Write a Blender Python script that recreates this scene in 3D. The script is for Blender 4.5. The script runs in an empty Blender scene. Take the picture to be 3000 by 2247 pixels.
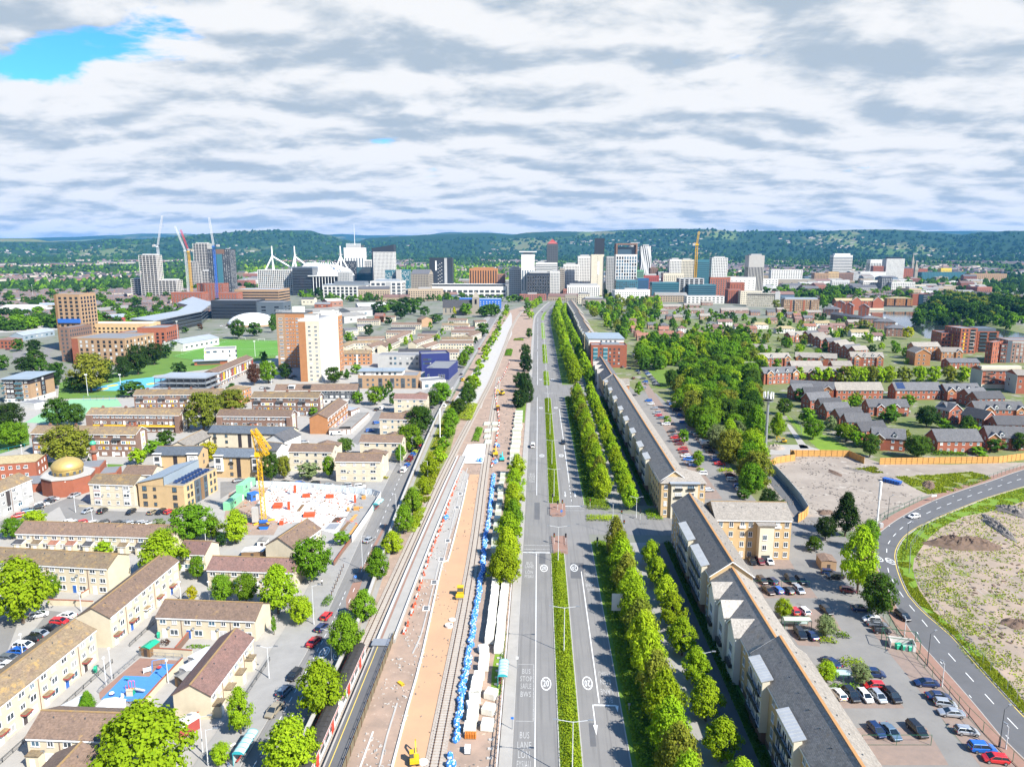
import bpy,random
from math import *
rg=range;en=enumerate;No=None
def si(n,k,v):n.inputs[k].default_value=v
from mathutils import Vector as Ve,Matrix,noise as mnoise
R=random.Random(7)
H=86.;F=2080.;CX,CY=1500.,1123.5
TH=atan((CY-748)/F);YAW=atan(77*cos(TH)/F)
ct,st=cos(TH),sin(TH);cyw,syw=cos(YAW),sin(YAW)
scene=bpy.context.scene
COL=scene.collection
cam=bpy.data.cameras.new('camera');camo=bpy.data.objects.new('camera',cam);COL.objects.link(camo)
cam.sensor_width=36.;cam.lens=F/3000*36;cam.clip_start=1.;cam.clip_end=60000
camo.location=(0,0,H);camo.rotation_euler=(pi/2-TH,0,YAW)
scene.camera=camo
SUN=Ve((8.7,-6.8,9.95)).normalized()
sun_el=asin(SUN.z);sun_az=atan2(SUN.x,SUN.y)
w=bpy.data.worlds.new('World');scene.world=w;w.use_nodes=1
nt=w.node_tree;N=nt.nodes;L=nt.links
for n in list(N):N.remove(n)
def nd(t,**k):
 n=N.new(t)
 for a,b in k.items():setattr(n,a,b)
 return n
def mth(op,a,b=None,c=None,clamp=0):
 n=nd('ShaderNodeMath',operation=op);n.use_clamp=clamp
 for i,v in en((a,b,c)):
  if v is No:continue
  if isinstance(v,(int,float)):n.inputs[i].default_value=v
  else:L.new(v,n.inputs[i])
 return n.outputs[0]
out=nd('ShaderNodeOutputWorld');bg=nd('ShaderNodeBackground')
sky=nd('ShaderNodeTexSky',sky_type='NISHITA',sun_disc=0,sun_elevation=sun_el,sun_rotation=sun_az)
sky.altitude=50;sky.air_density=1.0;sky.dust_density=0.4;sky.ozone_density=2.2
SKYS=0.10;SKYOFF=(41.5,12.25)
tc=nd('ShaderNodeTexCoord');sep=nd('ShaderNodeSeparateXYZ');L.new(tc.outputs['Generated'],sep.inputs[0])
zz=mth('ADD',mth('MAXIMUM',sep.outputs[2],0.0),0.19)
u=mth('DIVIDE',sep.outputs[0],zz);v=mth('DIVIDE',sep.outputs[1],zz)
def clf(ox,oy,scale,det,rou,sx=1.0,dist=.15):
 cmb=nd('ShaderNodeCombineXYZ');L.new(mth('ADD',mth('MULTIPLY',u,sx),ox),cmb.inputs[0]);L.new(mth('ADD',v,oy),cmb.inputs[1])
 t=nd('ShaderNodeTexNoise');t.noise_dimensions='2D'
 si(t,'Scale',scale);si(t,'Detail',det);si(t,'Roughness',rou)
 si(t,'Distortion',dist)
 L.new(cmb.outputs[0],t.inputs['Vector']);return t.outputs['Fac']
OX,OY=SKYOFF
big=clf(OX,OY,1.0,1,.5,.9)
puff=clf(OX,OY,3.2,9,.58,.75)
puff2=clf(OX+.03,OY-.11,3.2,5,.52,.75)
dens=mth('ADD',mth('MULTIPLY',big,.55),mth('MULTIPLY',puff,.45))
dens2=mth('ADD',mth('MULTIPLY',big,.55),mth('MULTIPLY',puff2,.45))
cov=nd('ShaderNodeMapRange',interpolation_type='SMOOTHSTEP');L.new(mth('ADD',dens,mth('MULTIPLY',mth('SUBTRACT',.28,sep.outputs[2]),.6)),cov.inputs[0])
si(cov,1,.37);si(cov,2,.435)
lit=mth('SUBTRACT',dens,dens2)  # bright edges and grey undersides of the clouds are shaded into their colour
sh=nd('ShaderNodeMapRange',interpolation_type='SMOOTHSTEP');L.new(mth('ADD',mth('MULTIPLY',lit,2.4),mth('MULTIPLY',mth('SUBTRACT',.52,dens),.35)),sh.inputs[0])
si(sh,1,-.20);si(sh,2,.13)
ccol=nd('ShaderNodeMix',data_type='RGBA');L.new(sh.outputs[0],ccol.inputs[0])
si(ccol,6,(.50,.59,.68,1));si(ccol,7,(1.0,1.0,1.0,1))
skm=nd('ShaderNodeMix',data_type='RGBA',blend_type='MULTIPLY');si(skm,0,1)
L.new(sky.outputs[0],skm.inputs[6]);si(skm,7,(SKYS*.30,SKYS*.80,SKYS*1.15,1))
CLS=.44
cm=nd('ShaderNodeMix',data_type='RGBA',blend_type='MULTIPLY');si(cm,0,1)
L.new(ccol.outputs[2],cm.inputs[6]);si(cm,7,(CLS,CLS,CLS,1))
mix=nd('ShaderNodeMix',data_type='RGBA');L.new(cov.outputs[0],mix.inputs[0]);L.new(skm.outputs[2],mix.inputs[6]);L.new(cm.outputs[2],mix.inputs[7])
L.new(mix.outputs[2],bg.inputs[0]);si(bg,1,1.0)
L.new(bg.outputs[0],out.inputs[0])
sl=bpy.data.lights.new('sun','SUN');sl.energy=5.0;sl.angle=radians(.53);sl.color=(1,.955,.88)
so=bpy.data.objects.new('sun',sl);COL.objects.link(so);so.location=(200,-150,400)
so.rotation_euler=(-SUN).to_track_quat('-Z','Y').to_euler()
vs=scene.view_settings;vs.view_transform='Standard';vs.look='None';vs.exposure=1.15;vs.gamma=1;vs.use_curve_mapping=0
scene.render.engine='CYCLES'
cyc=scene.cycles;cyc.max_bounces=5;cyc.diffuse_bounces=3;cyc.glossy_bounces=2;cyc.transmission_bounces=2;cyc.transparent_max_bounces=4;cyc.volume_bounces=0
cyc.use_denoising=1;cyc.sample_clamp_indirect=4;cyc.use_adaptive_sampling=1;cyc.adaptive_threshold=.012
cyc.caustics_reflective=0;cyc.caustics_refractive=0
S=800/2209
CR={1:600,2:1100,3:1647};CC={1:0,2:700,3:1400,4:2200}
HI={'h1':(0,1020,500/2180),'h2':(400,1050,500/2180),'h3':(2200,780,400/2209),'h4':(2600,780,400/2209),'h5':(2200,1000,400/2209),'h6':(2600,1000,400/2209)}
def px(c,x,y):
 if c=='p':return x,y
 if c in HI:a,b,s=HI[c];return a+x*s,b+y*s
 return CC[c%10]+x*S,CR[c//10]+y*S
def P(c,x,y,z=0.):
 x,y=px(c,x,y);uu=x-CX;vv=y-CY
 f=F*ct-vv*st;d=vv*ct+F*st;t=(H-z)/d
 return Ve((t*(uu*cyw-f*syw),t*(uu*syw+f*cyw),z))
def zat(b,c,x,y):
 D=-b.x*syw+b.y*cyw;x,y=px(c,x,y);vv=y-CY
 return H-(vv*ct+F*st)*D/(F*ct-vv*st)
def prj(x,y,z):
 r=x*cyw+y*syw;f=-x*syw+y*cyw;q=z-H;dep=f*ct-q*st
 return CX+F*r/dep,CY-F*(f*st+q*ct)/dep
def mpp(p):return(-p.x*syw+p.y*cyw)*ct/F+(H-p.z)*st/F
def Yrow(py):return P('p',1577,py).y
M={}
def nma(name):
 m=bpy.data.materials.new(name);m.use_nodes=1;M[name]=m
 return m,m.node_tree,m.node_tree.nodes['Principled BSDF']
def pm(name,c1,c2=None,scale=.4,rou=.9,det=7,spots=None,bump=0.,metal=0.,coord='pos',rand=0.,spec=.3):
 """base colour drifting between c1 and c2 over the surface, optional blotches of a third colour"""
 m,t,b=nma(name);n=t.nodes;l=t.links
 si(b,'Roughness',rou);si(b,'Metallic',metal)
 si(b,'Specular IOR Level',spec)
 if c2 is No:c2=tuple(x*.84 for x in c1)
 if coord=='pos':vec=n.new('ShaderNodeNewGeometry').outputs['Position']
 else:vec=n.new('ShaderNodeTexCoord').outputs['Object']
 tx=n.new('ShaderNodeTexNoise');si(tx,'Scale',scale);si(tx,'Detail',det);si(tx,'Roughness',.65)
 l.new(vec,tx.inputs['Vector'])
 mr=n.new('ShaderNodeMapRange');si(mr,1,.32);si(mr,2,.68);l.new(tx.outputs[0],mr.inputs[0])
 mx=n.new('ShaderNodeMix');mx.data_type='RGBA';l.new(mr.outputs[0],mx.inputs[0])
 si(mx,6,(*c1,1));si(mx,7,(*c2,1));o=mx.outputs[2]
 if spots:
  sc,thr,wd,clr=spots
  t2=n.new('ShaderNodeTexNoise');si(t2,'Scale',sc);si(t2,'Detail',5);si(t2,'Roughness',.7)
  l.new(vec,t2.inputs['Vector'])
  m2=n.new('ShaderNodeMapRange');si(m2,1,thr);si(m2,2,thr+wd);l.new(t2.outputs[0],m2.inputs[0])
  x2=n.new('ShaderNodeMix');x2.data_type='RGBA';l.new(m2.outputs[0],x2.inputs[0]);l.new(o,x2.inputs[6]);si(x2,7,(*clr,1));o=x2.outputs[2]
 if rand:
  oi=n.new('ShaderNodeObjectInfo');hs=n.new('ShaderNodeHueSaturation')
  mm=n.new('ShaderNodeMapRange');si(mm,3,1-rand);si(mm,4,1+rand);l.new(oi.outputs['Random'],mm.inputs[0])
  l.new(mm.outputs[0],hs.inputs['Value']);l.new(o,hs.inputs['Color']);o=hs.outputs[0]
 l.new(o,b.inputs['Base Color'])
 if bump:
  bp=n.new('ShaderNodeBump');si(bp,'Distance',bump);si(bp,'Strength',.8)
  l.new(tx.outputs[0],bp.inputs['Height']);l.new(bp.outputs[0],b.inputs['Normal'])
 return m
def til(name,c1,c2,lichen=None,course=.34,thr=.56):
 """tiled roof: courses that step down the slope, drifting colour, lichen blotches"""
 m,t,b=nma(name);n=t.nodes;l=t.links
 si(b,'Roughness',.8)
 tcx=n.new('ShaderNodeTexCoord');vec=tcx.outputs['Object']
 tx=n.new('ShaderNodeTexNoise');si(tx,'Scale',.55);si(tx,'Detail',6);si(tx,'Roughness',.7);l.new(vec,tx.inputs['Vector'])
 mr=n.new('ShaderNodeMapRange');si(mr,1,.33);si(mr,2,.67);l.new(tx.outputs[0],mr.inputs[0])
 mx=n.new('ShaderNodeMix');mx.data_type='RGBA';l.new(mr.outputs[0],mx.inputs[0]);si(mx,6,(*c1,1));si(mx,7,(*c2,1));o=mx.outputs[2]
 vo=n.new('ShaderNodeTexVoronoi');si(vo,'Scale',3.2);l.new(vec,vo.inputs['Vector'])
 hs=n.new('ShaderNodeHueSaturation');m3=n.new('ShaderNodeMapRange');si(m3,3,.8);si(m3,4,1.2)
 sx=n.new('ShaderNodeSeparateColor');l.new(vo.outputs['Color'],sx.inputs[0]);l.new(sx.outputs[0],m3.inputs[0]);l.new(m3.outputs[0],hs.inputs['Value']);l.new(o,hs.inputs['Color']);o=hs.outputs[0]
 if lichen:
  t2=n.new('ShaderNodeTexNoise');si(t2,'Scale',.35);si(t2,'Detail',7);si(t2,'Roughness',.75);l.new(vec,t2.inputs['Vector'])
  m2=n.new('ShaderNodeMapRange');si(m2,1,thr);si(m2,2,thr+.1);l.new(t2.outputs[0],m2.inputs[0])
  x2=n.new('ShaderNodeMix');x2.data_type='RGBA';l.new(m2.outputs[0],x2.inputs[0]);l.new(o,x2.inputs[6]);si(x2,7,(*lichen,1));o=x2.outputs[2]
 oi=n.new('ShaderNodeObjectInfo');h2=n.new('ShaderNodeHueSaturation');m4=n.new('ShaderNodeMapRange');si(m4,3,.82);si(m4,4,1.15)
 l.new(oi.outputs['Random'],m4.inputs[0]);l.new(m4.outputs[0],h2.inputs['Value']);l.new(o,h2.inputs['Color']);l.new(h2.outputs[0],b.inputs['Base Color'])
 sp=n.new('ShaderNodeSeparateXYZ');l.new(vec,sp.inputs[0])
 fr=n.new('ShaderNodeMath');fr.operation='FRACT';dv=n.new('ShaderNodeMath');dv.operation='DIVIDE';si(dv,1,course*.5);l.new(sp.outputs[2],dv.inputs[0]);l.new(dv.outputs[0],fr.inputs[0])
 bp=n.new('ShaderNodeBump');si(bp,'Distance',.06);si(bp,'Strength',.7);l.new(fr.outputs[0],bp.inputs['Height']);l.new(bp.outputs[0],b.inputs['Normal'])
 return m
def leaf(name,c1,c2,var=.22):
 m=bpy.data.materials.new(name);m.use_nodes=1;M[name]=m;t=m.node_tree;n=t.nodes;l=t.links
 for q in list(n):n.remove(q)
 o=n.new('ShaderNodeOutputMaterial');df=n.new('ShaderNodeBsdfDiffuse');tr=n.new('ShaderNodeBsdfTranslucent');ms=n.new('ShaderNodeMixShader')
 ge=n.new('ShaderNodeNewGeometry');tx=n.new('ShaderNodeTexNoise');si(tx,'Scale',.7);si(tx,'Detail',4);si(tx,'Roughness',.7);l.new(ge.outputs['Position'],tx.inputs['Vector'])
 mr=n.new('ShaderNodeMapRange');si(mr,1,.33);si(mr,2,.67);l.new(tx.outputs[0],mr.inputs[0])
 mx=n.new('ShaderNodeMix');mx.data_type='RGBA';l.new(mr.outputs[0],mx.inputs[0]);si(mx,6,(*c1,1));si(mx,7,(*c2,1))
 oi=n.new('ShaderNodeObjectInfo');hs=n.new('ShaderNodeHueSaturation');mm=n.new('ShaderNodeMapRange');si(mm,3,1-var);si(mm,4,1+var)
 l.new(oi.outputs['Random'],mm.inputs[0]);l.new(mm.outputs[0],hs.inputs['Value']);l.new(mx.outputs[2],hs.inputs['Color'])
 mh=n.new('ShaderNodeMapRange');si(mh,3,.487);si(mh,4,.513)
 fr=n.new('ShaderNodeMath');fr.operation='FRACT';ml=n.new('ShaderNodeMath');ml.operation='MULTIPLY';si(ml,1,7.3);l.new(oi.outputs['Random'],ml.inputs[0]);l.new(ml.outputs[0],fr.inputs[0]);l.new(fr.outputs[0],mh.inputs[0]);l.new(mh.outputs[0],hs.inputs['Hue'])
 l.new(hs.outputs[0],df.inputs[0]);l.new(hs.outputs[0],tr.inputs[0]);si(ms,0,.32)
 l.new(df.outputs[0],ms.inputs[1]);l.new(tr.outputs[0],ms.inputs[2]);l.new(ms.outputs[0],o.inputs[0])
 return m
def glass(name,c,rou=.08,spec=.8):
 m,t,b=nma(name);si(b,'Roughness',rou);si(b,'Specular IOR Level',spec)
 n=t.nodes;l=t.links;oi=n.new('ShaderNodeObjectInfo');hs=n.new('ShaderNodeHueSaturation');si(hs,'Color',(*c,1))
 mm=n.new('ShaderNodeMapRange');si(mm,3,.55);si(mm,4,1.5);l.new(oi.outputs['Random'],mm.inputs[0]);l.new(mm.outputs[0],hs.inputs['Value']);l.new(hs.outputs[0],b.inputs['Base Color'])
 return m
def pln(name,c,rou=.5,metal=0.,spec=.4):return pm(name,c,tuple(x*.88 for x in c),scale=1.2,rou=rou,metal=metal,spec=spec)
class MB:
 def __init__(s):s.v=[];s.f=[];s.m=[]
 def fc(s,pts,m=0):
  i=len(s.v);s.v+=[tuple(p)for p in pts];s.f.append(tuple(rg(i,i+len(pts))));s.m.append(m);return s
 def box(s,x0,x1,y0,y1,z0,z1,m=0,bt=0):
  i=len(s.v);s.v+=[(x0,y0,z0),(x1,y0,z0),(x1,y1,z0),(x0,y1,z0),(x0,y0,z1),(x1,y0,z1),(x1,y1,z1),(x0,y1,z1)]
  fs=[(0,1,5,4),(1,2,6,5),(2,3,7,6),(3,0,4,7),(4,5,6,7)]+([(3,2,1,0)]if bt else[])
  for f in fs:s.f.append(tuple(i+k for k in f));s.m.append(m)
  return s
 def prism(s,poly,z0,z1,m=0,mtop=None,bt=0):
  n=len(poly);i=len(s.v);s.v+=[(p[0],p[1],z0)for p in poly]+[(p[0],p[1],z1)for p in poly]
  for k in rg(n):
   j=(k+1)%n;s.f.append((i+k,i+j,i+n+j,i+n+k));s.m.append(m)
  s.f.append(tuple(i+n+k for k in rg(n)));s.m.append(m if mtop is No else mtop)
  if bt:s.f.append(tuple(i+k for k in reversed(rg(n))));s.m.append(m)
  return s
 def tube(s,a,b,r0,r1=None,n=8,m=0,caps=1):
  r1=r0 if r1 is No else r1;a=Ve(a);b=Ve(b);d=(b-a)
  if d.length<1e-6:return s
  d.normalize();x=d.orthogonal().normalized();y=d.cross(x);i=len(s.v)
  for(c,r)in((a,r0),(b,r1)):
   for k in rg(n):
    t=2*pi*k/n;s.v.append(tuple(c+x*(r*cos(t))+y*(r*sin(t))))
  for k in rg(n):
   j=(k+1)%n;s.f.append((i+k,i+j,i+n+j,i+n+k));s.m.append(m)
  if caps:
   s.f.append(tuple(i+n+k for k in rg(n)));s.m.append(m);s.f.append(tuple(i+k for k in reversed(rg(n))));s.m.append(m)
  return s
 def bar(s,a,b,w,h,m=0):
  a=Ve(a);b=Ve(b);d=(b-a).normalized();upv=Ve((0,0,1))if abs(d.z)<.95 else Ve((0,1,0))
  x=d.cross(upv).normalized()*(w/2);y=x.cross(d).normalized()*(h/2);i=len(s.v)
  for c in(a,b):s.v+=[tuple(c-x-y),tuple(c+x-y),tuple(c+x+y),tuple(c-x+y)]
  for f in((0,1,5,4),(1,2,6,5),(2,3,7,6),(3,0,4,7),(4,5,6,7),(3,2,1,0)):s.f.append(tuple(i+k for k in f));s.m.append(m)
  return s
 def loft(s,rings,m=0,caps=1,closed=1):
  n=len(rings[0]);i=len(s.v)
  for r in rings:s.v+=[tuple(p)for p in r]
  for q in rg(len(rings)-1):
   for k in rg(n if closed else n-1):
    j=(k+1)%n;s.f.append((i+q*n+k,i+q*n+j,i+(q+1)*n+j,i+(q+1)*n+k));s.m.append(m)
  if caps:
   s.f.append(tuple(i+k for k in reversed(rg(n))));s.m.append(m);s.f.append(tuple(i+(len(rings)-1)*n+k for k in rg(n)));s.m.append(m)
  return s
 def mesh(s,name,mats,smooth=0):
  me=bpy.data.meshes.new(name);me.from_pydata(s.v,[],s.f)
  for x in mats:me.materials.append(M[x])
  if len(mats)>1:me.polygons.foreach_set('material_index',s.m)
  if smooth:me.polygons.foreach_set('use_smooth',[1]*len(s.f))
  me.update();return me
 def bd(s,name,mats,parent=None,loc=(0,0,0),rz=0,smooth=0):
  if isinstance(mats,str):mats=[mats]
  return put(name,s.mesh(name,mats,smooth),parent,loc,rz)
def put(name,me,parent=None,loc=(0,0,0),rz=0,scale=None):
 o=bpy.data.objects.new(name,me);COL.objects.link(o);o.location=loc
 if rz:o.rotation_euler=(0,0,rz)
 if scale is not No:o.scale=scale
 if parent is not No:o.parent=getattr(parent,'root',parent)
 return o
def Bx(nm,mt,pr,*a,**k):return MB().box(*a,**k).bd(nm,mt,pr)
def Tb(nm,mt,pr,*a,**k):return MB().tube(*a,**k).bd(nm,mt,pr)
def Br(nm,mt,pr,*a,**k):return MB().bar(*a,**k).bd(nm,mt,pr)
def Lo(nm,mt,pr,*a,**k):return MB().loft(*a,**k).bd(nm,mt,pr)
def Pz(nm,mt,pr,*a,**k):return MB().prism(*a,**k).bd(nm,mt,pr)
def Fz(nm,mt,pr,*a,**k):return MB().fc(*a,**k).bd(nm,mt,pr)
def UF(a,b):return RF.uniform(a,b)
def U(a,b):return RN.uniform(a,b)
def tag(o,lbl=None,cat=None,grp=None,kind=None):
 if lbl:o['label']=lbl
 if cat:o['category']=cat
 if grp:o['group']=grp
 if kind:o['kind']=kind
 return o
def thg(name,lbl,cat,loc=(0,0,0),rz=0,grp=None):
 o=bpy.data.objects.new(name,No);COL.objects.link(o);o.location=loc;o.rotation_euler=(0,0,rz);o.empty_display_size=.5
 return tag(o,lbl,cat,grp)
CACHE={}
def cch(key,fn):
 if key not in CACHE:CACHE[key]=fn()
 return CACHE[key]
ORD=['first','second','third','fourth','fifth','sixth','seventh','eighth','ninth','tenth','eleventh','twelfth','thirteenth','fourteenth','fifteenth','sixteenth','seventeenth','eighteenth','nineteenth','twentieth']
TENS={2:'twenty',3:'thirty',4:'forty',5:'fifty',6:'sixty',7:'seventy',8:'eighty',9:'ninety'}
def odw(i):
 if i<20:return ORD[i]
 n=i+1;t,q=divmod(n,10)
 if n<100:return(TENS[t][:-1]+'ieth')if q==0 else TENS[t]+'-'+ORD[q-1]
 return '%d%s'%(n,'th' if 10<n%100<14 else{1:'st',2:'nd',3:'rd'}.get(n%10,'th'))
def sht(name,pts,z,mat,parent=None,kind='structure',lbl=None,cat=None):
 pts=[Ve(p)for p in pts]
 ar=sum(pts[i].x*pts[(i+1)%len(pts)].y-pts[(i+1)%len(pts)].x*pts[i].y for i in rg(len(pts)))
 if ar<0:pts.reverse()
 o=Fz(name,mat,parent,[(p.x,p.y,z)for p in pts])
 if parent is No:tag(o,lbl,cat,kind=kind)
 return o
def pxs(c,*v):
 if isinstance(v[0],tuple):return[P(c,*q)for q in v]
 return[P(c,v[i],v[i+1])for i in rg(0,len(v),2)]
def spa(pts,step=6.):
 pts=[Ve((p[0],p[1],0))for p in pts];o=[]
 for i in rg(len(pts)-1):
  p0=pts[max(i-1,0)];p1=pts[i];p2=pts[i+1];p3=pts[min(i+2,len(pts)-1)]
  n=max(1,int((p2-p1).length/step))
  for k in rg(n):
   t=k/n;o.append(.5*((2*p1)+(p2-p0)*t+(2*p0-5*p1+4*p2-p3)*t*t+(3*p1-p0-3*p2+p3)*t*t*t))
 o.append(pts[-1]);return o
def nrm(path):
 r=[]
 for i in rg(len(path)):
  d=path[min(i+1,len(path)-1)]-path[max(i-1,0)];d.normalize();r.append(Ve((d.y,-d.x,0)))
 return r
def stq(name,path,a,b,z0,mat,z1=None,parent=None,kind='structure',lbl=None,cat=None):
 """ribbon from offset a to b right of path; with z1 a raised slab"""
 nn=nrm(path);mb=MB();lo=[p+n*a for p,n in zip(path,nn)];hi=[p+n*b for p,n in zip(path,nn)]
 z=z0 if z1 is No else z1
 for i in rg(len(path)-1):
  mb.fc([(lo[i].x,lo[i].y,z),(hi[i].x,hi[i].y,z),(hi[i+1].x,hi[i+1].y,z),(lo[i+1].x,lo[i+1].y,z)])
  if z1 is not No:
   for e,flip in((lo,0),(hi,1)):
    q=[(e[i].x,e[i].y,z0),(e[i+1].x,e[i+1].y,z0),(e[i+1].x,e[i+1].y,z1),(e[i].x,e[i].y,z1)]
    mb.fc(q if flip else q[::-1])
 if z1 is not No:
  for i,fl in((0,0),(-1,1)):
   q=[(lo[i].x,lo[i].y,z0),(hi[i].x,hi[i].y,z0),(hi[i].x,hi[i].y,z1),(lo[i].x,lo[i].y,z1)];mb.fc(q[::-1]if fl else q)
 o=mb.bd(name,mat,parent)
 if parent is No:tag(o,lbl,cat,kind=kind)
 return o
def line(pts):return[Ve((x,y,0))for x,y in pts]
HI.update({'tw':(780,880,300/1912),'bl':(1020,1000,340/1245),'cb':(150,840,550/1271),'cs':(620,1340,500/1271),'fr':(1640,860,360/1071),'mq':(0,1300,460/1271)})
HI.update({'rc':(1240,1200,320/952),'wb':(1300,1800,260/952),'pg':(290,1900,330/1208),'jn':(1560,1440,340/1245)})
pm('ground',(.20,.19,.17),(.13,.15,.10),scale=.02,det=8,rou=.95,spots=(.035,.56,.06,(.07,.11,.03)))
pm('asphalt',(.205,.196,.184),(.172,.166,.158),scale=.12,det=8,rou=.9,spots=(.5,.5,.14,(.15,.144,.137)))
pm('ad',(.115,.115,.118),scale=.2)
pm('carpark',(.215,.205,.19),(.17,.163,.152),scale=.15,det=8,rou=.9,spots=(.3,.64,.05,(.13,.126,.12)))
pm('paving',(.285,.275,.258),scale=.3)
pm('pl',(.345,.325,.295),scale=.3)
pm('pr',(.27,.16,.12),scale=.5)
pm('kerb',(.38,.36,.33),scale=1)
pm('by',(.25,.185,.15),(.20,.155,.13),scale=.6)
pm('sand',(.47,.285,.165),(.40,.245,.15),scale=.12,det=9,rou=.95,spots=(.4,.64,.08,(.36,.23,.15)))
pm('rt',(.36,.255,.19),(.235,.175,.135),scale=.18,det=9,rou=.95,spots=(.7,.60,.06,(.42,.33,.26)),bump=.08)
pm('si',(.31,.265,.22),(.22,.185,.155),scale=.09,det=9,rou=.95,spots=(.16,.58,.09,(.38,.34,.29)),bump=.15)
pm('dirt_pink',(.37,.275,.205),(.215,.18,.145),scale=.09,det=10,spots=(.13,.575,.06,(.15,.165,.055)),bump=.2)
pm('mud',(.16,.105,.075),(.10,.07,.05),scale=.5,det=9,bump=.3)
pm('rubble',(.22,.195,.17),(.15,.13,.115),scale=.6,det=9,bump=.3)
pm('cn',(.42,.40,.37),scale=.4,rou=.85)
pm('cw',(.62,.59,.55),scale=.2,rou=.8)
pm('ballast',(.40,.345,.29),(.27,.225,.185),scale=2.5,bump=.06)
pm('sleeper',(.42,.38,.33),scale=1)
pm('rust',(.13,.065,.035),(.09,.045,.028),scale=2,rou=.6,metal=.3)
pln('steel',(.45,.46,.48),.4,.6);pln('sd',(.10,.11,.12),.5,.3)
pm('grass',(.125,.20,.022),(.085,.15,.018),scale=.12,det=9,rou=.95,spots=(.06,.58,.12,(.17,.19,.045)))
pm('gr',(.155,.245,.022),(.11,.19,.018),scale=.3)
pm('lawn',(.11,.20,.03),(.08,.155,.022),scale=.05,det=9)
pm('pitch',(.095,.24,.03),scale=.06,det=3)
pm('weeds',(.135,.19,.03),(.20,.185,.07),scale=.25,det=9,rou=.95,spots=(.3,.56,.08,(.30,.25,.17)))
pm('gardens',(.10,.145,.028),(.16,.155,.08),scale=.05,det=9,rou=.95,spots=(.08,.57,.05,(.24,.22,.19)))
pln('wp',(.74,.74,.72),.7);pln('yl',(.62,.46,.10),.7);pm('fp',(.42,.41,.39),(.30,.295,.28),scale=1.2,rou=.8)
pln('blue_rubber',(.06,.22,.52),.8);pln('teal_court',(.22,.42,.24),.8);pln('blue_play',(.10,.38,.58),.8);pln('yellow_play',(.65,.48,.06),.8)
def far_land(name,wood,field,sc,thr):
 m,t,b=nma(name);n=t.nodes;l=t.links;si(b,'Roughness',1);si(b,'Specular IOR Level',.05)
 ge=n.new('ShaderNodeNewGeometry').outputs['Position']
 mp=n.new('ShaderNodeMapping');si(mp,'Scale',(1,.55,1));l.new(ge,mp.inputs[0])
 vo=n.new('ShaderNodeTexVoronoi');si(vo,'Scale',sc*3);l.new(mp.outputs[0],vo.inputs['Vector'])
 sc_=n.new('ShaderNodeSeparateColor');l.new(vo.outputs['Color'],sc_.inputs[0])
 cr=n.new('ShaderNodeValToRGB');l.new(sc_.outputs[0],cr.inputs[0]);e=cr.color_ramp.elements;e[0].color=(*field,1);e[1].color=(field[0]*1.35,field[1]*1.25,field[2]*1.2,1)
 q=e.new(.8);q.color=(.16,.15,.07,1)
 nz=n.new('ShaderNodeTexNoise');si(nz,'Scale',sc);si(nz,'Detail',9);si(nz,'Roughness',.62);l.new(mp.outputs[0],nz.inputs['Vector'])
 mr=n.new('ShaderNodeMapRange');si(mr,1,thr);si(mr,2,thr+.05);l.new(nz.outputs[0],mr.inputs[0])
 n2=n.new('ShaderNodeTexNoise');si(n2,'Scale',.02);si(n2,'Detail',5);l.new(ge,n2.inputs['Vector'])
 wd=n.new('ShaderNodeMix');wd.data_type='RGBA';l.new(n2.outputs[0],wd.inputs[0]);si(wd,6,tuple(x*.55 for x in wood)+(1,));si(wd,7,tuple(x*1.5 for x in wood)+(1,))
 mx=n.new('ShaderNodeMix');mx.data_type='RGBA';l.new(mr.outputs[0],mx.inputs[0]);l.new(wd.outputs[2],mx.inputs[6]);l.new(cr.outputs[0],mx.inputs[7])
 l.new(mx.outputs[2],b.inputs['Base Color'])
far_land('hill_land',(.022,.05,.018),(.07,.13,.03),.0011,.54)
far_land('suburb_land',(.035,.065,.016),(.06,.10,.025),.004,.60)
m,t,b=nma('water');si(b,'Base Color',(.035,.045,.045,1));si(b,'Roughness',.06);si(b,'Specular IOR Level',.7)
nz=t.nodes.new('ShaderNodeTexNoise');si(nz,'Scale',.5);si(nz,'Detail',3);gp=t.nodes.new('ShaderNodeNewGeometry');t.links.new(gp.outputs['Position'],nz.inputs['Vector'])
bp=t.nodes.new('ShaderNodeBump');si(bp,'Distance',.04);si(bp,'Strength',.5);t.links.new(nz.outputs[0],bp.inputs['Height']);t.links.new(bp.outputs[0],b.inputs['Normal'])
def sst(a,b,x):
 t=min(1,max(0,(x-a)/(b-a)));return t*t*(3-2*t)
def gz(x,y):
 r=hypot(x,y)
 if r<2300:return 0.
 e=sst(2300,6300,r)
 return e*(48+14*mnoise.noise((x*.0007,y*.0007,3.)))
SKY1=[(-900,712),(-300,706),(0,701),(90,701),(160,709),(230,709),(330,701),(420,703),(560,693),(640,686),(700,681),(780,678),(905,678),(960,690),(1010,703),(1045,710),(1090,699),(1180,695),(1260,690),(1330,687),(1430,685),(1490,691),(1560,683),(1640,681),(1720,682),(1850,676),(1950,673),(2060,674),(2170,681),(2260,679),(2380,681),(2500,676),(2600,675),(2660,678),(2740,684),(2810,690),(2870,683),(2960,679),(3060,680),(3400,684),(3900,690)]
SKY2=[(-900,705),(60,700),(200,697),(330,692),(430,687),(540,687),(640,694),(960,690),(1000,688),(1080,692),(1230,692),(1320,683),(1400,684),(1560,690),(2300,682),(2370,676),(2470,684),(2640,682),(2760,680),(2870,679),(2960,684),(3300,690),(3900,695)]
def itp(tab,x):
 if x<=tab[0][0]:return tab[0][1]
 for(a,b),(c,d)in zip(tab,tab[1:]):
  if x<=c:s_=(x-a)/(c-a);s_=s_*s_*(3-2*s_);return b+(d-b)*s_
 return tab[-1][1]
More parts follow.
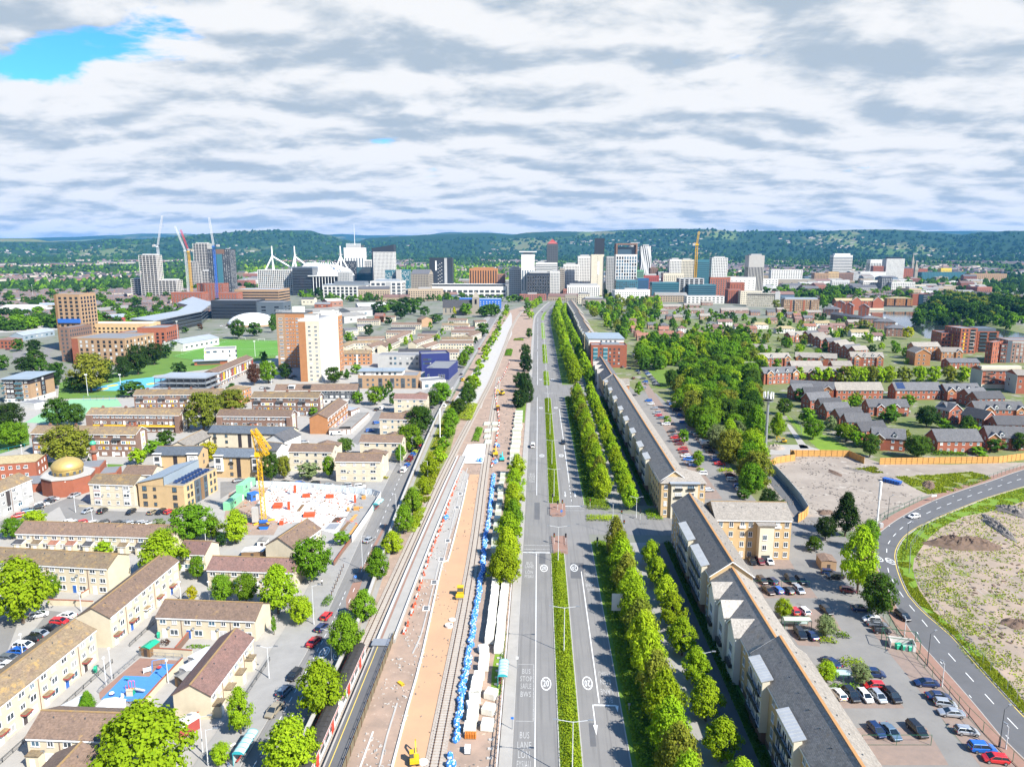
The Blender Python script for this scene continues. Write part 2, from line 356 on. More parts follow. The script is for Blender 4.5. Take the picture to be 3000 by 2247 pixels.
def hill_h(az,r):
 pxx=CX+tan(max(-1.2,min(1.2,az)))*F/ct;cz=cos(az)
 k=sqrt(1+((pxx-CX)/F)**2)
 def rdg(tab,rr):return H+(748-itp(tab,pxx))/F*rr*.99
 x=r*sin(az-YAW);y=r*cos(az-YAW)
 base=gz(x,y)
 R1=9300+1300*mnoise.noise((az*3.1,1.7,0));R2=17500
 h1=rdg(SKY1,R1*cos(az));h2=rdg(SKY2,R2*cos(az))
 n=mnoise.fractal((x*.0009,y*.0009,0),.9,2.1,5)
 t1=sst(6200,R1,r);f1=base+(h1-base)*(t1**1.15)if r<=R1 else h1-(h1-120)*sst(R1,R1+3500,r)*.8
 f1+=n*30*sst(6300,7600,r)*(1-sst(R1*.86,R1*.97,r))if r<=R1 else 0
 f2=120+(h2-120)*sst(12500,R2,r)if r<=R2 else h2*(1-.3*sst(R2,R2+2500,r))
 f1+=3.5*mnoise.noise((az*220,r*.003,2.))*sst(7000,8500,r)
 return max(f1,f2 if r>12500 else-99)
def polar(name,az0,az1,na,rs,hf,mat):
 vs_,fs=[],[]
 for r in rs:
  for k in rg(na+1):
   az=az0+(az1-az0)*k/na;vs_.append((r*sin(az-YAW),r*cos(az-YAW),hf(az,r)))
 for i in rg(len(rs)-1):
  for k in rg(na):a=i*(na+1)+k;fs.append((a,a+1,a+na+2,a+na+1))
 me=bpy.data.meshes.new(name);me.from_pydata(vs_,[],fs);me.materials.append(M[mat]);me.polygons.foreach_set('use_smooth',[1]*len(fs));me.update()
 return tag(put(name,me),kind='structure')
def gz_az(az,r):return gz(r*sin(az-YAW),r*cos(az-YAW))
polar('ground',-pi,pi,120,[0.5,40,200,600,1200,2000,2300],gz_az,'ground')
polar('outskirts_ground',-1.0,1.0,160,[2300+i*100 for i in rg(41)],gz_az,'suburb_land')
polar('hills',-.95,.95,620,[6300+i*90 for i in rg(75)]+[13050+i*300 for i in rg(25)],hill_h,'hill_land')
n=M['asphalt'].node_tree.nodes;mp=n.new('ShaderNodeMapping');si(mp,'Scale',(2.6,.05,1))
tn=[q for q in n if q.type=='TEX_NOISE'][1];M['asphalt'].node_tree.links.new(tn.inputs[0].links[0].from_socket,mp.inputs[0]);M['asphalt'].node_tree.links.new(mp.outputs[0],tn.inputs[0])
AV=spa([(0,40),(0,200),(0,400),(0,700),(0,930),(3,1050),(17,1240),(26,1330)],14)
def sub(path,y0,y1):
 def at(y):
  for a,b in zip(path,path[1:]):
   if a.y<=y<=b.y:return a.lerp(b,(y-a.y)/(b.y-a.y))
  return path[0]if y<path[0].y else path[-1]
 return[at(y0)]+[p for p in path if y0+1<p.y<y1-1]+[at(y1)]
ROADN=stq('road',AV,-3.95,4.1,.05,'asphalt',lbl='northbound carriageway',cat=None)
ROADS=stq('road',AV,8.3,16.4,.05,'asphalt')
stq('pavement',AV,-6.25,-3.95,0,'pl',.17)
EDGE=stq('kerb',AV,-4.1,-3.95,.0,'kerb',.18)
MED=[(55,Yrow(1622)),(Yrow(1473),Yrow(1168)),(Yrow(1129),Yrow(1089)),(Yrow(1065),Yrow(1011)),(Yrow(993),Yrow(946)),(Yrow(939),Yrow(915))]
J1=(Yrow(1560),Yrow(1495));J2=(Yrow(1158),Yrow(1132))
for a,b in zip(MED,MED[1:]):stq('road_crossing',sub(AV,a[1],b[0]),4.1,8.3,.046,'asphalt')
for i,(a,b)in en(MED):
 p=sub(AV,a,b)
 stq('kerb',p,4.1,4.3,0,'kerb',.17);stq('kerb',p,8.1,8.3,0,'kerb',.17)
 stq('grass_verge',p,4.3,8.1,0,'gr',.16)
SEGR=[(55,J1[0]-7),(J1[1]+6,J2[0]-6),(J2[1]+8,1290)]
for i,(a,b)in en(SEGR):
 p=sub(AV,a,b)
 stq('kerb',p,16.4,16.6,0,'kerb',.16)
 stq('grass_verge',p,16.6,22.6 if i<2 else 24.5,0,'grass',.14)
 stq('footpath',p,24.6,33.2,0,'paving',.10)
 stq('footpath',p,33.2,38.6,0,'ad',.09)
 stq('planting_bed',p,38.6,41.2,0,'lawn',.15)
 stq('planting_bed',p,22.6,24.6,0,'lawn',.12)
sht('side_road',line([(16.4,J1[0]-1),(38,J1[0]-1),(95,J1[0]+1),(95,J1[1]-3),(38,J1[1]-4),(16.4,J1[1]+2)]),.04,'asphalt')
sht('side_road',line([(16.4,J2[0]-2),(62,J2[0]),(62,J2[1]),(16.4,J2[1]+4)]),.04,'asphalt')
LS=spa([(-46,40),(-46,140),(-47.3,170),(-50.5,217),(-54.6,288),(-60,450),(-61,627),(-61.5,800),(-62.5,1150),(-64,1350)],10)
LSR=stq('street',LS,-4.3,4.3,.05,'asphalt')
stq('pavement',LS,-12.5,-4.3,0,'paving',.15);stq('pavement',LS,4.3,6.3,0,'paving',.15)
stq('kerb',LS,-4.45,-4.3,0,'kerb',.16)
sht('estate_paving',line([(-58,60),(-58,140),(-60,200),(-64,290),(-72,450),(-75,640),(-260,640),(-330,480),(-260,300),(-170,140),(-120,60)]),.012,'pl')
sht('car_park',pxs(21,560,1210,480,1060,380,1120,170,1200,-80,1260,-80,1200,300,1090,560,985,720,1020,720,1090,1400,1110,1400,1215),.03,'carpark')
sht('side_street',pxs(22,-150,1000,-150,860,300,845,780,850,1100,862,1290,800,1390,810,1270,960,1150,935,900,905,300,885,0,900),.034,'carpark')
sht('garage_court',pxs(22,900,530,1050,380,1110,290,980,250,1230,265,1130,420,1110,470,960,560),.034,'asphalt')
sht('car_park',pxs(31,0,880,200,640,400,390,640,420,420,600,100,820,0,900),.034,'carpark')
sht('car_park',pxs(31,-300,900,0,880,180,400,-100,480),.033,'carpark')
sht('lawn',pxs(21,340,700,1010,720,960,740,330,740),.03,'lawn');sht('lawn',pxs(21,-20,640,240,560,220,380,-20,380),.028,'lawn')
sht('park_lawn',pxs(11,480,1440,800,1400,1000,1340,1180,1180,1640,1080,2230,1100,2230,1240,1700,1330,1250,1380,960,1560,470,1570),.024,'lawn')
PITCH=sht('sports_pitch',pxs(11,1390,1225,1820,1095,2400,1100,2330,1215,1600,1265),.06,'pitch')
sht('sports_court',pxs('h1',900,655,1500,650,1560,740,1180,770,1090,880,560,960,320,950,600,790),.05,'teal_court')
sht('playground',pxs('h1',1100,540,1600,410,1960,370,2180,400,2180,480,1500,545),.05,'blue_play')
for q in((1440,478,55),(1310,524,60),(1930,455,50)):
 c0=P('h1',q[0],q[1]);r0=mpp(c0)*q[2]*500/2180
 sht('playground_disc',[c0+Ve((cos(k*.3927)*r0,sin(k*.3927)*r0*1.6,0))for k in rg(16)],.058,'yellow_play')
sht('waste_ground',pxs(11,-50,890,440,900,470,1010,0,1035,-50,1035),.03,'cn')
sht('estate_road',pxs(11,330,1180,420,1140,470,1150,400,1200,465,1340,420,1345),.03,'asphalt')
sht('car_park',pxs(11,100,1200,200,1170,270,1250,180,1310,110,1290),.03,'asphalt')
sht('car_park',line([(50,60),(50,212),(96,212),(84,160),(76,120),(80,60)]),.03,'carpark')
sht('car_park',line([(50.5,232),(50.5,445),(75,445),(80,330),(78,240)]),.03,'carpark')
sht('gardens_ground',line([(60,300),(75,445),(52,470),(52,960),(300,1000),(600,1000),(600,500),(330,300),(160,265)]),.014,'gardens')
sht('wood_floor',line([(76,240),(74,300),(76,440),(120,520),(200,440),(130,300),(98,232)]),.02,'gardens')
SITE=sht('building_site',pxs(24,60,660,330,620,800,620,1030,700,1130,800,1380,1000,1080,1130,1000,1260,480,1250,270,1200,130,900),.03,'si')
sht('building_site',pxs(24,1040,710,1600,720,2300,700,2300,790,1900,840,1500,960,1350,990,1130,800),.028,'si')
sht('grass_verge',pxs(24,1170,820,1560,800,1800,780,1960,830,1600,950,1430,960,1300,900),.036,'weeds')
WG=sht('waste_ground',pxs(24,3000,800,2209,960,1800,1080,1500,1190,1300,1340,1240,1480)+pxs(34,1245,60,1300,250,1500,500,1800,830,2209,1230,2700,1647,3600,1647),.026,'dirt_pink')
sht('grass_verge',pxs(24,2260,890,1900,1000,1600,1120,1380,1220,1250,1310,1185,1420,1170,1560,1300,1640,1320,1480,1420,1330,1540,1230,1720,1140,1980,1090,2260,1000),.034,'gr')
sht('grass_verge',pxs(34,1185,0,1215,110,1290,270,1440,430,1640,600,1860,850,2050,1060,2300,1330,2300,1250,2110,1010,1900,780,1650,540,1480,400,1360,230,1290,0),.039,'gr')
lk=pxs(34,2420,1800,2010,1400,1830,1180,1640,960,1460,760,1290,560,1160,330,1060,120,1000,0)+pxs(24,1005,1420,1020,1300,1090,1230,1240,1130,1460,1020,1700,930,1950,850,2209,760,2700,620)
rk=pxs(34,2900,1850,2209,1230,2050,1060,1860,850,1640,600,1440,430,1290,270,1215,110,1185,0)+pxs(24,1185,1420,1250,1310,1380,1220,1600,1120,1900,1000,2209,905,2700,760)
lk=spa(lk,4);rk=spa(rk,4)
CROAD=sht('road',lk+rk[::-1],.05,'ad')
stq('pavement',lk,-2.6,0,0,'pr',.15);stq('kerb',lk,-.0,.16,0,'kerb',.16)
stq('kerb',rk,-.16,0.0,0,'kerb',.14)
stq('edge_line',rk,-.62,-.42,.058,'yl',parent=CROAD)
ctr=[a.lerp(b,.5)for a,b in zip([lk[int(i*(len(lk)-1)/60)]for i in rg(61)],[rk[int(i*(len(rk)-1)/60)]for i in rg(61)])]
ctr=spa(ctr,3)
def dsh(path,on,off,off_x,wd,z,parent,mat='wp',y0=-1e9,y1=1e9,name='lane_marking'):
 cum=[0]
 for a,b in zip(path,path[1:]):cum.append(cum[-1]+(b-a).length)
 def at(s_):
  for k in rg(len(path)-1):
   if cum[k]<=s_<=cum[k+1]:return path[k].lerp(path[k+1],(s_-cum[k])/max(1e-6,cum[k+1]-cum[k])),(path[k+1]-path[k]).normalized()
  return path[-1],(path[-1]-path[-2]).normalized()
 s_=0
 while s_+on<cum[-1]:
  a,d=at(s_);b,d2=at(s_+on);s_+=on+off
  if not(y0<a.y<y1):continue
  n1=Ve((d.y,-d.x,0));n2=Ve((d2.y,-d2.x,0))
  Fz(name,mat,parent,[(*(a+n1*(off_x-wd/2)).xy,z),(*(a+n1*(off_x+wd/2)).xy,z),(*(b+n2*(off_x+wd/2)).xy,z),(*(b+n2*(off_x-wd/2)).xy,z)])
dsh(ctr,3.2,4.2,0,.17,.056,CROAD)
dsh(ctr,.9,11.,-3.3,.14,.056,CROAD)
sht('dock_water',pxs('h3',1905,735,2209,740)+pxs('h4',420,740,650,760,900,830,1200,890,1450,930,1700,990,2209,1090,2600,1180,2600,1290,1700,1230,640,1170,420,1040,200,950)+pxs('h3',2209,850,1950,800),.045,'water')
sht('quay',pxs('h4',1750,790,2300,960,2300,880,1850,780),.05,'paving')
sht('railway_ground',line([(-41.5,50),(-41,140),(-43,190),(-48,290),(-52,420),(-54,640),(-56,900),(-50,1100),(-20,1240),(-8,1180),(-6.3,900),(-6.3,50)]),.02,'rt')
sht('sand_bed',pxs(32,1225,1700,1365,1180,1480,760,1650,0)+pxs(22,1690,1500,1800,1080,1870,800,1960,800,1985,800,1960,1100,1900,1560)+pxs(32,1870,0,1690,900,1545,1647,1530,1700),.03,'sand')
sht('concrete_apron',pxs(22,1420,1647,1500,1480,1640,1000,1760,720,1860,800,1790,1080,1640,1500,1600,1647),.036,'pl')
sht('ballast_bed',pxs(12,1700,1647,1860,1400,2000,1200,2120,990,2200,870,2209,900,2209,1050,2080,1300,1960,1647),.03,'cn')
pm('buff',(.58,.505,.37),scale=.35,coord='obj',rand=.06)
pm('cream',(.58,.51,.385),scale=.3,coord='obj',rand=.05)
pm('yb',(.53,.375,.20),scale=.35,coord='obj',rand=.05)
pm('bb',(.20,.125,.095),scale=.5,coord='obj',rand=.1)
pm('rb',(.30,.10,.058),scale=.5,coord='obj',rand=.1)
pm('ob',(.40,.185,.08),scale=.5,coord='obj',rand=.06)
pm('tb',(.36,.235,.14),scale=.5,coord='obj')
pm('pb',(.30,.165,.12),scale=.5,coord='obj',rand=.1)
pm('dk',(.035,.03,.035),scale=.5,rou=.7)
pm('rw',(.66,.64,.60),scale=.2,rou=.85,coord='obj')
pm('rc',(.60,.54,.42),scale=.2,rou=.85,coord='obj')
pm('ry',(.40,.40,.39),scale=.2,rou=.85,coord='obj')
pm('stone',(.30,.265,.215),scale=.6,coord='obj')
pln('navy',(.02,.03,.14),.6);pln('bc',(.03,.13,.45),.6);pln('gy',(.16,.18,.20),.5);pln('sc',(.09,.115,.14),.5)
pln('dc',(.03,.038,.05),.45);pln('tc',(.05,.16,.20),.35);pln('op',(.62,.20,.03),.6)
pln('yp',(.72,.42,.012),.6);pln('tr',(.32,.06,.05),.6);pln('white',(.78,.78,.76),.5);pln('offwhite',(.62,.61,.57),.6)
til('rn',(.175,.115,.08),(.13,.088,.065),(.30,.19,.07),thr=.59);til('ri',(.20,.15,.085),(.155,.11,.075),(.31,.20,.075),thr=.53)
til('rp',(.19,.105,.085),(.145,.088,.075),No);til('rs',(.115,.115,.122),(.085,.085,.09),(.17,.165,.155),thr=.60);til('rg',(.255,.228,.195),(.205,.183,.157),(.24,.18,.12),thr=.60)
til('rd',(.06,.06,.065),(.045,.045,.05),No);til('roof_blue',(.10,.12,.145),(.08,.095,.115),No);til('re',(.27,.12,.075),(.21,.095,.065),No)
pm('fr',(.20,.205,.215),scale=.15,rou=.8);pm('mr',(.40,.44,.48),scale=.1,rou=.45,metal=.3);pm('zinc',(.30,.36,.41),scale=.1,rou=.5,metal=.2)
pm('rh',(.62,.62,.60),scale=.1,rou=.7);pm('as',(.26,.25,.23),(.19,.18,.165),scale=.2)
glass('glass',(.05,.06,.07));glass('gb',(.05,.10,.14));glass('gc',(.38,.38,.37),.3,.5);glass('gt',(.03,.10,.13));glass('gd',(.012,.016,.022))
pln('fw',(.76,.76,.75),.45);pln('fd',(.05,.055,.06),.5);pln('dd',(.06,.05,.05),.5);pln('door_blue',(.03,.12,.40),.5);pln('wood',(.20,.12,.06),.8);pln('wo',(.55,.28,.08),.8)
pm('solar',(.03,.05,.12),(.02,.035,.09),scale=1,rou=.15,spec=.8);pln('railing',(.05,.055,.055),.5,.4);pln('gs',(.03,.13,.07),.5,.2);pln('ws',(.68,.69,.70),.4,.2);pln('galv',(.36,.38,.40),.45,.6)
def winmesh(w_,h_,sty,gv):
 def mk():
  mb=MB();fr=.09 if w_<3 else .12;d=.09
  x0,x1,z0,z1=-w_/2,w_/2,-h_/2,h_/2
  mb.box(x0,x0+fr,-d,0,z0,z1).box(x1-fr,x1,-d,0,z0,z1).box(x0+fr,x1-fr,-d,0,z1-fr,z1).box(x0+fr,x1-fr,-d,0,z0,z0+fr)
  n=0 if sty in('one','done')else max(1,round(w_/.85)-1)
  for k in rg(n):xx=x0+w_*(k+1)/(n+1);mb.box(xx-.04,xx+.04,-d,0,z0+fr,z1-fr)
  mb.fc([(x0,-.035,z0),(x1,-.035,z0),(x1,-.035,z1),(x0,-.035,z1)],1)
  mb.box(x0-.06,x1+.06,-.16,0,z0-.07,z0,0)
  return mb.mesh('window',['fd' if sty in('dark','done')else 'fw',gv])
 return cch(('win',round(w_,1),round(h_,1),sty,gv),mk)
GV=['glass','glass','glass','gb','gc']
class B_:pass
FACES={'F':0,'R':pi/2,'B':pi,'L':-pi/2}
def fpt(B,f,s,out=0.):
 if f=='F':return Ve((s,-out,0))
 if f=='R':return Ve((B.L+out,s,0))
 if f=='B':return Ve((B.L-s,B.D+out,0))
 return Ve((-out,B.D-s,0))
def flen(B,f):return B.L if f in 'FB' else B.D
def vis(B,f):
 """is that wall turned towards camera's side of place"""
 d=Ve((sin(B.rz+FACES[f]),-cos(B.rz+FACES[f]),0));c=B.root.location+Matrix.Rotation(B.rz,3,'Z')@fpt(B,f,flen(B,f)/2)
 return d.dot(-c)>-2
def wn(B,f,xs,zs,w_=1.2,h_=1.2,sty='white',name='window',gse=None,out=0.,force=0):
 if not(force or vis(B,f)):return
 small=w_/B.m<7.5 or B.join
 for z in zs:
  for x in xs:
   gv=R.choice(gse or GV)
   p=fpt(B,f,x,out);p.z=z
   if small:B.small.append((f,p,w_,h_,sty,gv))
   else:put(name,winmesh(w_,h_,sty,gv),B,p,FACES[f])
def flu(B):
 """windows too small to pick apart: one part"""
 if not B.small:return
 mb=MB();mats=['fw','fd','glass','gb','gc','gt','gd']
 for f,p,w_,h_,sty,gv in B.small:
  r=Matrix.Rotation(FACES[f],3,'Z')
  for(e,d,k)in((.1,.05,1 if sty in('dark','done')else 0),(0,.07,mats.index(gv))):
   q=[(-w_/2-e,-d,-h_/2-e),(w_/2+e,-d,-h_/2-e),(w_/2+e,-d,h_/2+e),(-w_/2-e,-d,h_/2+e)]
   mb.fc([Ve(p)+r@Ve(t_)for t_ in q],k)
 tag(mb.bd('windows',mats,B),kind='stuff');B.small=[]
def spr(n,a,b):return[a+(b-a)*(i+.5)/n for i in rg(n)]
def pbx(B,f,s0,s1,z0,z1,out,mat,name,parent=None,inn=0.):
 """box on a wall from s0 to s1, standing out"""
 a=fpt(B,f,s0,-inn);b=fpt(B,f,s1,out)
 x0,x1=sorted((a.x,b.x));y0,y1=sorted((a.y,b.y))
 return Bx(name,mat,parent or B.root,x0,x1,y0,y1,z0,z1,bt=1)
ALLB=[]
def bld(name,lbl,cat,a,b,D,E,roof='gable',rise=2.4,wall='buff',rm='rn',ovr=.35,grp=None,fas=None,ends=None,join=0,brg=None,rdg=1,z0=0.,par=.5,exm=None):
 a=Ve(a);b=Ve(b);d=b-a;L_=hypot(d.x,d.y);rz=atan2(d.y,d.x)
 root=thg(name,lbl,cat,(a.x,a.y,z0),rz,grp)
 B=B_();B.root=root;B.L=L_;B.D=D;B.E=E;B.rz=rz;B.small=[];B.join=join;B.rise=rise
 mid=Ve((a.x+b.x,a.y+b.y,0))/2;B.m=mpp(mid);B.c=mid+Ve((-sin(rz),cos(rz),0))*D/2
 wmb=MB();wmb.box(0,L_,0,D,0,E)
 if roof=='gable':
  for x in(0,L_):
   t_=[(x,0,E),(x,D,E),(x,D/2,E+rise)];wmb.fc(t_ if x else t_[::-1])
  wmb.f.remove(wmb.f[4]);wmb.m.pop()
 elif roof=='gabley':
  for y in(0,D):
   t_=[(0,y,E),(L_,y,E),(L_/2,y,E+rise)];wmb.fc(t_ if not y else t_[::-1])
 B.wall=wmb.bd('wall',wall,root)
 th=.16;o=ovr
 if roof=='gable':
  sl=rise/(D/2);mb=MB()
  for sgn in(0,1):
   ye=-o if not sgn else D+o;ze=E-o*sl
   p=[(-o,ye,ze),(L_+o,ye,ze),(L_+o,D/2,E+rise),(-o,D/2,E+rise)]
   tp=[(x,y,z+th)for x,y,z in p]
   if sgn:p=p[::-1];tp=tp[::-1]
   mb.fc(tp);mb.fc(p[::-1])
   for k in rg(4):
    j=(k+1)%4;mb.fc([p[k],p[j],tp[j],tp[k]])
  B.roof=mb.bd('roof',rm,root)
  if rdg:Br('ridge','ridge_tile',B.roof,(-o,D/2,E+rise+th+.02),(L_+o,D/2,E+rise+th+.02),.34,.12)
  if brg:
   for x in(-o-.06,L_+o):
    mb=MB()
    for y0_,y1_ in((-o,D/2),(D+o,D/2)):
     q=[(y0_,E-o*sl-.12),(y1_,E+rise-.12),(y1_,E+rise+th),(y0_,E-o*sl+th)]
     for xx,fl in((x,1),(x+.06,0)):
      pt=[(xx,y,z)for y,z in q];mb.fc(pt if(fl^(y0_>y1_))==0 else pt[::-1])
    mb.bd('bargeboard',brg,B.roof)
 elif roof=='gabley':
  sl=rise/(L_/2);mb=MB()
  for sgn in(0,1):
   xe=-o if not sgn else L_+o;ze=E-o*sl
   p=[(xe,D+o,ze),(xe,-o,ze),(L_/2,-o,E+rise),(L_/2,D+o,E+rise)]
   tp=[(x,y,z+th)for x,y,z in p]
   if sgn:p=p[::-1];tp=tp[::-1]
   mb.fc(tp);mb.fc(p[::-1])
   for k in rg(4):
    j=(k+1)%4;mb.fc([p[k],p[j],tp[j],tp[k]])
  B.roof=mb.bd('roof',rm,root)
  if brg:
   mb=MB()
   for x0_,x1_ in((-o,L_/2),(L_+o,L_/2)):
    pt=[(x0_,-o-.05,E-o*sl-.15),(x1_,-o-.05,E+rise-.15),(x1_,-o-.05,E+rise+th),(x0_,-o-.05,E-o*sl+th)]
    mb.fc(pt if x0_<x1_ else pt[::-1])
   mb.bd('bargeboard',brg,B.roof)
 elif roof=='hip':
  mb=MB();k=min(L_,D)/2+o
  if L_>=D:r0,r1=(k-o,D/2),(L_-k+o,D/2)
  else:r0,r1=(L_/2,k-o),(L_/2,D-k+o)
  e=[(-o,-o,E),(L_+o,-o,E),(L_+o,D+o,E),(-o,D+o,E)];A=(*r0,E+rise);Z_=(*r1,E+rise)
  if L_>=D:mb.fc([e[0],e[1],Z_,A]);mb.fc([e[1],e[2],Z_]);mb.fc([e[2],e[3],A,Z_]);mb.fc([e[3],e[0],A])
  else:mb.fc([e[0],e[1],A]);mb.fc([e[1],e[2],Z_,A]);mb.fc([e[2],e[3],Z_]);mb.fc([e[3],e[0],A,Z_])
  mb.fc(e[::-1])
  B.roof=mb.bd('roof',rm,root)
 elif roof=='flat':
  mb=MB().box(.25,L_-.25,.25,D-.25,E-.1,E+.06);B.roof=mb.bd('roof',rm,root)
  if par:
   q=MB()
   for(x0_,x1_,y0_,y1_)in((-.06,L_+.06,-.06,.26),(-.06,L_+.06,D-.26,D+.06),(-.06,.26,.26,D-.26),(L_-.26,L_+.06,.26,D-.26)):q.box(x0_,x1_,y0_,y1_,E-.3,E+par,bt=1)
   q.bd('parapet',exm or wall,root)
 elif roof=='mono':
  mb=MB();p=[(-o,-o,E),(L_+o,-o,E),(L_+o,D+o,E+rise),(-o,D+o,E+rise)];tp=[(x,y,z+.2)for x,y,z in p]
  mb.fc(tp);mb.fc(p[::-1])
  for k in rg(4):
   j=(k+1)%4;mb.fc([p[k],p[j],tp[j],tp[k]])
  B.roof=mb.bd('roof',rm,root)
  q=MB().fc([(0,0,E),(0,D,E+rise),(0,D,E)]).fc([(L_,0,E),(L_,D,E),(L_,D,E+rise)]).fc([(L_,D,E),(0,D,E),(0,D,E+rise),(L_,D,E+rise)]);q.bd('gable_wall',wall,root)
 if fas:
  for f in 'FB':
   if vis(B,f):
    s_=-.0 if roof=='flat' else o
    y0_,y1_=(-s_-.05,-s_+.03)if f=='F' else(D+s_-.03,D+s_+.05)
    zf=E-(o*rise/(D/2)if roof=='gable' else 0)
    Bx('gutter',fas,B.roof,-.02,L_+.02,y0_,y1_,zf-.24,zf+.05,bt=1)
 ALLB.append(B);return B
pm('ridge_tile',(.24,.17,.10),(.34,.21,.075),scale=1.2)
def chimney(B,x,w_=.9,d_=.6,h_=1.2,mat='bb',y=None):
 y=B.D/2 if y is No else y
 zr=B.E+B.rise*(1-abs(y-B.D/2)/(B.D/2))
 MB().box(x-w_/2,x+w_/2,y-d_/2,y+d_/2,zr-.6,zr+h_).box(x-w_*.3,x-w_*.1,y-.1,y+.1,zr+h_,zr+h_+.35,1).box(x+w_*.1,x+w_*.3,y-.1,y+.1,zr+h_,zr+h_+.35,1).bd('chimney',[mat,'rb'],B.roof)
def vent(B,x,y,s_=.22,h_=.45):
 zr=B.E+B.rise*(1-abs(y-B.D/2)/(B.D/2));Tb('roof_vent','sd',B.roof,(x,y,zr-.1),(x,y,zr+h_),s_/2,n=6)
def dish(B,f,s_,z):
 p=fpt(B,f,s_,.35);p.z=z
 def mk():
  mb=MB();n=10;mb.v.append((0,.06,0));
  for k in rg(n):t_=2*pi*k/n;mb.v.append((.34*cos(t_),-.06,.34*sin(t_)))
  for k in rg(n):mb.f.append((0,1+k,1+(k+1)%n));mb.m.append(0)
  mb.bar((0,.05,0),(0,.36,-.2),.05,.05);return mb.mesh('satellite_dish',['galv'])
 put('satellite_dish',cch('dish',mk),B,p,FACES[f]+.4)
def door(B,f,s_,z=0.,w_=.95,h_=2.05,mat='fw'):
 def mk():
  mb=MB().box(-w_/2-.08,w_/2+.08,-.07,0,0,h_+.08).box(-w_/2,w_/2,-.1,0,0,h_,1);mb.box(w_/2-.16,w_/2-.1,-.16,-.1,.95,1.05,2);return mb.mesh('door',['fw',mat,'sd'])
 p=fpt(B,f,s_);p.z=z;put('door',cch(('door',w_,h_,mat),mk),B,p,FACES[f])
def cnp(B,f,s_,z=2.35,w_=2.,d_=1.1,mat='tr',top='ri'):
 def mk():return MB().box(-w_/2,w_/2,-d_,0,0,.22,bt=1).box(-w_/2+.05,w_/2-.05,-d_+.05,0,.22,.3,1).mesh('porch_canopy',[mat,top])
 p=fpt(B,f,s_);p.z=z;put('porch_canopy',cch(('can',w_,d_,mat,top),mk),B,p,FACES[f])
def porch(B,f,s_,w_=2.4,d_=1.7,h_=2.5,wall='buff',top='ri',lean=1):
 def mk():
  mb=MB().box(-w_/2,w_/2,-d_,0,0,h_)
  if lean:mb.fc([(-w_/2-.2,-d_-.25,h_+.02),(w_/2+.2,-d_-.25,h_+.02),(w_/2+.2,-.01,h_+.7),(-w_/2-.2,-.01,h_+.7)],1).fc([(-w_/2-.2,-d_-.25,h_-.1),(w_/2+.2,-d_-.25,h_-.1),(w_/2+.2,-d_-.25,h_+.02),(-w_/2-.2,-d_-.25,h_+.02)],2).fc([(w_/2+.2,-d_-.25,h_-.1),(w_/2+.2,-.01,h_-.1),(w_/2+.2,-.01,h_+.7),(w_/2+.2,-d_-.25,h_+.02)],2)
  else:mb.box(-w_/2-.12,w_/2+.12,-d_-.12,0,h_,h_+.18,1,bt=1)
  mb.box(-.45,.45,-d_-.04,-d_,0,2.0,2);return mb.mesh('porch',[wall,top,'fw'])
 p=fpt(B,f,s_);put('porch',cch(('porch',w_,d_,h_,wall,top,lean),mk),B,p,FACES[f])
def dor(B,x,w_=1.9,h_=1.7,off=.5,wall='white',top='rs',flat=0):
 """gabled dormer on front slope"""
 zb=B.E+.1+off*B.rise/(B.D/2);y0=off;y1=min(B.D/2,off+(h_+.6)*(B.D/2)/B.rise)
 mb=MB().box(x-w_/2,x+w_/2,y0,y1,zb-.4,zb+h_)
 if flat:mb.box(x-w_/2-.2,x+w_/2+.2,y0-.2,y1,zb+h_,zb+h_+.15,1,bt=1)
 else:
  mb.fc([(x-w_/2,y0,zb+h_),(x+w_/2,y0,zb+h_),(x,y0,zb+h_+.8)])
  mb.fc([(x-w_/2-.2,y0-.2,zb+h_-.1),(x,y0-.2,zb+h_+.85),(x,y1,zb+h_+.85),(x-w_/2-.2,y1,zb+h_-.1)][::-1],1).fc([(x+w_/2+.2,y0-.2,zb+h_-.1),(x,y0-.2,zb+h_+.85),(x,y1,zb+h_+.85),(x+w_/2+.2,y1,zb+h_-.1)],1)
 mb.box(x-w_/2+.25,x+w_/2-.25,y0-.05,y0,zb+.25,zb+h_-.2,2);mb.bd('dormer',[wall,top,'glass'],B.roof)
leaf('ll',(.31,.42,.018),(.19,.30,.012));leaf('lg',(.165,.285,.018),(.10,.20,.012));leaf('ld',(.078,.15,.019),(.045,.10,.014));leaf('leaf_deep',(.042,.085,.018),(.023,.053,.013))
leaf('leaf_olive',(.23,.245,.03),(.135,.17,.02));leaf('ly',(.42,.40,.012),(.30,.32,.010));leaf('leaf_grey',(.21,.25,.10),(.13,.175,.07));leaf('leaf_copper',(.10,.05,.03),(.065,.04,.022));leaf('lh',(.17,.25,.022),(.105,.18,.015))
pm('bark',(.12,.09,.065),(.08,.06,.045),scale=1.5)
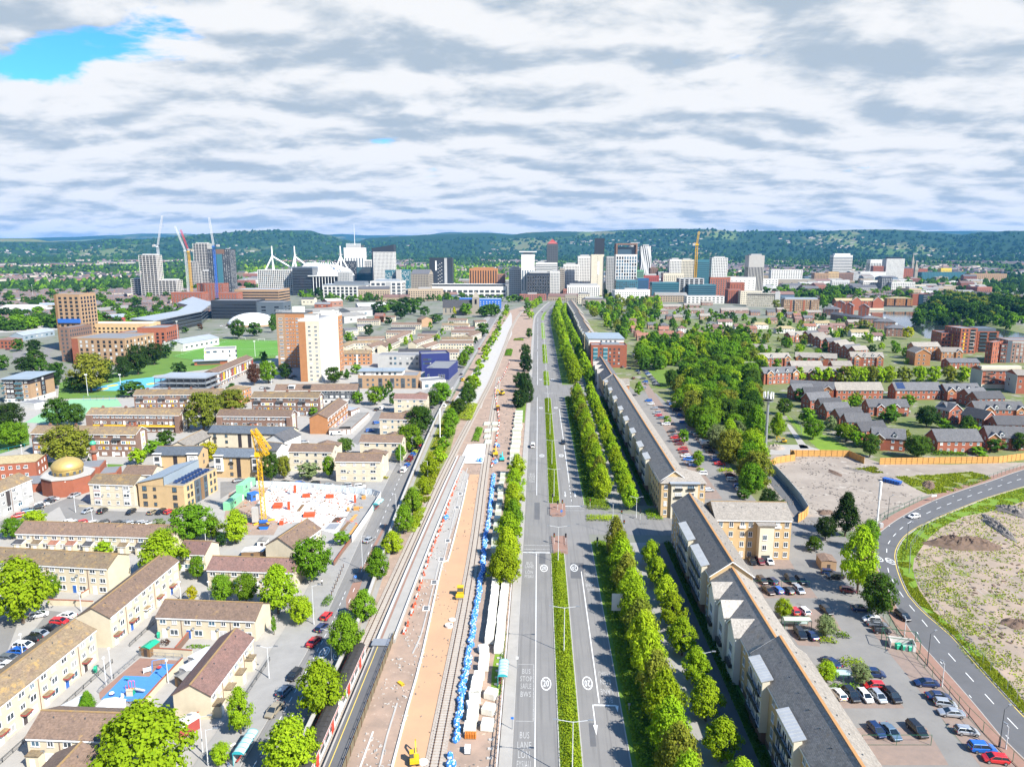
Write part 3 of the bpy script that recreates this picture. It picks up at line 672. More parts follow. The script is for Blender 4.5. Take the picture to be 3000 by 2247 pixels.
def crown_mesh(sed,shape,nl,ls,clumps):
 """leaf faces gathered in clumps through the crown's volume; unit: radius 1 wide, height 0..2"""
 r=random.Random(sed);vs_,fs=[],[]
 def prof(t):
  if shape=='ro':return sqrt(max(0,1-(2*t-1)**2))**.8
  if shape=='ov':return(sin(pi*min(1,t*.97+.03)**.72))**.75
  if shape=='cone':return min(1,t*6)*(1-t)**.75*1.12
  if shape=='column':return min(1,t*5)*min(1,(1-t)*2.6)**.6
  if shape=='low':return sqrt(max(0,1-t*t))
  return 1
 cs=[]
 for k in rg(clumps):
  t=r.random()**.9;pr=prof(t);a=r.random()*2*pi;q=pr*(.55+.45*sqrt(r.random()))if r.random()<.8 else pr*r.random()*.6
  bump=1+.22*sin(3*a+sed)*sin(5*t*pi+sed*.7)
  cs.append((q*cos(a)*bump,q*sin(a)*bump,t*2,.17+.15*r.random()))
 for k in rg(nl):
  cx,cy_,cz,cr=cs[r.randrange(len(cs))]
  d=Ve((r.gauss(0,1),r.gauss(0,1),r.gauss(0,.8)));d.normalize();rad=cr*(r.random()**.45)
  p=Ve((cx,cy_,cz))+d*rad
  nrm=(Ve((p.x,p.y,(p.z-.9)*.9+.25)).normalized()*.65+d*.6+Ve((r.gauss(0,.4),r.gauss(0,.4),r.gauss(0,.4)+.35))).normalized()
  x=nrm.orthogonal().normalized();y=nrm.cross(x);an=r.random()*2*pi;x,y=x*cos(an)+y*sin(an),y*cos(an)-x*sin(an)
  s1=ls*(.6+.8*r.random());s2=s1*(.55+.4*r.random());i=len(vs_)
  vs_+=[tuple(p-x*s1),tuple(p-y*s2+nrm*s1*.15),tuple(p+x*s1),tuple(p+y*s2+nrm*s1*.15)];fs.append((i,i+1,i+2,i+3))
 me=bpy.data.meshes.new('crown');me.from_pydata(vs_,[],fs);me.materials.append(M['ll']);me.update();return me
def trunk_mesh(sed):
 r=random.Random(sed);mb=MB();mb.tube((0,0,0),(.02,.01,1),.085,.06,7,caps=0)
 for k in rg(5):
  a=k*1.3+r.random();mb.tube((.02,.01,.82+.04*k),(.45*cos(a),.45*sin(a),1.45+.2*r.random()),.045,.012,5,caps=0)
 mb.tube((.02,.01,1),(0,0,1.9),.06,.012,6,caps=0)
 return mb.mesh('trunk',['bark'])
SH={}
def cro(shape,lod,var):
 key=(shape,lod,var)
 if key not in SH:
  nl,ls,cl={0:(6500,.058,150),1:(2800,.085,110),2:(900,.14,60),3:(260,.25,34)}[lod]
  SH[key]=crown_mesh(hash(key[1:])%999+len(shape)*17+var*31,shape,nl,ls,cl)
 return SH[key]
TREES=[]
def tree(p,w_,h_,shape='ro',lf='lg',lbl=None,grp=None,name='tree',clear=.18,cat='tree'):
 TREES.append({'p':Ve(p),'w':w_,'h':h_,'shape':shape,'lf':lf,'label':lbl,'group':grp,'name':name,'clear':clear,'cat':cat})
def tpx(c,x,yb,wpx,hpx,shape='ro',lf='lg',lbl=None,grp=None,name='tree',clear=.18,cat='tree'):
 """tree from its foot pixel and its width and height in that crop's pixels"""
 p=P(c,x,yb);k=px(c,1,0)[0]-px(c,0,0)[0];m_=mpp(p)
 h_=zat(p,c,x,yb-hpx);tree((p.x,p.y,gz(p.x,p.y)),wpx*k*m_,max(.5,h_),shape,lf,lbl,grp,name,clear,cat)
def pd(c,p,q,z):return(P(c,*p,z)-P(c,*q,z)).length
def ter(lbl,a,b,D,E,st_,unit=5.4,rm='rn',wall='buff',grp='buff brick terraces of estate',pch=None,trim='fw',sed=1,doors=1,dishes=1,name='terraced_houses',rise=2.1,end=1,canopy_mat='tr'):
 rr=random.Random(sed)
 B=bld(name,lbl,'terrace',a,b,D,E,'gable',rise,wall,rm,grp=grp,fas=trim,ovr=.25)
 n=max(2,round(B.L/unit));sh=E/st_
 for f in 'FB':
  if not vis(B,f):continue
  for i in rg(n):
   x0=B.L*i/n;u_=B.L/n
   for k in rg(st_):
    z=k*sh+sh*.56
    if k==0 and doors:
     door(B,f,x0+u_*.28,0,mat=rr.choice(['fw','fw','dd','door_blue']))
     wn(B,f,[x0+u_*.68],[z],1.9,1.35)
     if pch=='canopy':cnp(B,f,x0+u_*.28,mat=canopy_mat if rr.random()<.75 else 'white')
     elif pch=='porch':porch(B,f,x0+u_*.3,top=rr.choice(['ri','re','rd']))
     elif pch=='box':porch(B,f,x0+u_*.3,2.2,1.5,2.5,top='ri',lean=0)
    elif k==st_-1:wn(B,f,[x0+u_*.25],[z],1.5,1.05);wn(B,f,[x0+u_*.72],[z],1.1,1.05)
    else:wn(B,f,[x0+u_*.25],[z],1.2,1.15);wn(B,f,[x0+u_*.72],[z],1.6,1.3)
   if dishes and rr.random()<.6:dish(B,f,x0+u_*.5,sh*(st_-1)+.2)
  for i in rg(n+1):pbx(B,f,max(.05,B.L*i/n-.06),min(B.L-.05,B.L*i/n+.06),0,E-.3,.1,'bb','drainpipe')if i%2 else No
 for i in rg(n):vent(B,B.L*(i+.5)/n,D*.36)
 flu(B);return B
T1=ter('long buff three-storey terrace at lower left, beside blue playground',P(31,-300,1400,7.2),P(31,770,545,7.2),8.6,7.2,3,pch='canopy',sed=2,rm='ri')
T2=ter('long buff three-storey terrace running diagonally behind white and red parked cars',P(31,885,445,7.3),P(21,1440,1497,7.3),pd(31,(885,445),(632,432),7.3),7.3,3,pch='canopy',sed=3)
T3=ter('buff two-storey terrace behind playground with green shed in its garden',P(31,1265,440,5.),P(31,2062,472,5.),8.2,5.,2,sed=4)
T4=ter('buff two-storey terrace right of playground, facing the street with porches',P(31,1700,1075,5.),P(31,2045,612,5.),pd(31,(1425,1040),(1700,1075),5.),5.,2,pch='box',sed=5,rm='rp')
T5=ter('buff two-storey terrace below playground, half hidden by big lime tree',P(31,215,1415,5.),P(31,1000,1445,5.),8.4,5.,2,pch='box',sed=6)
dv=(T4.root.matrix_basis.to_3x3()@Ve((1,0,0)));q=P(31,880,1560,5.)
T6=ter('brown roof of a buff house at bottom edge, left of big lime tree',q-dv*22,q,9.,5.,2,sed=7)
T7=ter('buff three-storey terrace above near left car park with orange-flecked roof',P(21,-420,1490,7.2),P(21,868,1560,7.2),8.6,7.2,3,sed=8,rm='ri')
T8=ter('buff two-storey terrace with red-roofed porches below estate car park',P(21,125,1275,5.),P(21,1385,1312,5.),8.4,5.,2,pch='porch',sed=9)
T9=ter('short buff terrace with plum roof between two lime trees',P(21,1440,1440,5.),P(21,1655,1447,5.),8.,5.,2,sed=10,rm='rp')
T10=ter('low buff terrace with pinkish ribbed roof above street trees',P(21,1675,1570,5.),P(22,445,1592,5.),7.6,5.,2,sed=11,rm='rp')
T11=ter('wide brown-roofed house directly below building site',P(22,440,1397,5.2),P(22,663,1237,5.2),pd(22,(185,1395),(440,1397),5.2),5.2,2,sed=12,doors=0,rise=2.6)
TL=ter('grey rendered terrace at left edge with white bays',P(21,-200,1030,8.4),P(21,255,838,8.4),9,8.4,3,wall='ry',sed=13,pch=None,rm='ri')
for i in rg(5):pbx(TL,'F',TL.L*(i+.55)/5,TL.L*(i+.75)/5,3.0,7.9,.6,['white','white','dd','white','white'][i],'bay')
def flats3(lbl,a,b,E=8.2,D=8.5,sed=1,rm='rn',wall='cream',wing=1,st_=3):
 rr=random.Random(sed);B=bld('flats',lbl,'flats',a,b,D,E,'gable',2.0,wall,rm,grp='cream three-storey flats by street',fas='fw',ovr=.3)
 sh=E/st_;zs=[k*sh+sh*.55 for k in rg(st_)]
 wn(B,'F',[B.L*.17,B.L*.83],zs,2.1,1.15);wn(B,'F',[B.L*.42,B.L*.62],zs,1.0,1.15);wn(B,'R',[D*.5],zs[1:],1.0,1.1)
 for z in(sh*.98,sh*1.98):pbx(B,'F',0,B.L,z-.12,z+.06,.05,'buff','string_course')
 dish(B,'F',B.L*.9,zs[2]-.9);dish(B,'F',B.L*.3,zs[1])
 if wing:
  x0,x1=B.L*.42,B.L*.98;mb=MB().box(x0,x1,D+.02,D+7,0,E-.4);mb.bd('wing_wall',wall,B)
  e=[(x0-.3,D-2,E-.4),(x1+.3,D-2,E-.4),(x1+.3,D+7.3,E-.4),(x0-.3,D+7.3,E-.4)];r0=((x0+x1)/2,D+.5,E+1.9);r1=((x0+x1)/2,D+3.2,E+1.9)
  MB().fc([e[1],e[2],r1,r0]).fc([e[2],e[3],r1]).fc([e[3],e[0],r0,r1]).fc([e[0],e[1],r0]).bd('wing_roof',rm,B)
 flu(B);return B
flats3('cream three-storey flats with brown roof directly behind row of parked cars by hoarding',P(22,780,692,8.2),P(22,1145,696,8.2),sed=1)
flats3('cream three-storey flats with brown roof right of yellow crane',P(22,403,614,8.2),P(22,752,618,8.2),sed=2)
flats3('cream three-storey flats with brown roof left of dark red van',P(22,977,537,8.2),P(22,1312,543,8.2),sed=3)
flats3('cream flats with brown roof right of garage court, half behind street trees',P(22,1137,350,8.2),P(22,1385,355,8.2),sed=4)
flats3('cream flats with plum roof in front of tan modern flats',P(22,1254,190,8.2),P(22,1518,192,8.2),sed=5,rm='rp')
B=flats3('cream three-storey flats with red-trimmed bays above estate car park',P(21,718,868,8.4),P(21,1078,880,8.4),sed=6,wing=0,rm='ri')
for x in(.17,.83):pbx(B,'F',B.L*x-1.3,B.L*x+1.3,.3,8.0,.12,'rw','bay_panel');wn(B,'F',[B.L*x],[1.5,4.3,7.],2.1,1.2,out=.12)
for z in(2.9,5.7):pbx(B,'F',B.L*.17-1.3,B.L*.17+1.3,z-.1,z+.1,.16,'tr','trim')
flats3('low brown-roofed flats behind blue-roofed building',P(21,985,800,6.),P(21,1225,800,6.),6.,9,7,wing=0)
def maison(lbl,a,b,E,D,kind,sed,rm='ri',gable_white=1,wall='bb'):
 rr=random.Random(sed);B=bld('maisonette_block',lbl,'flats',a,b,D,E,'gable',2.2,wall,rm,grp='brown brick maisonettes with yellow panels',ovr=.35,fas='fw',brg='fw')
 n=max(3,round(B.L/11));u_=B.L/n
 for i in rg(n):chimney(B,u_*(i+.5),1.3,.7,.9)
 if kind=='balcony':
  sh=E/4
  for i in rg(n):
   x=u_*i
   wn(B,'F',[x+u_*.2,x+u_*.34,x+u_*.72,x+u_*.86],[sh*3.62],1.3,1.1)
   pbx(B,'F',x+u_*.12,x+u_*.44,sh*2.98,sh*3.26,.9,'sd','balcony')
   pbx(B,'F',x+u_*.785,x+u_*.815+.5,sh*3.4,sh*3.85,.06,'yp','panel')
   wn(B,'F',[x+u_*.16],[sh*2.5],2.2,1.5);pbx(B,'F',x+u_*.42,x+u_*.97,sh*2.22,sh*2.78,.05,'fw','window_band')
   wn(B,'F',[x+u_*.52,x+u_*.87],[sh*2.5],1.7,1.3,out=.05);pbx(B,'F',x+u_*.62,x+u_*.68,sh*2.26,sh*2.74,.09,'yp','panel');pbx(B,'F',x+u_*.71,x+u_*.77,sh*2.26,sh*2.74,.09,'yp','panel')
   wn(B,'F',[x+u_*.14,x+u_*.36,x+u_*.6,x+u_*.88],[sh*1.5],1.3,1.1);pbx(B,'F',x+u_*.22,x+u_*.28,sh*1.3,sh*1.72,.06,'yp','panel');pbx(B,'F',x+u_*.71,x+u_*.78,sh*1.3,sh*1.72,.06,'yp','panel')
   wn(B,'F',[x+u_*.25,x+u_*.75],[sh*.52],2.2,1.2);door(B,'F',x+u_*.48);door(B,'F',x+u_*.04+.6)
  if gable_white:
   pbx(B,'R',D*.42,D*.78,.2,E+.2,.07,'rw','gable_panel')
   for z in(.85,.45):pbx(B,'R',D*.52,D*.58,E*z-.6,E*z+.6,.11,'yp','panel');pbx(B,'R',D*.63,D*.69,E*z-.6,E*z+.6,.11,'yp','panel')
   wn(B,'R',[D*.6],[E*.65],.9,1.1,out=.07)
 else:
  sh=E/3
  for i in rg(n):
   x=u_*i
   wn(B,'F',[x+u_*q_ for q_ in(.12,.3,.45,.62,.78,.92)],[sh*2.6],1.3,1.15);wn(B,'F',[x+u_*.1,x+u_*.42,x+u_*.75],[sh*1.65],1.6,1.15)
   door(B,'F',x+u_*.25,sh*1.2,mat='dd');door(B,'F',x+u_*.6,sh*1.2)
   wn(B,'F',[x+u_*.1,x+u_*.38,x+u_*.62,x+u_*.85],[sh*.45],1.5,1.1);door(B,'F',x+u_*.24)
  for s0,s1 in((.07,.475),(.56,.95)):pbx(B,'F',B.L*s0,B.L*s1,sh*1.02,sh*1.34,1.0,'yp','balcony',inn=-.85);pbx(B,'F',B.L*s0,B.L*s1,sh*.98,sh*1.02,1.0,'cn','deck')
  p=fpt(B,'F',B.L*.5);p=Ve(p)
  MB().box(p.x-1.5,p.x+1.5,-1.3,-.01,0,sh*1.95).prism([(p.x-1.8,-1.6),(p.x+1.8,-1.6),(p.x+1.8,-.01),(p.x-1.8,-.01)],sh*1.95,sh*2.02,1).bd('stair_tower',['rb','rs'],B);wn(B,'F',[B.L*.5],[sh*1.55],.9,1.2,out=1.3)
  pbx(B,'F',0,B.L*.065,0,E-.35,1.0,'bb','end_wall');pbx(B,'F',B.L*.955,B.L,0,E-.35,1.0,'bb','end_wall')
  if gable_white:
   pbx(B,'R',D*.3,D*.75,.2,E+.3,.07,'rw','gable_panel')
   for z in(.9,.42):pbx(B,'R',D*.42,D*.48,E*z-.6,E*z+.6,.11,'yp','panel');pbx(B,'R',D*.56,D*.62,E*z-.6,E*z+.6,.11,'yp','panel')
   wn(B,'R',[D*.52],[E*.66,E*.15],.8,1.0,out=.07)
 flu(B);return B
maison('brown maisonette block with small top balconies behind mosque minaret',P(21,250,466,10.),P(21,1095,476,10.),10.,9.,'balcony',1)
maison('brown maisonette block with yellow access balcony, left of broad olive tree',P(21,700,313,9.),P(21,1450,320,9.),9.,9.,'deck',2)
maison('brown maisonette block with yellow access balcony right of broad olive tree',P(21,1755,326,9.),P(22,415,332,9.),9.,9.,'deck',3,'rn')
maison('brown maisonette block directly below grey steel-framed building',P(21,1080,158,10.),P(21,1790,152,10.),10.,8.5,'balcony',4,gable_white=1)
maison('brown maisonette block in front of dark block with two dormers',P(22,100,176,10.),P(22,640,182,10.),10.,8.5,'balcony',5)
B=bld('maisonette_block','dark brick block with a white and a black roof dormer below tower blocks','flats',P(22,288,123,8.),P(22,955,118,8.),9,8.,'gable',2.8,'sd','rn',fas='fw')
wn(B,'F',spr(9,18,B.L),[1.3,6.9],1.5,1.2);wn(B,'F',spr(9,18,B.L),[4.2],1.9,1.3);pbx(B,'F',B.L*.55,B.L,0,2.7,.06,'rw','render_band');dor(B,B.L*.2,3.6,1.9,.8,'white','rh',1);dor(B,B.L*.39,4.,1.9,.8,'dc','rd',1)
for i in rg(6):vent(B,B.L*(.45+.1*i),2.5)
flu(B)
B=ter('orange brick flats turned gable-on, beside garage row',P(22,715,345,8.),P(22,878,216,8.),pd(22,(568,345),(715,345),8.),8.,3,wall='ob',sed=20,grp=None,doors=1,name='flats')
G=bld('garage_block','long row of flat-roofed garages in court','garages',P(22,905,430,2.5),P(22,1053,297,2.5),6.5,2.5,'flat',0,'bb','as',par=0)
for i in rg(12):pbx(G,'F',G.L*(i+.12)/12,G.L*(i+.88)/12,0,2.1,.06,'offwhite','garage_door')
G=bld('garage_block','short garage block with metal roof beside orange brick flats','garages',P(22,905,285,3.),P(22,975,260,3.),8,3.,'flat',0,'bb','mr',par=0)
for i in rg(4):pbx(G,'F',G.L*(i+.12)/4,G.L*(i+.88)/4,0,2.3,.06,'offwhite','garage_door')
G=bld('garage_block','low flat-roofed garages behind white minibus','garages',P(22,725,440,2.5),P(22,905,432,2.5),5,2.5,'flat',0,'bb','as',par=0)
for i in rg(5):pbx(G,'F',G.L*(i+.12)/5,G.L*(i+.88)/5,0,2.1,.06,'offwhite','garage_door')
def gflats(lbl,a,b,E=8.6,D=9,sed=1,bays=(),rm='roof_blue',wall='yb',slots=()):
 B=bld('flats',lbl,'flats',a,b,D,E,'gable',2.2,wall,rm,grp='grey-roofed yellow brick flats',fas='fd',ovr=.4)
 sh=E/3;zs=[sh*.55,sh*1.55,sh*2.5]
 for s_ in bays:pbx(B,'F',B.L*s_[0],B.L*s_[1],sh*.95,E-.3,.8,'rw','bay');wn(B,'F',[B.L*(s_[0]+s_[1])/2],zs[1:],1.8,1.5,'dark',out=.8);pbx(B,'F',B.L*s_[0]-.3,B.L*s_[1]+.3,E+.4,E+.7,1.1,'rw','bay_roof')
 for s_ in slots:pbx(B,'F',B.L*s_-.8,B.L*s_+.8,.3,E-.4,.05,'dk','stair_slot')
 xs=[x for x in spr(max(3,round(B.L/5)),0,B.L)if not any(s_[0]*B.L-.8<x<s_[1]*B.L+.8 for s_ in bays)and not any(abs(x-s_*B.L)<1.6 for s_ in slots)]
 wn(B,'F',xs,zs,1.2,1.3,'dark');wn(B,'R',[D*.5],zs[1:],1.,1.2,'dark')
 for x in xs[::2]:pbx(B,'F',x-.9,x+.9,sh*1.95,sh*2.2,.35,'railing','balcony')
 flu(B);return B
gflats('yellow brick flats with blue-grey roof and white corner bays, left of yellow tree',P('h2',222,1230,8.6),P('h2',790,1228,8.6),sed=1,bays=((.0,.16),(.76,.98)),slots=(.47,))
gflats('yellow brick flats with blue-grey roof and dark stair slot, left of yellow crane',P('h2',990,1250,8.6),P('h2',1560,1260,8.6),sed=2,bays=((.01,.2),(.86,1.)),slots=(.54,))
gflats('long cream flats with blue-grey roof behind yellow tree',P('h2',922,942,8.6),P('h2',1960,968,8.6),sed=3,wall='cream',slots=(.38,.5))
gflats('low yellow flats with grey roof turned diagonally beside round dark tree',P('h2',675,1130,7.),P('h2',962,978,7.),7.,pd('h2',(430,1115),(675,1130),7.),4,rm='rg',wall='cream')
B=bld('flats','white gable-fronted house with grey roof above yellow crane','flats',P('h2',1655,1035,8.),P('h2',1890,1055,8.),12,8.,'gabley',2.6,'rw','rs');wn(B,'F',[2,5],[2,5],1.2,1.4,'dark');flu(B)
B=bld('flats','small white house with slate roof just right of crane jib','flats',P('h2',1500,1150,6.),P('h2',1790,1175,6.),8,6.,'gable',2.,'rw','rs');wn(B,'F',[2,5,8],[2,4.6],1.2,1.3,'dark');flu(B)
a=P(21,1113,862,9.);b=P(21,1482,880,9.);D=pd(21,(1482,880),(1738,738),9.)
B=bld('care_home','yellow brick building with tilted blue-grey roof and solar panels','building',a,b,D,8.2,'flat',0,'yb','fr',par=.25)
xs=B.L*.60
MB().fc([(-.4,-.4,8.9),(xs,-.4,11.6),(xs,D+.4,11.6),(-.4,D+.4,8.9)]).fc([(-.4,-.4,8.7),(-.4,D+.4,8.7),(xs,D+.4,11.4),(xs,-.4,11.4)]).fc([(-.4,-.4,8.7),(xs,-.4,11.4),(xs,-.4,11.6),(-.4,-.4,8.9)]).bd('tilted_roof','zinc',B)
Fz('gable_wall','yb',B,[(0,-.01,8.1),(xs-.1,-.01,8.1),(xs-.1,-.01,11.35),(0,-.01,8.8)]);Bx('clerestory','zinc',B,xs-.3,xs-.05,-.2,D,8.3,11.4)
for r_ in rg(2):
 for k in rg(8):
  x=xs+1.2+r_*(B.L-xs-1.)*.5;y=2.5+k*(D-5)/8;MB().fc([(x,y,8.5),(x+1.7,y,8.5),(x+1.7,y+1.5,9.2),(x,y+1.5,9.2)]).fc([(x,y+1.5,8.35),(x,y+1.5,9.2),(x+1.7,y+1.5,9.2),(x+1.7,y+1.5,8.35)]).bd('solar_panel','solar',B)
wn(B,'F',[B.L*.14,B.L*.8],[1.4,4.2,6.9],1.6,1.6,'dark');wn(B,'F',[B.L*.36],[1.4,4.2,6.9],1.1,1.1,'dark');wn(B,'R',[D*.12,D*.22,D*.8,D*.92],[1.4,4.2,6.9],1.2,1.5,'dark')
pbx(B,'R',D*.3,D*.68,.1,8.3,.25,'sc','cladding');pbx(B,'R',D*.47,D*.56,.1,8.2,.32,'wood','cladding_slot');wn(B,'R',[D*.37,D*.62],[1.4,4.2,6.9],1.3,1.6,'dark',out=.25);flu(B)
til('ra',(.36,.29,.16),(.30,.24,.13),No)
B=bld('brick_building','red brick corner building with pale hipped roof left of mosque','building',P(21,-260,735,6.5),P(21,285,697,6.5),13,6.5,'hip',1.4,'rb','ra',ovr=.2)
wn(B,'F',spr(7,2,B.L-2),[1.6,4.8],1.2,1.3);wn(B,'R',[3,7,10],[1.6,4.8],1.,1.3);dish(B,'F',B.L-4,4.6);flu(B)
pln('gold',(.55,.40,.14),.5,.45);pln('mosque_green',(.06,.36,.22),.4)
c0=P(21,458,985);c0=c0+Ve((0,7.5,0))
MQ=thg('mosque','red brick mosque with a golden ribbed dome','mosque',(c0.x,c0.y,0),.35)
Pz('wall','rb',MQ,[(8.6*cos(pi/8+k*pi/4),8.6*sin(pi/8+k*pi/4))for k in rg(8)],0,6.4)
Pz('roof_slab','cn',MQ,[(8.9*cos(pi/8+k*pi/4),8.9*sin(pi/8+k*pi/4))for k in rg(8)],6.4,6.8,bt=1)
def ring(r,z,n=32,rib=0.):return[((r+rib*abs(sin(8*pi*k*2/n)))*cos(2*pi*k/n),(r+rib*abs(sin(8*pi*k*2/n)))*sin(2*pi*k/n),z)for k in rg(n)]
DM=MB().loft([ring(4.9,6.7),ring(5.0,8.4),ring(5.1,8.6)]).loft([ring(5.1,8.6),ring(5.25,9.3,rib=.1),ring(5.0,10.3,rib=.15),ring(4.2,11.4,rib=.15),ring(2.9,12.2,rib=.1),ring(1.3,12.75,rib=.05),ring(.2,12.95)]).bd('dome','gold',MQ,smooth=1)
Tb('finial','gold',DM,(0,0,12.8),(0,0,14.0),.12,.03)
for k in rg(14):
 t_=2*pi*k/14;MB().box(-.42,.42,-.03,.1,-.55,.55).bd('drum_window','glass',DM,(5.02*cos(t_),5.02*sin(t_),7.6),t_+pi/2)
MB().box(-4,9,6.5,17,0,6.2).box(9,15,4,13,0,4.2).bd('rear_hall','rb',MQ);MB().box(-3.6,8.6,7.4,16.6,6.2,6.5).box(9.4,14.6,4.4,12.6,4.2,4.45).bd('hall_roof','fr',MQ)
Bx('side_hall','rb',MQ,-20,-8.3,2,12,0,3.2);Bx('hall_roof','fr',MQ,-20.2,-8.4,1.8,12.2,3.2,3.45,bt=1)
p=P(21,777,800);z=zat(p,21,755,530)
MN=thg('minaret','slim brick minaret with a green cap beside mosque','minaret',(p.x,p.y,0));Tb('shaft','rb',MN,(0,0,0),(0,0,z-1.2),1.0,.85,16)
MB().tube((0,0,z*.62),(0,0,z*.68),1.0,1.75,16).tube((0,0,z*.68),(0,0,z*.735),1.75,1.75,16).bd('balcony','bb',MN);Lo('cap','mosque_green',MN,[[(r_*cos(k*pi/8),r_*sin(k*pi/8),z-1.3+h_)for k in rg(16)]for r_,h_ in((1.15,0),(1.2,.5),(.9,1.1),(.1,1.5))])
E=42.
TWB=P('tw',985,386,E);TWA=P('tw',585,386,E);TWA.y=TWB.y;TNA=P('tw',180,245,E);TNB=P('tw',720,245,E);TNB.y=TNA.y
B=bld('tower_block','white and orange fourteen-storey tower block, nearer of pair','tower',TWA,TWB,56,E,'flat',0,'rc','fr',par=.9,exm='rw')
WT=B;sh=E/15
pbx(B,'F',0,B.L*.34,0,E-.6,.12,'ob','brick_bay');pbx(B,'R',B.D*.82,B.D,0,E-.6,.35,'ob','brick_bay')
pbx(B,'R',B.D*.0,B.D*.8,.0,E-.6,.12,'rw','insulated_wall')
zs=[sh*(k+.55)for k in rg(15)]
wn(B,'F',[B.L*.52,B.L*.82],zs[:14],1.9,1.3,force=1);wn(B,'R',spr(3,B.D*.83,B.D*.99),zs[:14],1.3,1.2,out=.35)
for i,x in en(spr(7,B.D*.05,B.D*.78)):wn(B,'R',[x],zs[:14],1.5,1.2,out=.12,gse=['gc'])
for k in rg(1,15):pbx(B,'F',B.L*.34,B.L+.02,sh*k-.06,sh*k+.06,.06,'rw','floor_band')
for y0,x0,x1 in((.02,.28,.82),(.82,.1,.7)):
 yb=B.D*y0;Bx('plant_room','rw',B,B.L*x0,B.L*x1,yb+.6,yb+B.D*.12,E,E+4.2);Pz('plant_roof','as',B,[(B.L*x0-.2,yb+.4),(B.L*x1+.2,yb+.4),(B.L*x1+.2,yb+B.D*.13),(B.L*x0-.2,yb+B.D*.13)],E+4.2,E+4.5,bt=1)
mb=MB()
for k in rg(40):mb.box(B.L-.3,B.L-.1,B.D*k/40,B.D*k/40+.08,E+.9,E+1.9)
for k in rg(16):mb.box(B.L*k/16,B.L*k/16+.08,.1,.3,E+.9,E+1.9)
mb.box(B.L-.25,B.L-.15,0,B.D,E+1.85,E+1.95).box(0,B.L,.15,.25,E+1.85,E+1.95).bd('roof_railing','ws',B);flu(B)
B=bld('tower_block','tan brick fourteen-storey tower block behind white one','tower',TNA,TNB,20,E,'flat',0,'ob','fr',par=.8,exm='sd')
pbx(B,'F',0,B.L*.3,0,E-.6,.35,'tb','brick_bay');wn(B,'F',[B.L*.15],zs[:14],3.,1.4,out=.35);wn(B,'F',[B.L*.37,B.L*.72,B.L*.88],zs[:14],2.2,1.3);wn(B,'F',[B.L*.49,B.L*.58],zs[:14],.9,.9)
Bx('plant_room','rw',B,B.L*.55,B.L*.9,2,8,E,E+5)
mb=MB()
for k in rg(30):mb.box(B.L*k/30,B.L*k/30+.1,.1,.3,E+.8,E+2.6)
mb.box(0,B.L,.12,.28,E+2.5,E+2.65).box(0,B.L,.12,.28,E+1.6,E+1.7).bd('roof_railing','ws',B);flu(B)
E=11.5
a=P('bl',105,372,8.4);b=P('bl',742,372,8.4)
B=bld('flats','tan brick modern flats with set-back grey top floor and dark window slots','flats',a,b,17,8.4,'flat',0,'tb','fr',par=.4)
Bx('top_floor','rw',B,B.L*.02,B.L*.74,1.5,13,8.4,11.2);Bx('top_roof','zinc',B,-.4,B.L*.76,.6,14,11.2,11.6,bt=1);Bx('rooflight','mr',B,B.L*.4,B.L*.5,5,8,11.6,12.3)
for s_ in(.035,.375,.575,.755,.94):pbx(B,'F',B.L*s_-1.3,B.L*s_+1.3,.6,6.9,.15,'sc','window_slot');wn(B,'F',[B.L*s_],[2.2,5.4],1.7,2.2,'dark',out=.15)
wn(B,'F',[B.L*k for k in(.16,.25,.47,.66,.85)],[2.6,5.8],1.2,1.2,'dark');wn(B,'F',[B.L*k for k in(.1,.24,.32,.4,.53,.62)],[9.8],1.4,1.4,'dark',out=-1.48);wn(B,'R',[5,11],[2.6,5.8],1.2,1.2,'dark');flu(B)
B=bld('school','long pale rendered block with dark flat roof behind tan modern flats','building',P('bl',315,148,10.),P('bl',785,152,10.),14,10.,'flat',0,'ry','fr',par=.2)
wn(B,'F',[B.L*k for k in(.3,.4,.52,.68,.78,.9)],[3.6,7.6],1.7,1.8,'dark');flu(B)
B=bld('theatre','tall navy blue box with open flat roof','building',P('bl',785,148,12.5),P('bl',1088,138,12.5),16,12.5,'flat',0,'navy','fr',par=.9);wn(B,'F',spr(5,1,B.L*.35),[6,9],1,1.2,'dark');flu(B)
B=bld('theatre_annex','low navy blue box with grey flat roof by street','building',P('bl',822,294,7.8),P('bl',1078,298,7.8),pd('bl',(1078,298),(1133,215),7.8),7.8,'flat',0,'navy','fr',par=.5)
wn(B,'F',[B.L*k for k in(.15,.6,.7,.8)],[2.5],.9,2.6);Bx('roof_plant','galv',B,B.L*.15,B.L*.3,4,7,7.9,9);flu(B)
B=bld('shop','low white flat-roofed shop at street corner below navy block','shop',P('bl',795,438,4.5),P('bl',1045,420,4.5),14,4.5,'flat',0,'rw','fr',par=.5)
wn(B,'F',[3,8,13],[1.8],2.6,1.8,'dark');flu(B)
B=bld('flats','orange brick three-storey flats with lichen roof right of white tower','flats',P(12,845,1207,9.),P(12,1065,1205,9.),9,9.,'gable',2.2,'ob','ri');wn(B,'F',spr(6,0,B.L),[1.6,4.6,7.6],1.8,1.3);pbx(B,'F',B.L*.47,B.L*.53,.2,8.6,.06,'rw','panel');[chimney(B,B.L*k)for k in(.3,.8)];flu(B)
B=bld('flats','orange brick gable-ended flats right of steel-framed building','flats',P('h2',1325,415,8.5),P('h2',1462,365,8.5),12,8.5,'hip',2.2,'ob','ri');wn(B,'F',spr(4,0,B.L),[1.5,4.3,7.],1.4,1.2);flu(B)
B=ter('long dark-roofed terrace with white bay panels below white school',P(11,1748,1365,9.),P(11,2046,1238,9.),9.5,9.,3,wall='bb',sed=30,grp=None,doors=1,name='terraced_houses',unit=5.)
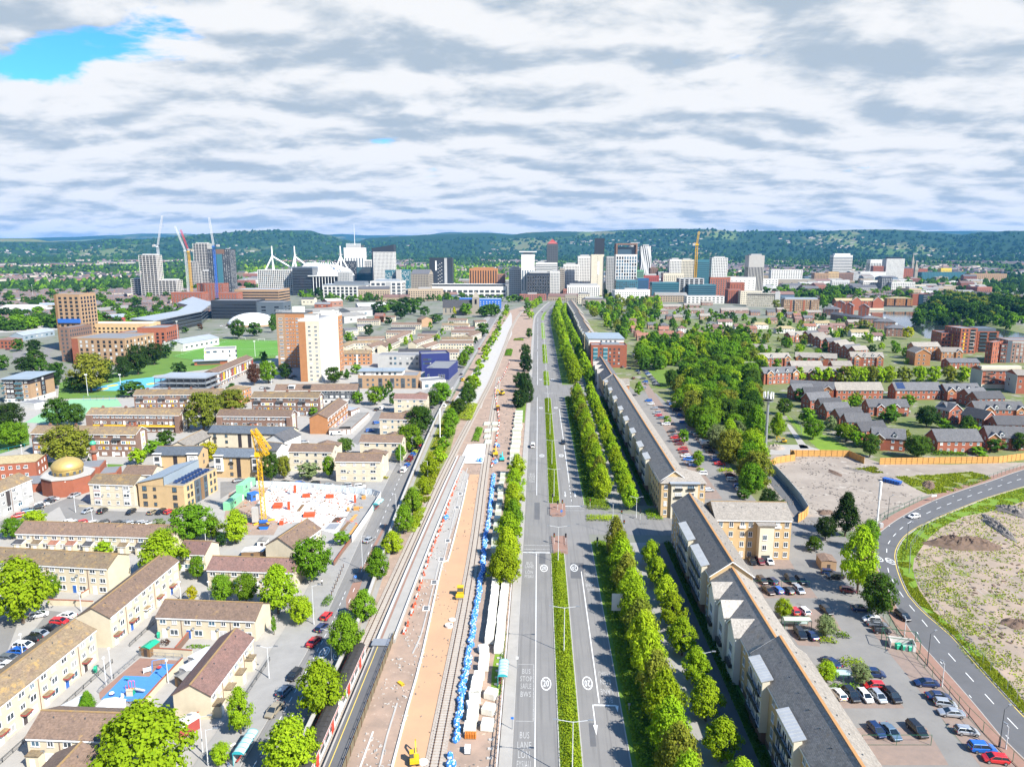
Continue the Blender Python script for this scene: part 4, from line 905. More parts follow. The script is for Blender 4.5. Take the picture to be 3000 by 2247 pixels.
for i in rg(14):pbx(B,'F',B.L*(i+.3)/14,B.L*(i+.7)/14,2.6,7.6,.3,['rw','tr','yp','rw'][i%4],'bay_panel')
pbx(B,'F',0,B.L,2.45,2.65,1.1,'rw','deck')
B=bld('school','white cubic school block with low red brick front by pitch','school',P(11,1650,1175,11.),P(11,1905,1165,11.),16,11.,'flat',0,'rw','fr',par=.4);wn(B,'F',[3,8],[5.5,9.2],3,1.6,'dark');wn(B,'F',[14,19,24],[5.5,9.2],1.1,1.6,'dark');pbx(B,'F',.4,1.4,4.4,6.6,.08,'yp','panel');pbx(B,'F',.4,1.2,8.2,10.2,.08,'yp','panel')
pbx(B,'F',-7,B.L*.72,0,3.2,9,'rb','front_wing');pbx(B,'F',-8.2,B.L*.75,3.2,3.6,10.2,'zinc','wing_roof');pbx(B,'F',-5,B.L*.5,.6,2.5,9.06,'glass','wing_window');pbx(B,'F',B.L*.0,B.L*.7,3.6,7,4,'rw','step');flu(B)
a=P('h2',225,245,10.);b=P('h2',878,250,10.);D=pd('h2',(878,250),(1018,182),10.)
SF=thg('steel_frame','unfinished grey steel-framed building with open metal decks','building frame',(a.x,a.y,0),atan2(b.y-a.y,b.x-a.x));L_=(b-a).length
for k,z in en((3.3,6.6,10.)):Bx('deck','mr',SF,0 if k else-4,L_+.3,-.3 if k else-5,D+.3,z-.25,z,bt=1)
for i in rg(8):
 for j in rg(4):Bx('column','sd',SF,L_*i/7-.15,L_*i/7+.15,D*j/3-.15,D*j/3+.15,0,9.75)
for z in(3.0,6.3,9.7):
 for j in rg(4):Br('beam','gy',SF,(0,D*j/3,z-.3),(L_,D*j/3,z-.3),.25,.35)
 for i in rg(8):Br('beam','gy',SF,(L_*i/7,0,z-.3),(L_*i/7,D,z-.3),.25,.35)
for z in(3.3,6.6,10.):
 for h_ in(.5,1.1):MB().bar((0,-.2,z+h_),(L_,-.2,z+h_),.06,.06).bar((L_+.2,0,z+h_),(L_+.2,D,z+h_),.06,.06).bd('guard_rail','galv',SF)
for(x0,x1)in((0,1),(5,6)):MB().bar((L_*x0/7,0,.2),(L_*x1/7,0,3),.15,.15).bar((L_*x1/7,0,3.4),(L_*x0/7,0,6.2),.15,.15).bd('brace','galv',SF)
E=zat(P(11,235,1600),11,232,1410)
a=P(11,12,1412,E);b=P(11,236,1412,E)
B=bld('flats','five-storey flats with black and tan cladding and overhanging grey roof at left edge','flats',a,b,pd(11,(236,1412),(442,1362),E),E,'mono',.9,'tb','zinc',ovr=1.2)
sh=E/5;pbx(B,'F',B.L*.12,B.L*.42,sh*.95,E-.05,.08,'dk','cladding');pbx(B,'F',-.02,B.L+.08,sh*4,E-.03,.1,'dk','cladding');pbx(B,'R',0,B.D,sh*4,E-.03,.1,'dk','cladding');pbx(B,'R',B.D*.42,B.D*.62,sh,sh*4,.1,'dk','cladding');pbx(B,'F',-.06,B.L+.06,0,sh*.95,.1,'rw','base');pbx(B,'R',-.06,B.D+.06,0,sh*.95,.1,'rw','base')
wn(B,'F',[B.L*k for k in(.06,.2,.34,.55,.7,.86)],[sh*(k+.5)for k in rg(5)],1.6,1.5,out=.1);wn(B,'R',[B.D*.52,B.D*.25],[sh*(k+.5)for k in rg(5)],1.4,1.5,out=.1)
for k in rg(1,5):pbx(B,'F',B.L*.48,B.L*.76,sh*k-.1,sh*k+1.0,1.3,'gt','balcony',inn=-1.2);pbx(B,'F',B.L*.48,B.L*.76,sh*k-.15,sh*k,1.3,'cn','balcony_slab');pbx(B,'F',0,B.L*.11,sh*k-.1,sh*k+1.0,1.3,'gt','balcony',inn=-1.2)
flu(B)
p=P(11,160,1640);B=bld('outbuilding','low white outbuilding in front of black and tan flats','outbuilding',p,P(11,285,1655),9,3.2,'flat',0,'rw','fr',par=.1)
pm('canopy_metal',(.47,.48,.48),scale=.7,rou=.45,metal=.3)
pln('ridge_orange',(.42,.22,.085),.8)
def rfl(lbl,yf,yn,E,rise,bays=(),x0=41.,D=9.8,gables=(),rm='rg',wall='yb',sed=1,near=1,hip=0,st_=4):
 B=bld('apartment_block',lbl,'flats',(x0,yf,0),(x0,yn,0),D,E,'gable',rise,wall,rm,ovr=.4,fas='fw',brg='fw',rdg=0)
 Br('ridge','ridge_orange',B.roof,(-.2,D/2,E+rise+.2),(B.L+.2,D/2,E+rise+.2),.5,.14)
 sh=E/st_;zs=[sh*(k+.52)for k in rg(st_)]
 pbx(B,'F',0,B.L,0,sh*.45,.06,'bb','plinth')
 bs=sorted([(yf-y1,yf-y0)for y0,y1 in bays])
 for s0,s1 in bs:
  pbx(B,'F',s0,s1,sh*.9,E+.5,1.3,'rc','bay');pbx(B,'F',s0+.3,s1-.3,0,sh*.9,.9,'bb','bay_base')
  n=max(2,round((s1-s0)/2.6));xs=spr(n,s0,s1)
  wn(B,'F',xs,zs[1:],1.9,1.9,out=1.3)
  for k in(1,2,3)[:st_-1]:pbx(B,'F',s0+.4,s1-.4,sh*k+.35,sh*k+.42,1.9,'railing','balcony',inn=-1.3);pbx(B,'F',s0+.4,s1-.4,sh*k+.42,sh*k+1.25,1.9,'railing','railing',inn=-1.84)
  mb=MB();c=[(s0-.2,-1.6,E+.55),(s1+.2,-1.6,E+.55),(s1+.2,.5,E+1.1),(s0-.2,.5,E+1.1)];tp=[(x,y,z+.16)for x,y,z in c];mb.fc(tp);mb.fc(c[::-1])
  for k in rg(4):j=(k+1)%4;mb.fc([c[k],c[j],tp[j],tp[k]])
  for k in rg(int((s1-s0)/.8)):x=s0+.4+k*.8;mb.bar((x,-1.58,E+.74),(x,.48,E+1.28),.07,.1)
  mb.bd('bay_canopy','canopy_metal',B.roof)
 xs=[x for x in spr(max(2,int(B.L/3.4)),0,B.L)if not any(s0-.9<x<s1+.9 for s0,s1 in bs)]
 wn(B,'F',xs,zs,1.2,1.7)
 for yg in gables:
  s_=yf-yg;xga(B,s_,5.4,1.3,'rw',rm='roof_pale',fc=1);wn(B,'F',[s_],[zs[1],zs[2]],2.2,2.0,out=1.3);pbx(B,'F',s_-1.6,s_+1.6,sh*1.15,sh*1.45,2.0,'railing','balcony',inn=-1.3)
 if near:wn(B,'R',[D*.25,D*.75],zs[1:],1.1,1.4)
 for k in rg(int(B.L/4.5)):
  vent(B,2+k*4.5,D*.3,.3,.3);vent(B,3.5+k*4.5,D*.68,.3,.3)
 wn(B,'B',spr(max(2,int(B.L/3.6)),0,B.L),zs,1.3,1.4)
 flu(B);return B
def xga(B,x,w_,out,wallm,rm='rs',fc=0,rise=None,brg='fw',E=None,upper=None):
 E=B.E if E is No else E;r_=rise or w_*.42;sl=B.rise/(B.D/2);back=min(B.D*.5,r_/sl+.3)
 mb=MB().box(x-w_/2,x+w_/2,-out,.0,0,E-.01);mb.fc([(x-w_/2,-out,E),(x+w_/2,-out,E),(x,-out,E+r_)],1 if upper else 0);
 if upper:mb.box(x-w_/2-.03,x+w_/2+.03,-out-.03,-.02,E*.66,E,1)
 g=mb.bd('gable',[wallm,upper or wallm],B);o=.35;s2=r_/(w_/2)
 m2=MB()
 for sg in(-1,1):
  xe=x+sg*(w_/2+o);p=[(xe,-out-o,E-o*s2),(x,-out-o,E+r_),(x,back,E+r_),(xe,.0,E-o*s2)];tp=[(q[0],q[1],q[2]+.16)for q in p]
  if sg>0:tp=tp[::-1];p=p[::-1]
  m2.fc(tp[::-1]);m2.fc(p)
  i=0 if sg<0 else 2;m2.fc([p[i],p[i+1],tp[i+1],tp[i]])
 m2.bd('gable_roof',rm,g)
 m3=MB()
 for sg in(-1,1):
  xe=x+sg*(w_/2+o);pt=[(xe,-out-o-.04,E-o*s2-.16),(x,-out-o-.04,E+r_-.16),(x,-out-o-.04,E+r_+.2),(xe,-out-o-.04,E-o*s2+.2)];m3.fc(pt if sg<0 else pt[::-1])
 m3.bd('bargeboard',brg,g)
til('roof_pale',(.36,.33,.29),(.30,.275,.245),No)
rfl('avenue flats at bottom edge with seamed metal bay canopies',124.5,60,12,3.5,bays=((114.5,122),(99,106.5),(84,91),(68,76)))
rfl('avenue flats stretch with three pale cross gables',157.5,124.9,10.8,3.2,gables=(152,143.4,135.4),near=0,x0=41.3,D=9.2)
rfl('avenue flats stretch at side road corner with two metal bay canopies',206,158,12,3.5,bays=((177,189),(161.5,173.5)))
B=bld('apartment_block','yellow brick corner wing of avenue flats facing the car park','flats',(51.3,194.4,0),(72.5,194.4,0),12.5,12,'gable',3.,'yb','rg',fas='fw',ovr=.4)
pbx(B,'F',B.L*.55,B.L*.74,0,11.0,2.4,'rc','stair_tower');wn(B,'F',[B.L*.62],[4.6,7.6],1.2,1.5,out=2.4);pbx(B,'F',B.L*.52,B.L*.77,11.0,11.3,2.8,'rg','stair_roof');pbx(B,'F',B.L*.59,B.L*.7,.1,2.3,2.46,'glass','entrance')
wn(B,'F',[B.L*k for k in(.06,.2,.35,.46,.82,.94)],[1.6,4.6,7.6,10.5],1.2,1.6);[pbx(B,'F',B.L*k-.9,B.L*k+.9,z-.9,z-.2,.35,'fw','balcony')for k in(.35,.82)for z in(10.4,)];[vent(B,x,4,.3,.3)for x in(3,8,13,18)];flu(B)
B=rfl('long stretch of avenue flats north of side road with eight metal bay canopies',424,229,12,3.5,bays=[(y-4.5,y+3.5)for y in(256.4,273,295,318,340,366,390,415)],near=0)
B=bld('apartment_block','cream-fronted hipped end of long avenue flats facing the side road','flats',(41.2,226.6,0),(55.6,226.6,0),12,12,'hip',3.3,'yb','rg',ovr=.5)
pbx(B,'F',B.L*.22,B.L*.82,0,11.8,.8,'rc','bay');pbx(B,'F',B.L*.18,B.L*.86,12.15,12.5,1.5,'mr','bay_canopy')
for k in(.38,.66):wn(B,'F',[B.L*k],[2.,5.,8.,10.7],2.2,1.9,out=.8);[pbx(B,'F',B.L*k-1.3,B.L*k+1.3,z-.95,z-.1,1.2,'railing','balcony',inn=-1.12)for z in(5.,8.,10.7)]
wn(B,'F',[B.L*.1,B.L*.92],[2.,5.,8.,10.7],1.1,1.6);flu(B)
rfl('avenue flats with slate gables below red brick block',512,432,10.5,3.6,gables=(495,478,461),x0=40.5,D=10,near=1,rm='rs')
B=bld('apartment_block','orange-fronted gabled end of flats by second side road','flats',(44,428,0),(56,428,0),8,8.5,'gable',3.0,'ob','rg',fas='fw');wn(B,'F',[3,8],[2,5],1.2,1.4);flu(B)
B=bld('apartment_block','red brick six-storey block with flat planted roof on avenue','flats',(41.5,548,0),(69,548,0),16,17,'flat',0,'rb','fr',par=.8);B.m=.2
wn(B,'F',[B.L*k for k in(.27,.53,.65,.78)],[3.2+2.8*k for k in rg(5)],1.3,1.4,'dark')
for k in(.12,.4):pbx(B,'F',B.L*k-1.7,B.L*k+1.7,3,15.6,.3,'tc','glass_bay');[pbx(B,'F',B.L*k-1.7,B.L*k+1.7,3+z,3.25+z,.4,'fw','floor_band')for z in(3.1,6.2,9.3,12.4)]
Bx('roof_plant','galv',B,B.L*.3,B.L*.8,5,12,17,18.6);flu(B)
B=bld('apartment_block','block with white top floor and stone lower floors behind red brick one','flats',(40.5,566,0),(69,566,0),45,16.2,'flat',0,'stone','fr',par=.2);Bx('top_floor','rw',B,.3,B.L-.3,.3,44,16.2,20.2);Bx('top_roof','zinc',B,-.3,B.L+.3,-.3,44.6,20.2,20.7,bt=1);pbx(B,'F',B.L*.66,B.L,9,16.1,.1,'rb','brick_bay');wn(B,'F',[B.L*k for k in(.36,.5,.62,.75)],[18.2],1.3,1.4,'dark',out=-.25);wn(B,'F',[B.L*.36],[14],1.3,1.4,'dark');flu(B)
for i,(yf,yn,lb)in en(((780,672,'avenue flats with hipped end just beyond white-topped block'),(905,783,'avenue flats stretch second beyond white-topped block'),(1150,908,'farthest stretch of avenue flats towards city centre'))):
 rfl(lb,yf,yn,12,4,bays=[(y,y+9)for y in rg(int(yn)+8,int(yf)-12,26)],x0=44.+i*1.6,D=11,sed=i)
B=bld('apartment_block','orange-fronted hipped flats head beyond white-topped block','flats',(44,668,0),(62,668,0),12,11,'hip',3.4,'yb','rg',ovr=.5);wn(B,'F',spr(5,1,B.L-1),[2,5,9],1.5,2.0);flu(B)
def rho(c,ax,ay,bx,by,E=5.8,D=9.,rise=3.,gab=(),wall='rb',rm='rs',lbl=None,up='ob',extra=None,roof='gable',st_=2,dorm=(),name='brick_house',wide=4.6):
 a=P(c,ax,ay,E);b=P(c,bx,by,E)
 B=bld(name,lbl,'house',a,b,D,E,roof,rise,wall,rm,ovr=.35,grp='red brick houses by dock' if name=='brick_house' else No,brg='fw' if roof=='gable' else No,rdg=0)
 sh=E/st_;zs=[sh*(k+.55)for k in rg(st_)]
 for g in gab:xga(B,B.L*g,min(wide,B.L*.4),.9,wall,rm if rm!='rg' else 'rs',upper=up);wn(B,'F',[B.L*g],zs,1.7,1.3,out=.96)
 xs=[x for x in spr(max(2,round(B.L/3.2)),0,B.L)if not any(abs(x-B.L*g)<2.9 for g in gab)]
 wn(B,'F',xs,zs,1.2,1.3)
 for f,n_ in(('L',2),('R',2)):wn(B,f,spr(n_,1,D-1),zs,1.0,1.2)
 for d_ in dorm:dor(B,B.L*d_,1.7,1.3,.3)
 flu(B);return B
rho('h5',1390,788,2143,788,6.,9,4.0,rm='rg',lbl='plain red brick block with two pale rooflights on its grey roof')
B=rho('h6',140,790,880,788,6.,9,4.0,lbl='red brick block with blue solar panels on its roof');sl=4.0/4.5
for r_ in rg(5):Fz('solar_panel','blue_panel' if 'blue_panel' in M else 'solar',B.roof,[(1.2,.6+r_*.72,6+.26+sl*(.6+r_*.72)),(6.,.6+r_*.72,6+.26+sl*(.6+r_*.72)),(6.,1.24+r_*.72,6.26+sl*(1.24+r_*.72)),(1.2,1.24+r_*.72,6.26+sl*(1.24+r_*.72))])
rho('h5',640,735,1345,775,6.5,9,3.6,gab=(.86,),lbl='red brick house with patched grey roof and orange gable, left of plain block')
rho('h5',1915,1057,2560,1060,5.2,8.5,3.4,gab=(.27,.66),lbl='red brick semi with two small gables and white porch',up='rb',wide=3.6)
rho('h6',960,800,1515,795,6.2,9,3.6,gab=(.12,.9),dorm=(.36,.66),lbl='red brick house with orange gable end right of solar-roofed block')
rho('h6',1440,1100,2230,1108,5.8,9,3.6,gab=(.25,.9),dorm=(.42,.68),rm='rs',lbl='red brick terrace with two orange gables and white dormers')
rho('h6',765,1075,1000,1130,7,9,3.4,lbl='tall dark-fronted brick house at far end of stepped row',st_=3)
rho('h6',1000,1120,1170,1120,7,10,3.4,lbl='tall brick house with blank shaded wall in stepped row',st_=3,up='rb')
rho('h6',1190,1180,1560,1260,6.5,9,3.6,rm='rd',lbl='dark-roofed brick house with white bay in stepped row',st_=3)
rho('h6',1345,880,1640,860,6,9,3.4,gab=(.2,),lbl='brick house with narrow orange gable behind stepped row');rho('h6',1470,930,1900,920,6,9,3.4,rm='rd',lbl='dark-roofed brick house below white four-storey flats')
rho('h6',820,1612,1535,1612,5.6,10,4.2,lbl='red brick terrace with three rooflights behind orange timber hoarding',rm='rs')
rho('h6',1640,1545,2500,1575,5.8,9.5,4.0,gab=(.09,),dorm=(.26,),lbl='red brick house with large orange gable at right edge');rho('h6',1790,1345,2300,1350,5.8,9,3.4,lbl='red brick house with pale-edged dark roof at right edge',rm='rd')
for i,(x0,y0,x1,y1)in en(((700,800,1020,790),(880,850,1190,850),(965,950,1300,925),(1150,1040,1485,1030),(1235,1120,1615,1105),(1440,1215,1830,1190),(1560,1300,1955,1300),(1800,1450,2209,1420))):
 rho('h5',x0,y0,x1,y1,5.6,7.5,3.4,rm='rd' if i%2 else 'rs',lbl='%s brick house from top of diagonal row beside path'%odw(i))
rho(24,985,497,1252,517,5.8,9,3.6,gab=(.18,),dorm=(.68,),lbl='red brick house with orange gable and white bay nearest the timber hoarding')
rho('h5',215,520,760,500,7.6,9,3.4,gab=(.17,.93),dorm=(.4,.7),st_=3,lbl='three-storey red brick house with orange gables and white dormers at wood edge')
rho('h5',130,270,640,265,7.4,9,3.2,gab=(.18,.9),dorm=(.42,),st_=3,lbl='three-storey brick house with orange gables behind one at wood edge',rm='rg')
rho('h5',720,250,1390,280,7,9,3.2,gab=(.1,.64),st_=3,lbl='grey-roofed brick house behind dark green garden trees',rm='rg')
rho('h5',1620,250,2150,262,7.4,9,3.4,gab=(.2,.88),dorm=(.42,.68),st_=3,lbl='brick house with orange gables right of bright yellow shrub',rm='rg')
rho('h5',800,500,1480,510,6.,10,3.6,gab=(.27,.8),lbl='long grey-roofed brick house with two white-trimmed gables behind lime-green trees',rm='rg',up='rb');rho('h5',660,395,1160,395,6.,8,3.,rm='rg',lbl='plain grey roof just behind long two-gabled house')
rho('h5',1330,395,1640,395,6.,8,3.,rm='rg',lbl='short plain grey roof left of tall lime-green trees');rho('h5',-120,110,265,120,7,9,3.2,gab=(.8,),st_=3,lbl='brick house with orange gable at top of wood',rm='rg')
rho('h5',-200,410,130,420,6,9,3.2,lbl='grey roof among trees left of three-storey gabled house',rm='rg')
rho('h3',640,1120,930,1105,7,9,3.2,gab=(.35,),st_=3,lbl='brick house with orange gable at head of stepped dock row',rm='rg')
for i,(x0,y0,x1,y1)in en(((930,1100,1110,1090),(1020,1135,1220,1120),(1130,1190,1330,1170),(1250,1220,1470,1215),(1400,1270,1600,1240),(1460,1300,1700,1290),(1570,1340,1810,1320),(1690,1360,1900,1350))):
 rho('h3',x0,y0,x1,y1,8,8,3.,rm='rg' if i%3 else 'rs',st_=3,lbl='%s brick house from head of stepped dock row'%odw(i+1))
rho('h4',440,1302,858,1300,11,10,3.2,wall='ob',st_=4,lbl='four-storey orange brick block with pale grey roof near the dock',rm='rg')
B=bld('brick_house','four-storey orange brick gable end facing the lime-green trees','house',P('h4',455,1405,10),P('h4',705,1410,10),18,10,'gabley',3.4,'ob','rg',brg='fw');wn(B,'F',[3,6.5],[2,5,8],1.2,1.3);wn(B,'L',spr(4,1,17),[8],1.2,1.4);flu(B)
rho('h4',880,1385,1225,1390,8,10,3.2,wall='ob',st_=3,lbl='orange brick house with grey roof beside large dock flats',rm='rg',gab=(.8,));rho('h4',1010,1560,1500,1560,5,11,2.6,lbl='low brick block with shallow slate roof right of lime-green trees')
B=bld('apartment_block','four-storey brick flats with pale end wall and stacked balconies','flats',P('h6',1545,470,12),P('h6',2190,472,12),12,12,'gable',2.2,'rb','rg',ovr=.6);pbx(B,'F',0,B.L,0,2.8,.1,'rc','base');pbx(B,'L',0,B.D,0,11.8,.15,'ry','end_wall');pbx(B,'F',B.L*.08,B.L*.2,0,11.6,.08,'bb','stair_bay')
wn(B,'F',[B.L*k for k in(.3,.46,.6,.78)],[1.5,4.4,7.4,10.4],1.4,1.3);[pbx(B,'F',B.L*.1,B.L*.25,z,z+1,1.6,'railing','balcony',inn=-1.5)for z in(3.4,6.4,9.4)];pbx(B,'F',0,B.L,12.6,14.6,-1.5,'rc','clerestory',inn=5);flu(B)
B=bld('apartment_block','brick flats with pale gable wall at right edge','flats',P('h6',2110,545,12),P('h6',2700,560,12),14,12,'gable',2.4,'rb','rg',ovr=.6);pbx(B,'L',0,B.D,0,11.8,.15,'ry','end_wall');wn(B,'L',[5],[4.5,8],1,1.6,out=.15);wn(B,'F',[2,6,10],[4.5,8],1.2,1.3);flu(B)
def dock(lbl,c,ax,ay,bx,by,E,D,wall='rb',st_=6,n=8,roof='flat',rise=3,rm='fr',ww=1.4,wh=1.6,sty='dark',name='apartment_block',cat='flats',**k):
 B=bld(name,lbl,cat,P(c,ax,ay,E),P(c,bx,by,E),D,E,roof,rise,wall,rm,**k);sh=E/st_
 wn(B,'F',spr(n,.5,B.L-.5),[sh*(q+.55)for q in rg(st_)],ww,wh,sty)
 for f in 'LR':wn(B,f,spr(max(2,int(D/4)),.5,D-.5),[sh*(q+.55)for q in rg(st_)],ww,wh,sty)
 return B
B=dock('five-storey red brick flats with yellow panels left part of large dock block','h4',880,1085,1190,1090,17,22,st_=5,n=6);[pbx(B,'F',B.L*.55,B.L*.6,17/5*k+.6,17/5*k+2.8,.1,'yp','panel')for k in rg(5)];flu(B)
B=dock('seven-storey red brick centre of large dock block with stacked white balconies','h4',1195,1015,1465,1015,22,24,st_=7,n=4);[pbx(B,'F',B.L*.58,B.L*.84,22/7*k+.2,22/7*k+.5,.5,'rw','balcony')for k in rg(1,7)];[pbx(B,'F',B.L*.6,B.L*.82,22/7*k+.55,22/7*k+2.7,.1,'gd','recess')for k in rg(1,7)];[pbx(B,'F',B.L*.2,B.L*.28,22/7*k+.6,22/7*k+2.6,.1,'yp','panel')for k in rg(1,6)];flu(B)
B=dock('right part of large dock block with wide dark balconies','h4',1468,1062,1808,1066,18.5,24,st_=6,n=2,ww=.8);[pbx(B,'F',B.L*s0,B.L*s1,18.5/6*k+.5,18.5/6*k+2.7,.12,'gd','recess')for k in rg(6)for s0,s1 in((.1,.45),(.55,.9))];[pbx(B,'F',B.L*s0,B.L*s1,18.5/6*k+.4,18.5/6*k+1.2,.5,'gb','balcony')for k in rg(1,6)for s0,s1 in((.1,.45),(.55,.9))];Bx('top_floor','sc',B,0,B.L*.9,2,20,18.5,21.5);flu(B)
B=dock('dark shaded brick flank of dock flats with slit windows','h4',1600,1230,1710,1240,17,18,st_=5,n=2,ww=.9,wh=2);flu(B)
B=dock('red brick dock flats at right edge with grey stair strip','h4',1840,1265,1945,1270,15,20,st_=5,n=2,sty='white');flu(B);B=dock('salmon brick dock flats at right edge with pale top floor','h4',1950,1205,2500,1215,18,20,wall='pb',st_=6,n=8,sty='white',wh=2.);pbx(B,'F',0,B.L*.13,0,18,.3,'sc','stair_strip');pbx(B,'F',B.L*.14,B.L,16.2,17.8,.12,'ry','top_band');flu(B)
for i,(c,ax,ay,bx,by,lb)in en((('h3',1165,690,1430,700,'left'),('h3',1800,845,2085,850,'second'),('h3',2000,895,2345,905,'third'),('h4',-10,1000,330,1010,'nearest'))):
 B=dock('square brick block with hipped slate roof and white lantern, %s of four by water'%lb,c,ax,ay,bx,by,9,16,wall='pb',st_=3,n=5,roof='hip',rise=3.6,rm='rs',sty='white',ww=1.2,ovr=.5);Bx('lantern','white',B,B.L/2-1.2,B.L/2+1.2,7,9.4,11.6,13.6);flu(B)
rho('h3',1290,770,1800,850,7,9,2.6,rm='rs',wall='bb',lbl='dark terrace running diagonally towards water',st_=2);rho('h3',905,745,1140,745,7,9,2.6,wall='pb',rm='rg',lbl='small brick block right of long tan block');rho('h3',1580,905,1785,905,6,9,2.6,wall='pb',rm='rg',lbl='small brick block left of hipped dock blocks')
for i,(x0,x1,y)in en(((1345,1520,600),(1500,1660,640),(1745,1912,665))):
 B=bld('warehouse','%s tall brick gable from left beside dock'%odw(i),'warehouse',P('h3',x0,y,13),P('h3',x1,y+5,13),20,13,'gabley',4.2,'rb','rs',grp='brick gables by dock');wn(B,'F',spr(2,1,B.L-1),[3,6,9,12],1.2,2);flu(B)
B=dock('long brick warehouse with two arched gables on quay','h3',1380,560,2155,560,15,14,st_=4,n=16,roof='gable',rise=3.5,rm='ra',name='warehouse',cat='warehouse',ww=1.5);[xga(B,B.L*k,15,1.5,'rb','ra',E=15)for k in(.42,.86)];pbx(B,'F',B.L*.7,B.L,.2,3.4,2.,'rc','arcade');flu(B)
B=dock('orange brick warehouse with pale hipped roof on quay','h4',0,522,415,528,14,22,wall='ob',st_=4,n=7,roof='hip',rise=2.4,rm='ra',name='warehouse',cat='warehouse',ww=1.3,wh=1.1);[pbx(B,'F',B.L*k-1.2,B.L*k+1.2,2.5,13.5,.1,'gd','loading_bay')for k in(.3,.75)];pbx(B,'F',0,B.L,0,2.,1.5,'dc','undercroft');flu(B)
B=dock('tall brick and blue glass flats at end of quay','h4',410,450,655,452,20,16,wall='rb',st_=7,n=1,rm='mr');pbx(B,'F',B.L*.42,B.L,1,19.5,.6,'gb','glass_wall');[pbx(B,'F',B.L*.72,B.L,20/7*k,20/7*k+.3,1.4,'rw','balcony')for k in rg(1,7)];flu(B)
B=dock('long tan apartment block with pale tilted top floor','h3',540,545,1108,548,19,18,wall='tb',st_=7,n=18,ww=1.4,wh=1.2);Bx('top_floor','mr',B,2,B.L-2,2,16,19,22);[pbx(B,'F',B.L*k-1.3,B.L*k+1.3,1,18.5,.15,'rb','brick_strip')for k in(.2,.57)];[pbx(B,'F',B.L*k-1,B.L*k+1,1,18.5,.2,'gd','glass_strip')for k in(.28,.75)];flu(B)
B=dock('cream hotel with dark top strip behind tan block','h3',-60,440,470,450,22,20,wall='rc',st_=6,n=16,ww=1.2,wh=1.2);pbx(B,'F',B.L*.86,B.L*1.0,0,26,.4,'rw','stair_tower');pbx(B,'F',0,B.L*.85,19.2,20.6,.12,'gd','window_strip');flu(B)
PK,TN,WH='pb','tb','rw';HL={PK:'pink brick',TN:'tan brick',WH:'white rendered'}
for c,ax,ay,bx,wl,rf in(('fr',862,352,998,PK,'re'),('fr',628,305,672,PK,'re'),('fr',655,340,715,PK,'re'),('fr',675,370,780,PK,'re'),('fr',868,312,950,PK,'re'),('fr',870,278,955,PK,'rs'),('fr',770,273,840,TN,'rs'),('fr',1022,346,1085,PK,'re'),('fr',1035,304,1105,WH,'rp'),('fr',545,240,668,TN,'rp'),('fr',870,150,945,PK,'rg'),('fr',930,196,995,PK,'rs'),('fr',995,205,1070,TN,'rg'),('fr',880,112,1060,PK,'rg'),(13,1670,812,1800,PK,'rg'),(13,1812,792,1900,PK,'rg'),(13,1710,852,1830,PK,'rg'),(13,1970,852,2190,PK,'rg'),(13,1860,962,1935,WH,'rs'),(13,1945,947,2060,WH,'rp'),(13,2080,987,2170,WH,'rp'),(13,1905,990,1990,PK,'rp'),(13,1720,1044,1840,PK,'rp'),(13,1930,1035,2010,PK,'rp'),(13,1800,900,1880,TN,'rg'),('h3',40,950,285,WH,'ra'),('h3',410,1012,715,WH,'ra'),('h3',-60,1012,100,PK,'re'),('h3',590,775,700,PK,'rs'),('h3',700,795,812,PK,'re'),('h3',720,852,830,PK,'rp'),('h3',862,834,1000,PK,'rs'),('h3',1040,924,1280,WH,'ra'),('h3',870,972,1060,WH,'re'),('h3',1290,965,1530,PK,'rp'),('h3',1130,1000,1330,WH,'rp'),('h3',1630,1072,1920,WH,'ra'),('h3',1980,1125,2140,WH,'rp'),('h3',0,742,150,PK,'rs'),('h3',270,742,400,TN,'rs'),('h3',430,702,540,PK,'rg'),('h3',1100,1060,1260,PK,'rp'),('h3',300,870,430,TN,'rp')):
 a=P(c,ax,ay,5.);b=P(c,bx,ay,5.);B=bld('house',No,'house',a,b,8.5,5.,'gable' if bx%2==0 else 'hip',2.8,wl,rf,ovr=.35,grp='small houses among the gardens',rdg=0);wn(B,'F',spr(max(2,round(B.L/3.2)),.4,B.L-.4),[1.5,3.9],1.2,1.2);flu(B);B.auto='small %s house'%HL[wl]
for i,(ax,ay,bx,by,rf)in en(((960,1090,1180,1085,'rn'),(915,1122,1140,1118,'ri'),(1075,1155,1185,1118,'rn'),(862,1150,935,1120,'ri'),(1235,972,1470,972,'rn'),(1230,1010,1425,1008,'rd'),(1190,1038,1390,1038,'rn'),(1215,1112,1392,1036,'rn'),(1435,1125,1575,1075,'rn'),(1445,1066,1592,1066,'rn'),(1480,1040,1602,1040,'rd'),(1512,1158,1622,1122,'rn'),(1622,1122,1892,1122,'rn'),(1640,1092,1890,1090,'ri'),(1718,1036,1912,1036,'rn'),(1640,976,1856,980,'ri'),(1742,1008,1902,1008,'rp'),(1690,934,1842,936,'rn'),(1912,952,2004,948,'rn'),(1290,1192,1550,1192,'rd'),(1555,1196,1775,1196,'rn'),(1872,1066,1962,1034,'rn'),(1150,912,1262,912,'rn'),(955,940,1135,940,'rn'),(960,985,1070,980,'rs'),(862,1020,965,1012,'rs'),(1190,1150,1300,1098,'rn'))):
 B=bld('terraced_houses',No,'terrace',P(12,ax,ay,5.5),P(12,bx,by,5.5),8,5.5,'gable',2.3,'cream' if i%3 else 'buff',rf,grp='brown-roofed terraces right of tower blocks',ovr=.3,fas='fw',rdg=0)
 n=max(2,round(B.L/5));wn(B,'F',spr(n*2,.5,B.L-.5),[1.5,4.2],1.3,1.2);flu(B);B.auto='cream terrace with brown roof'
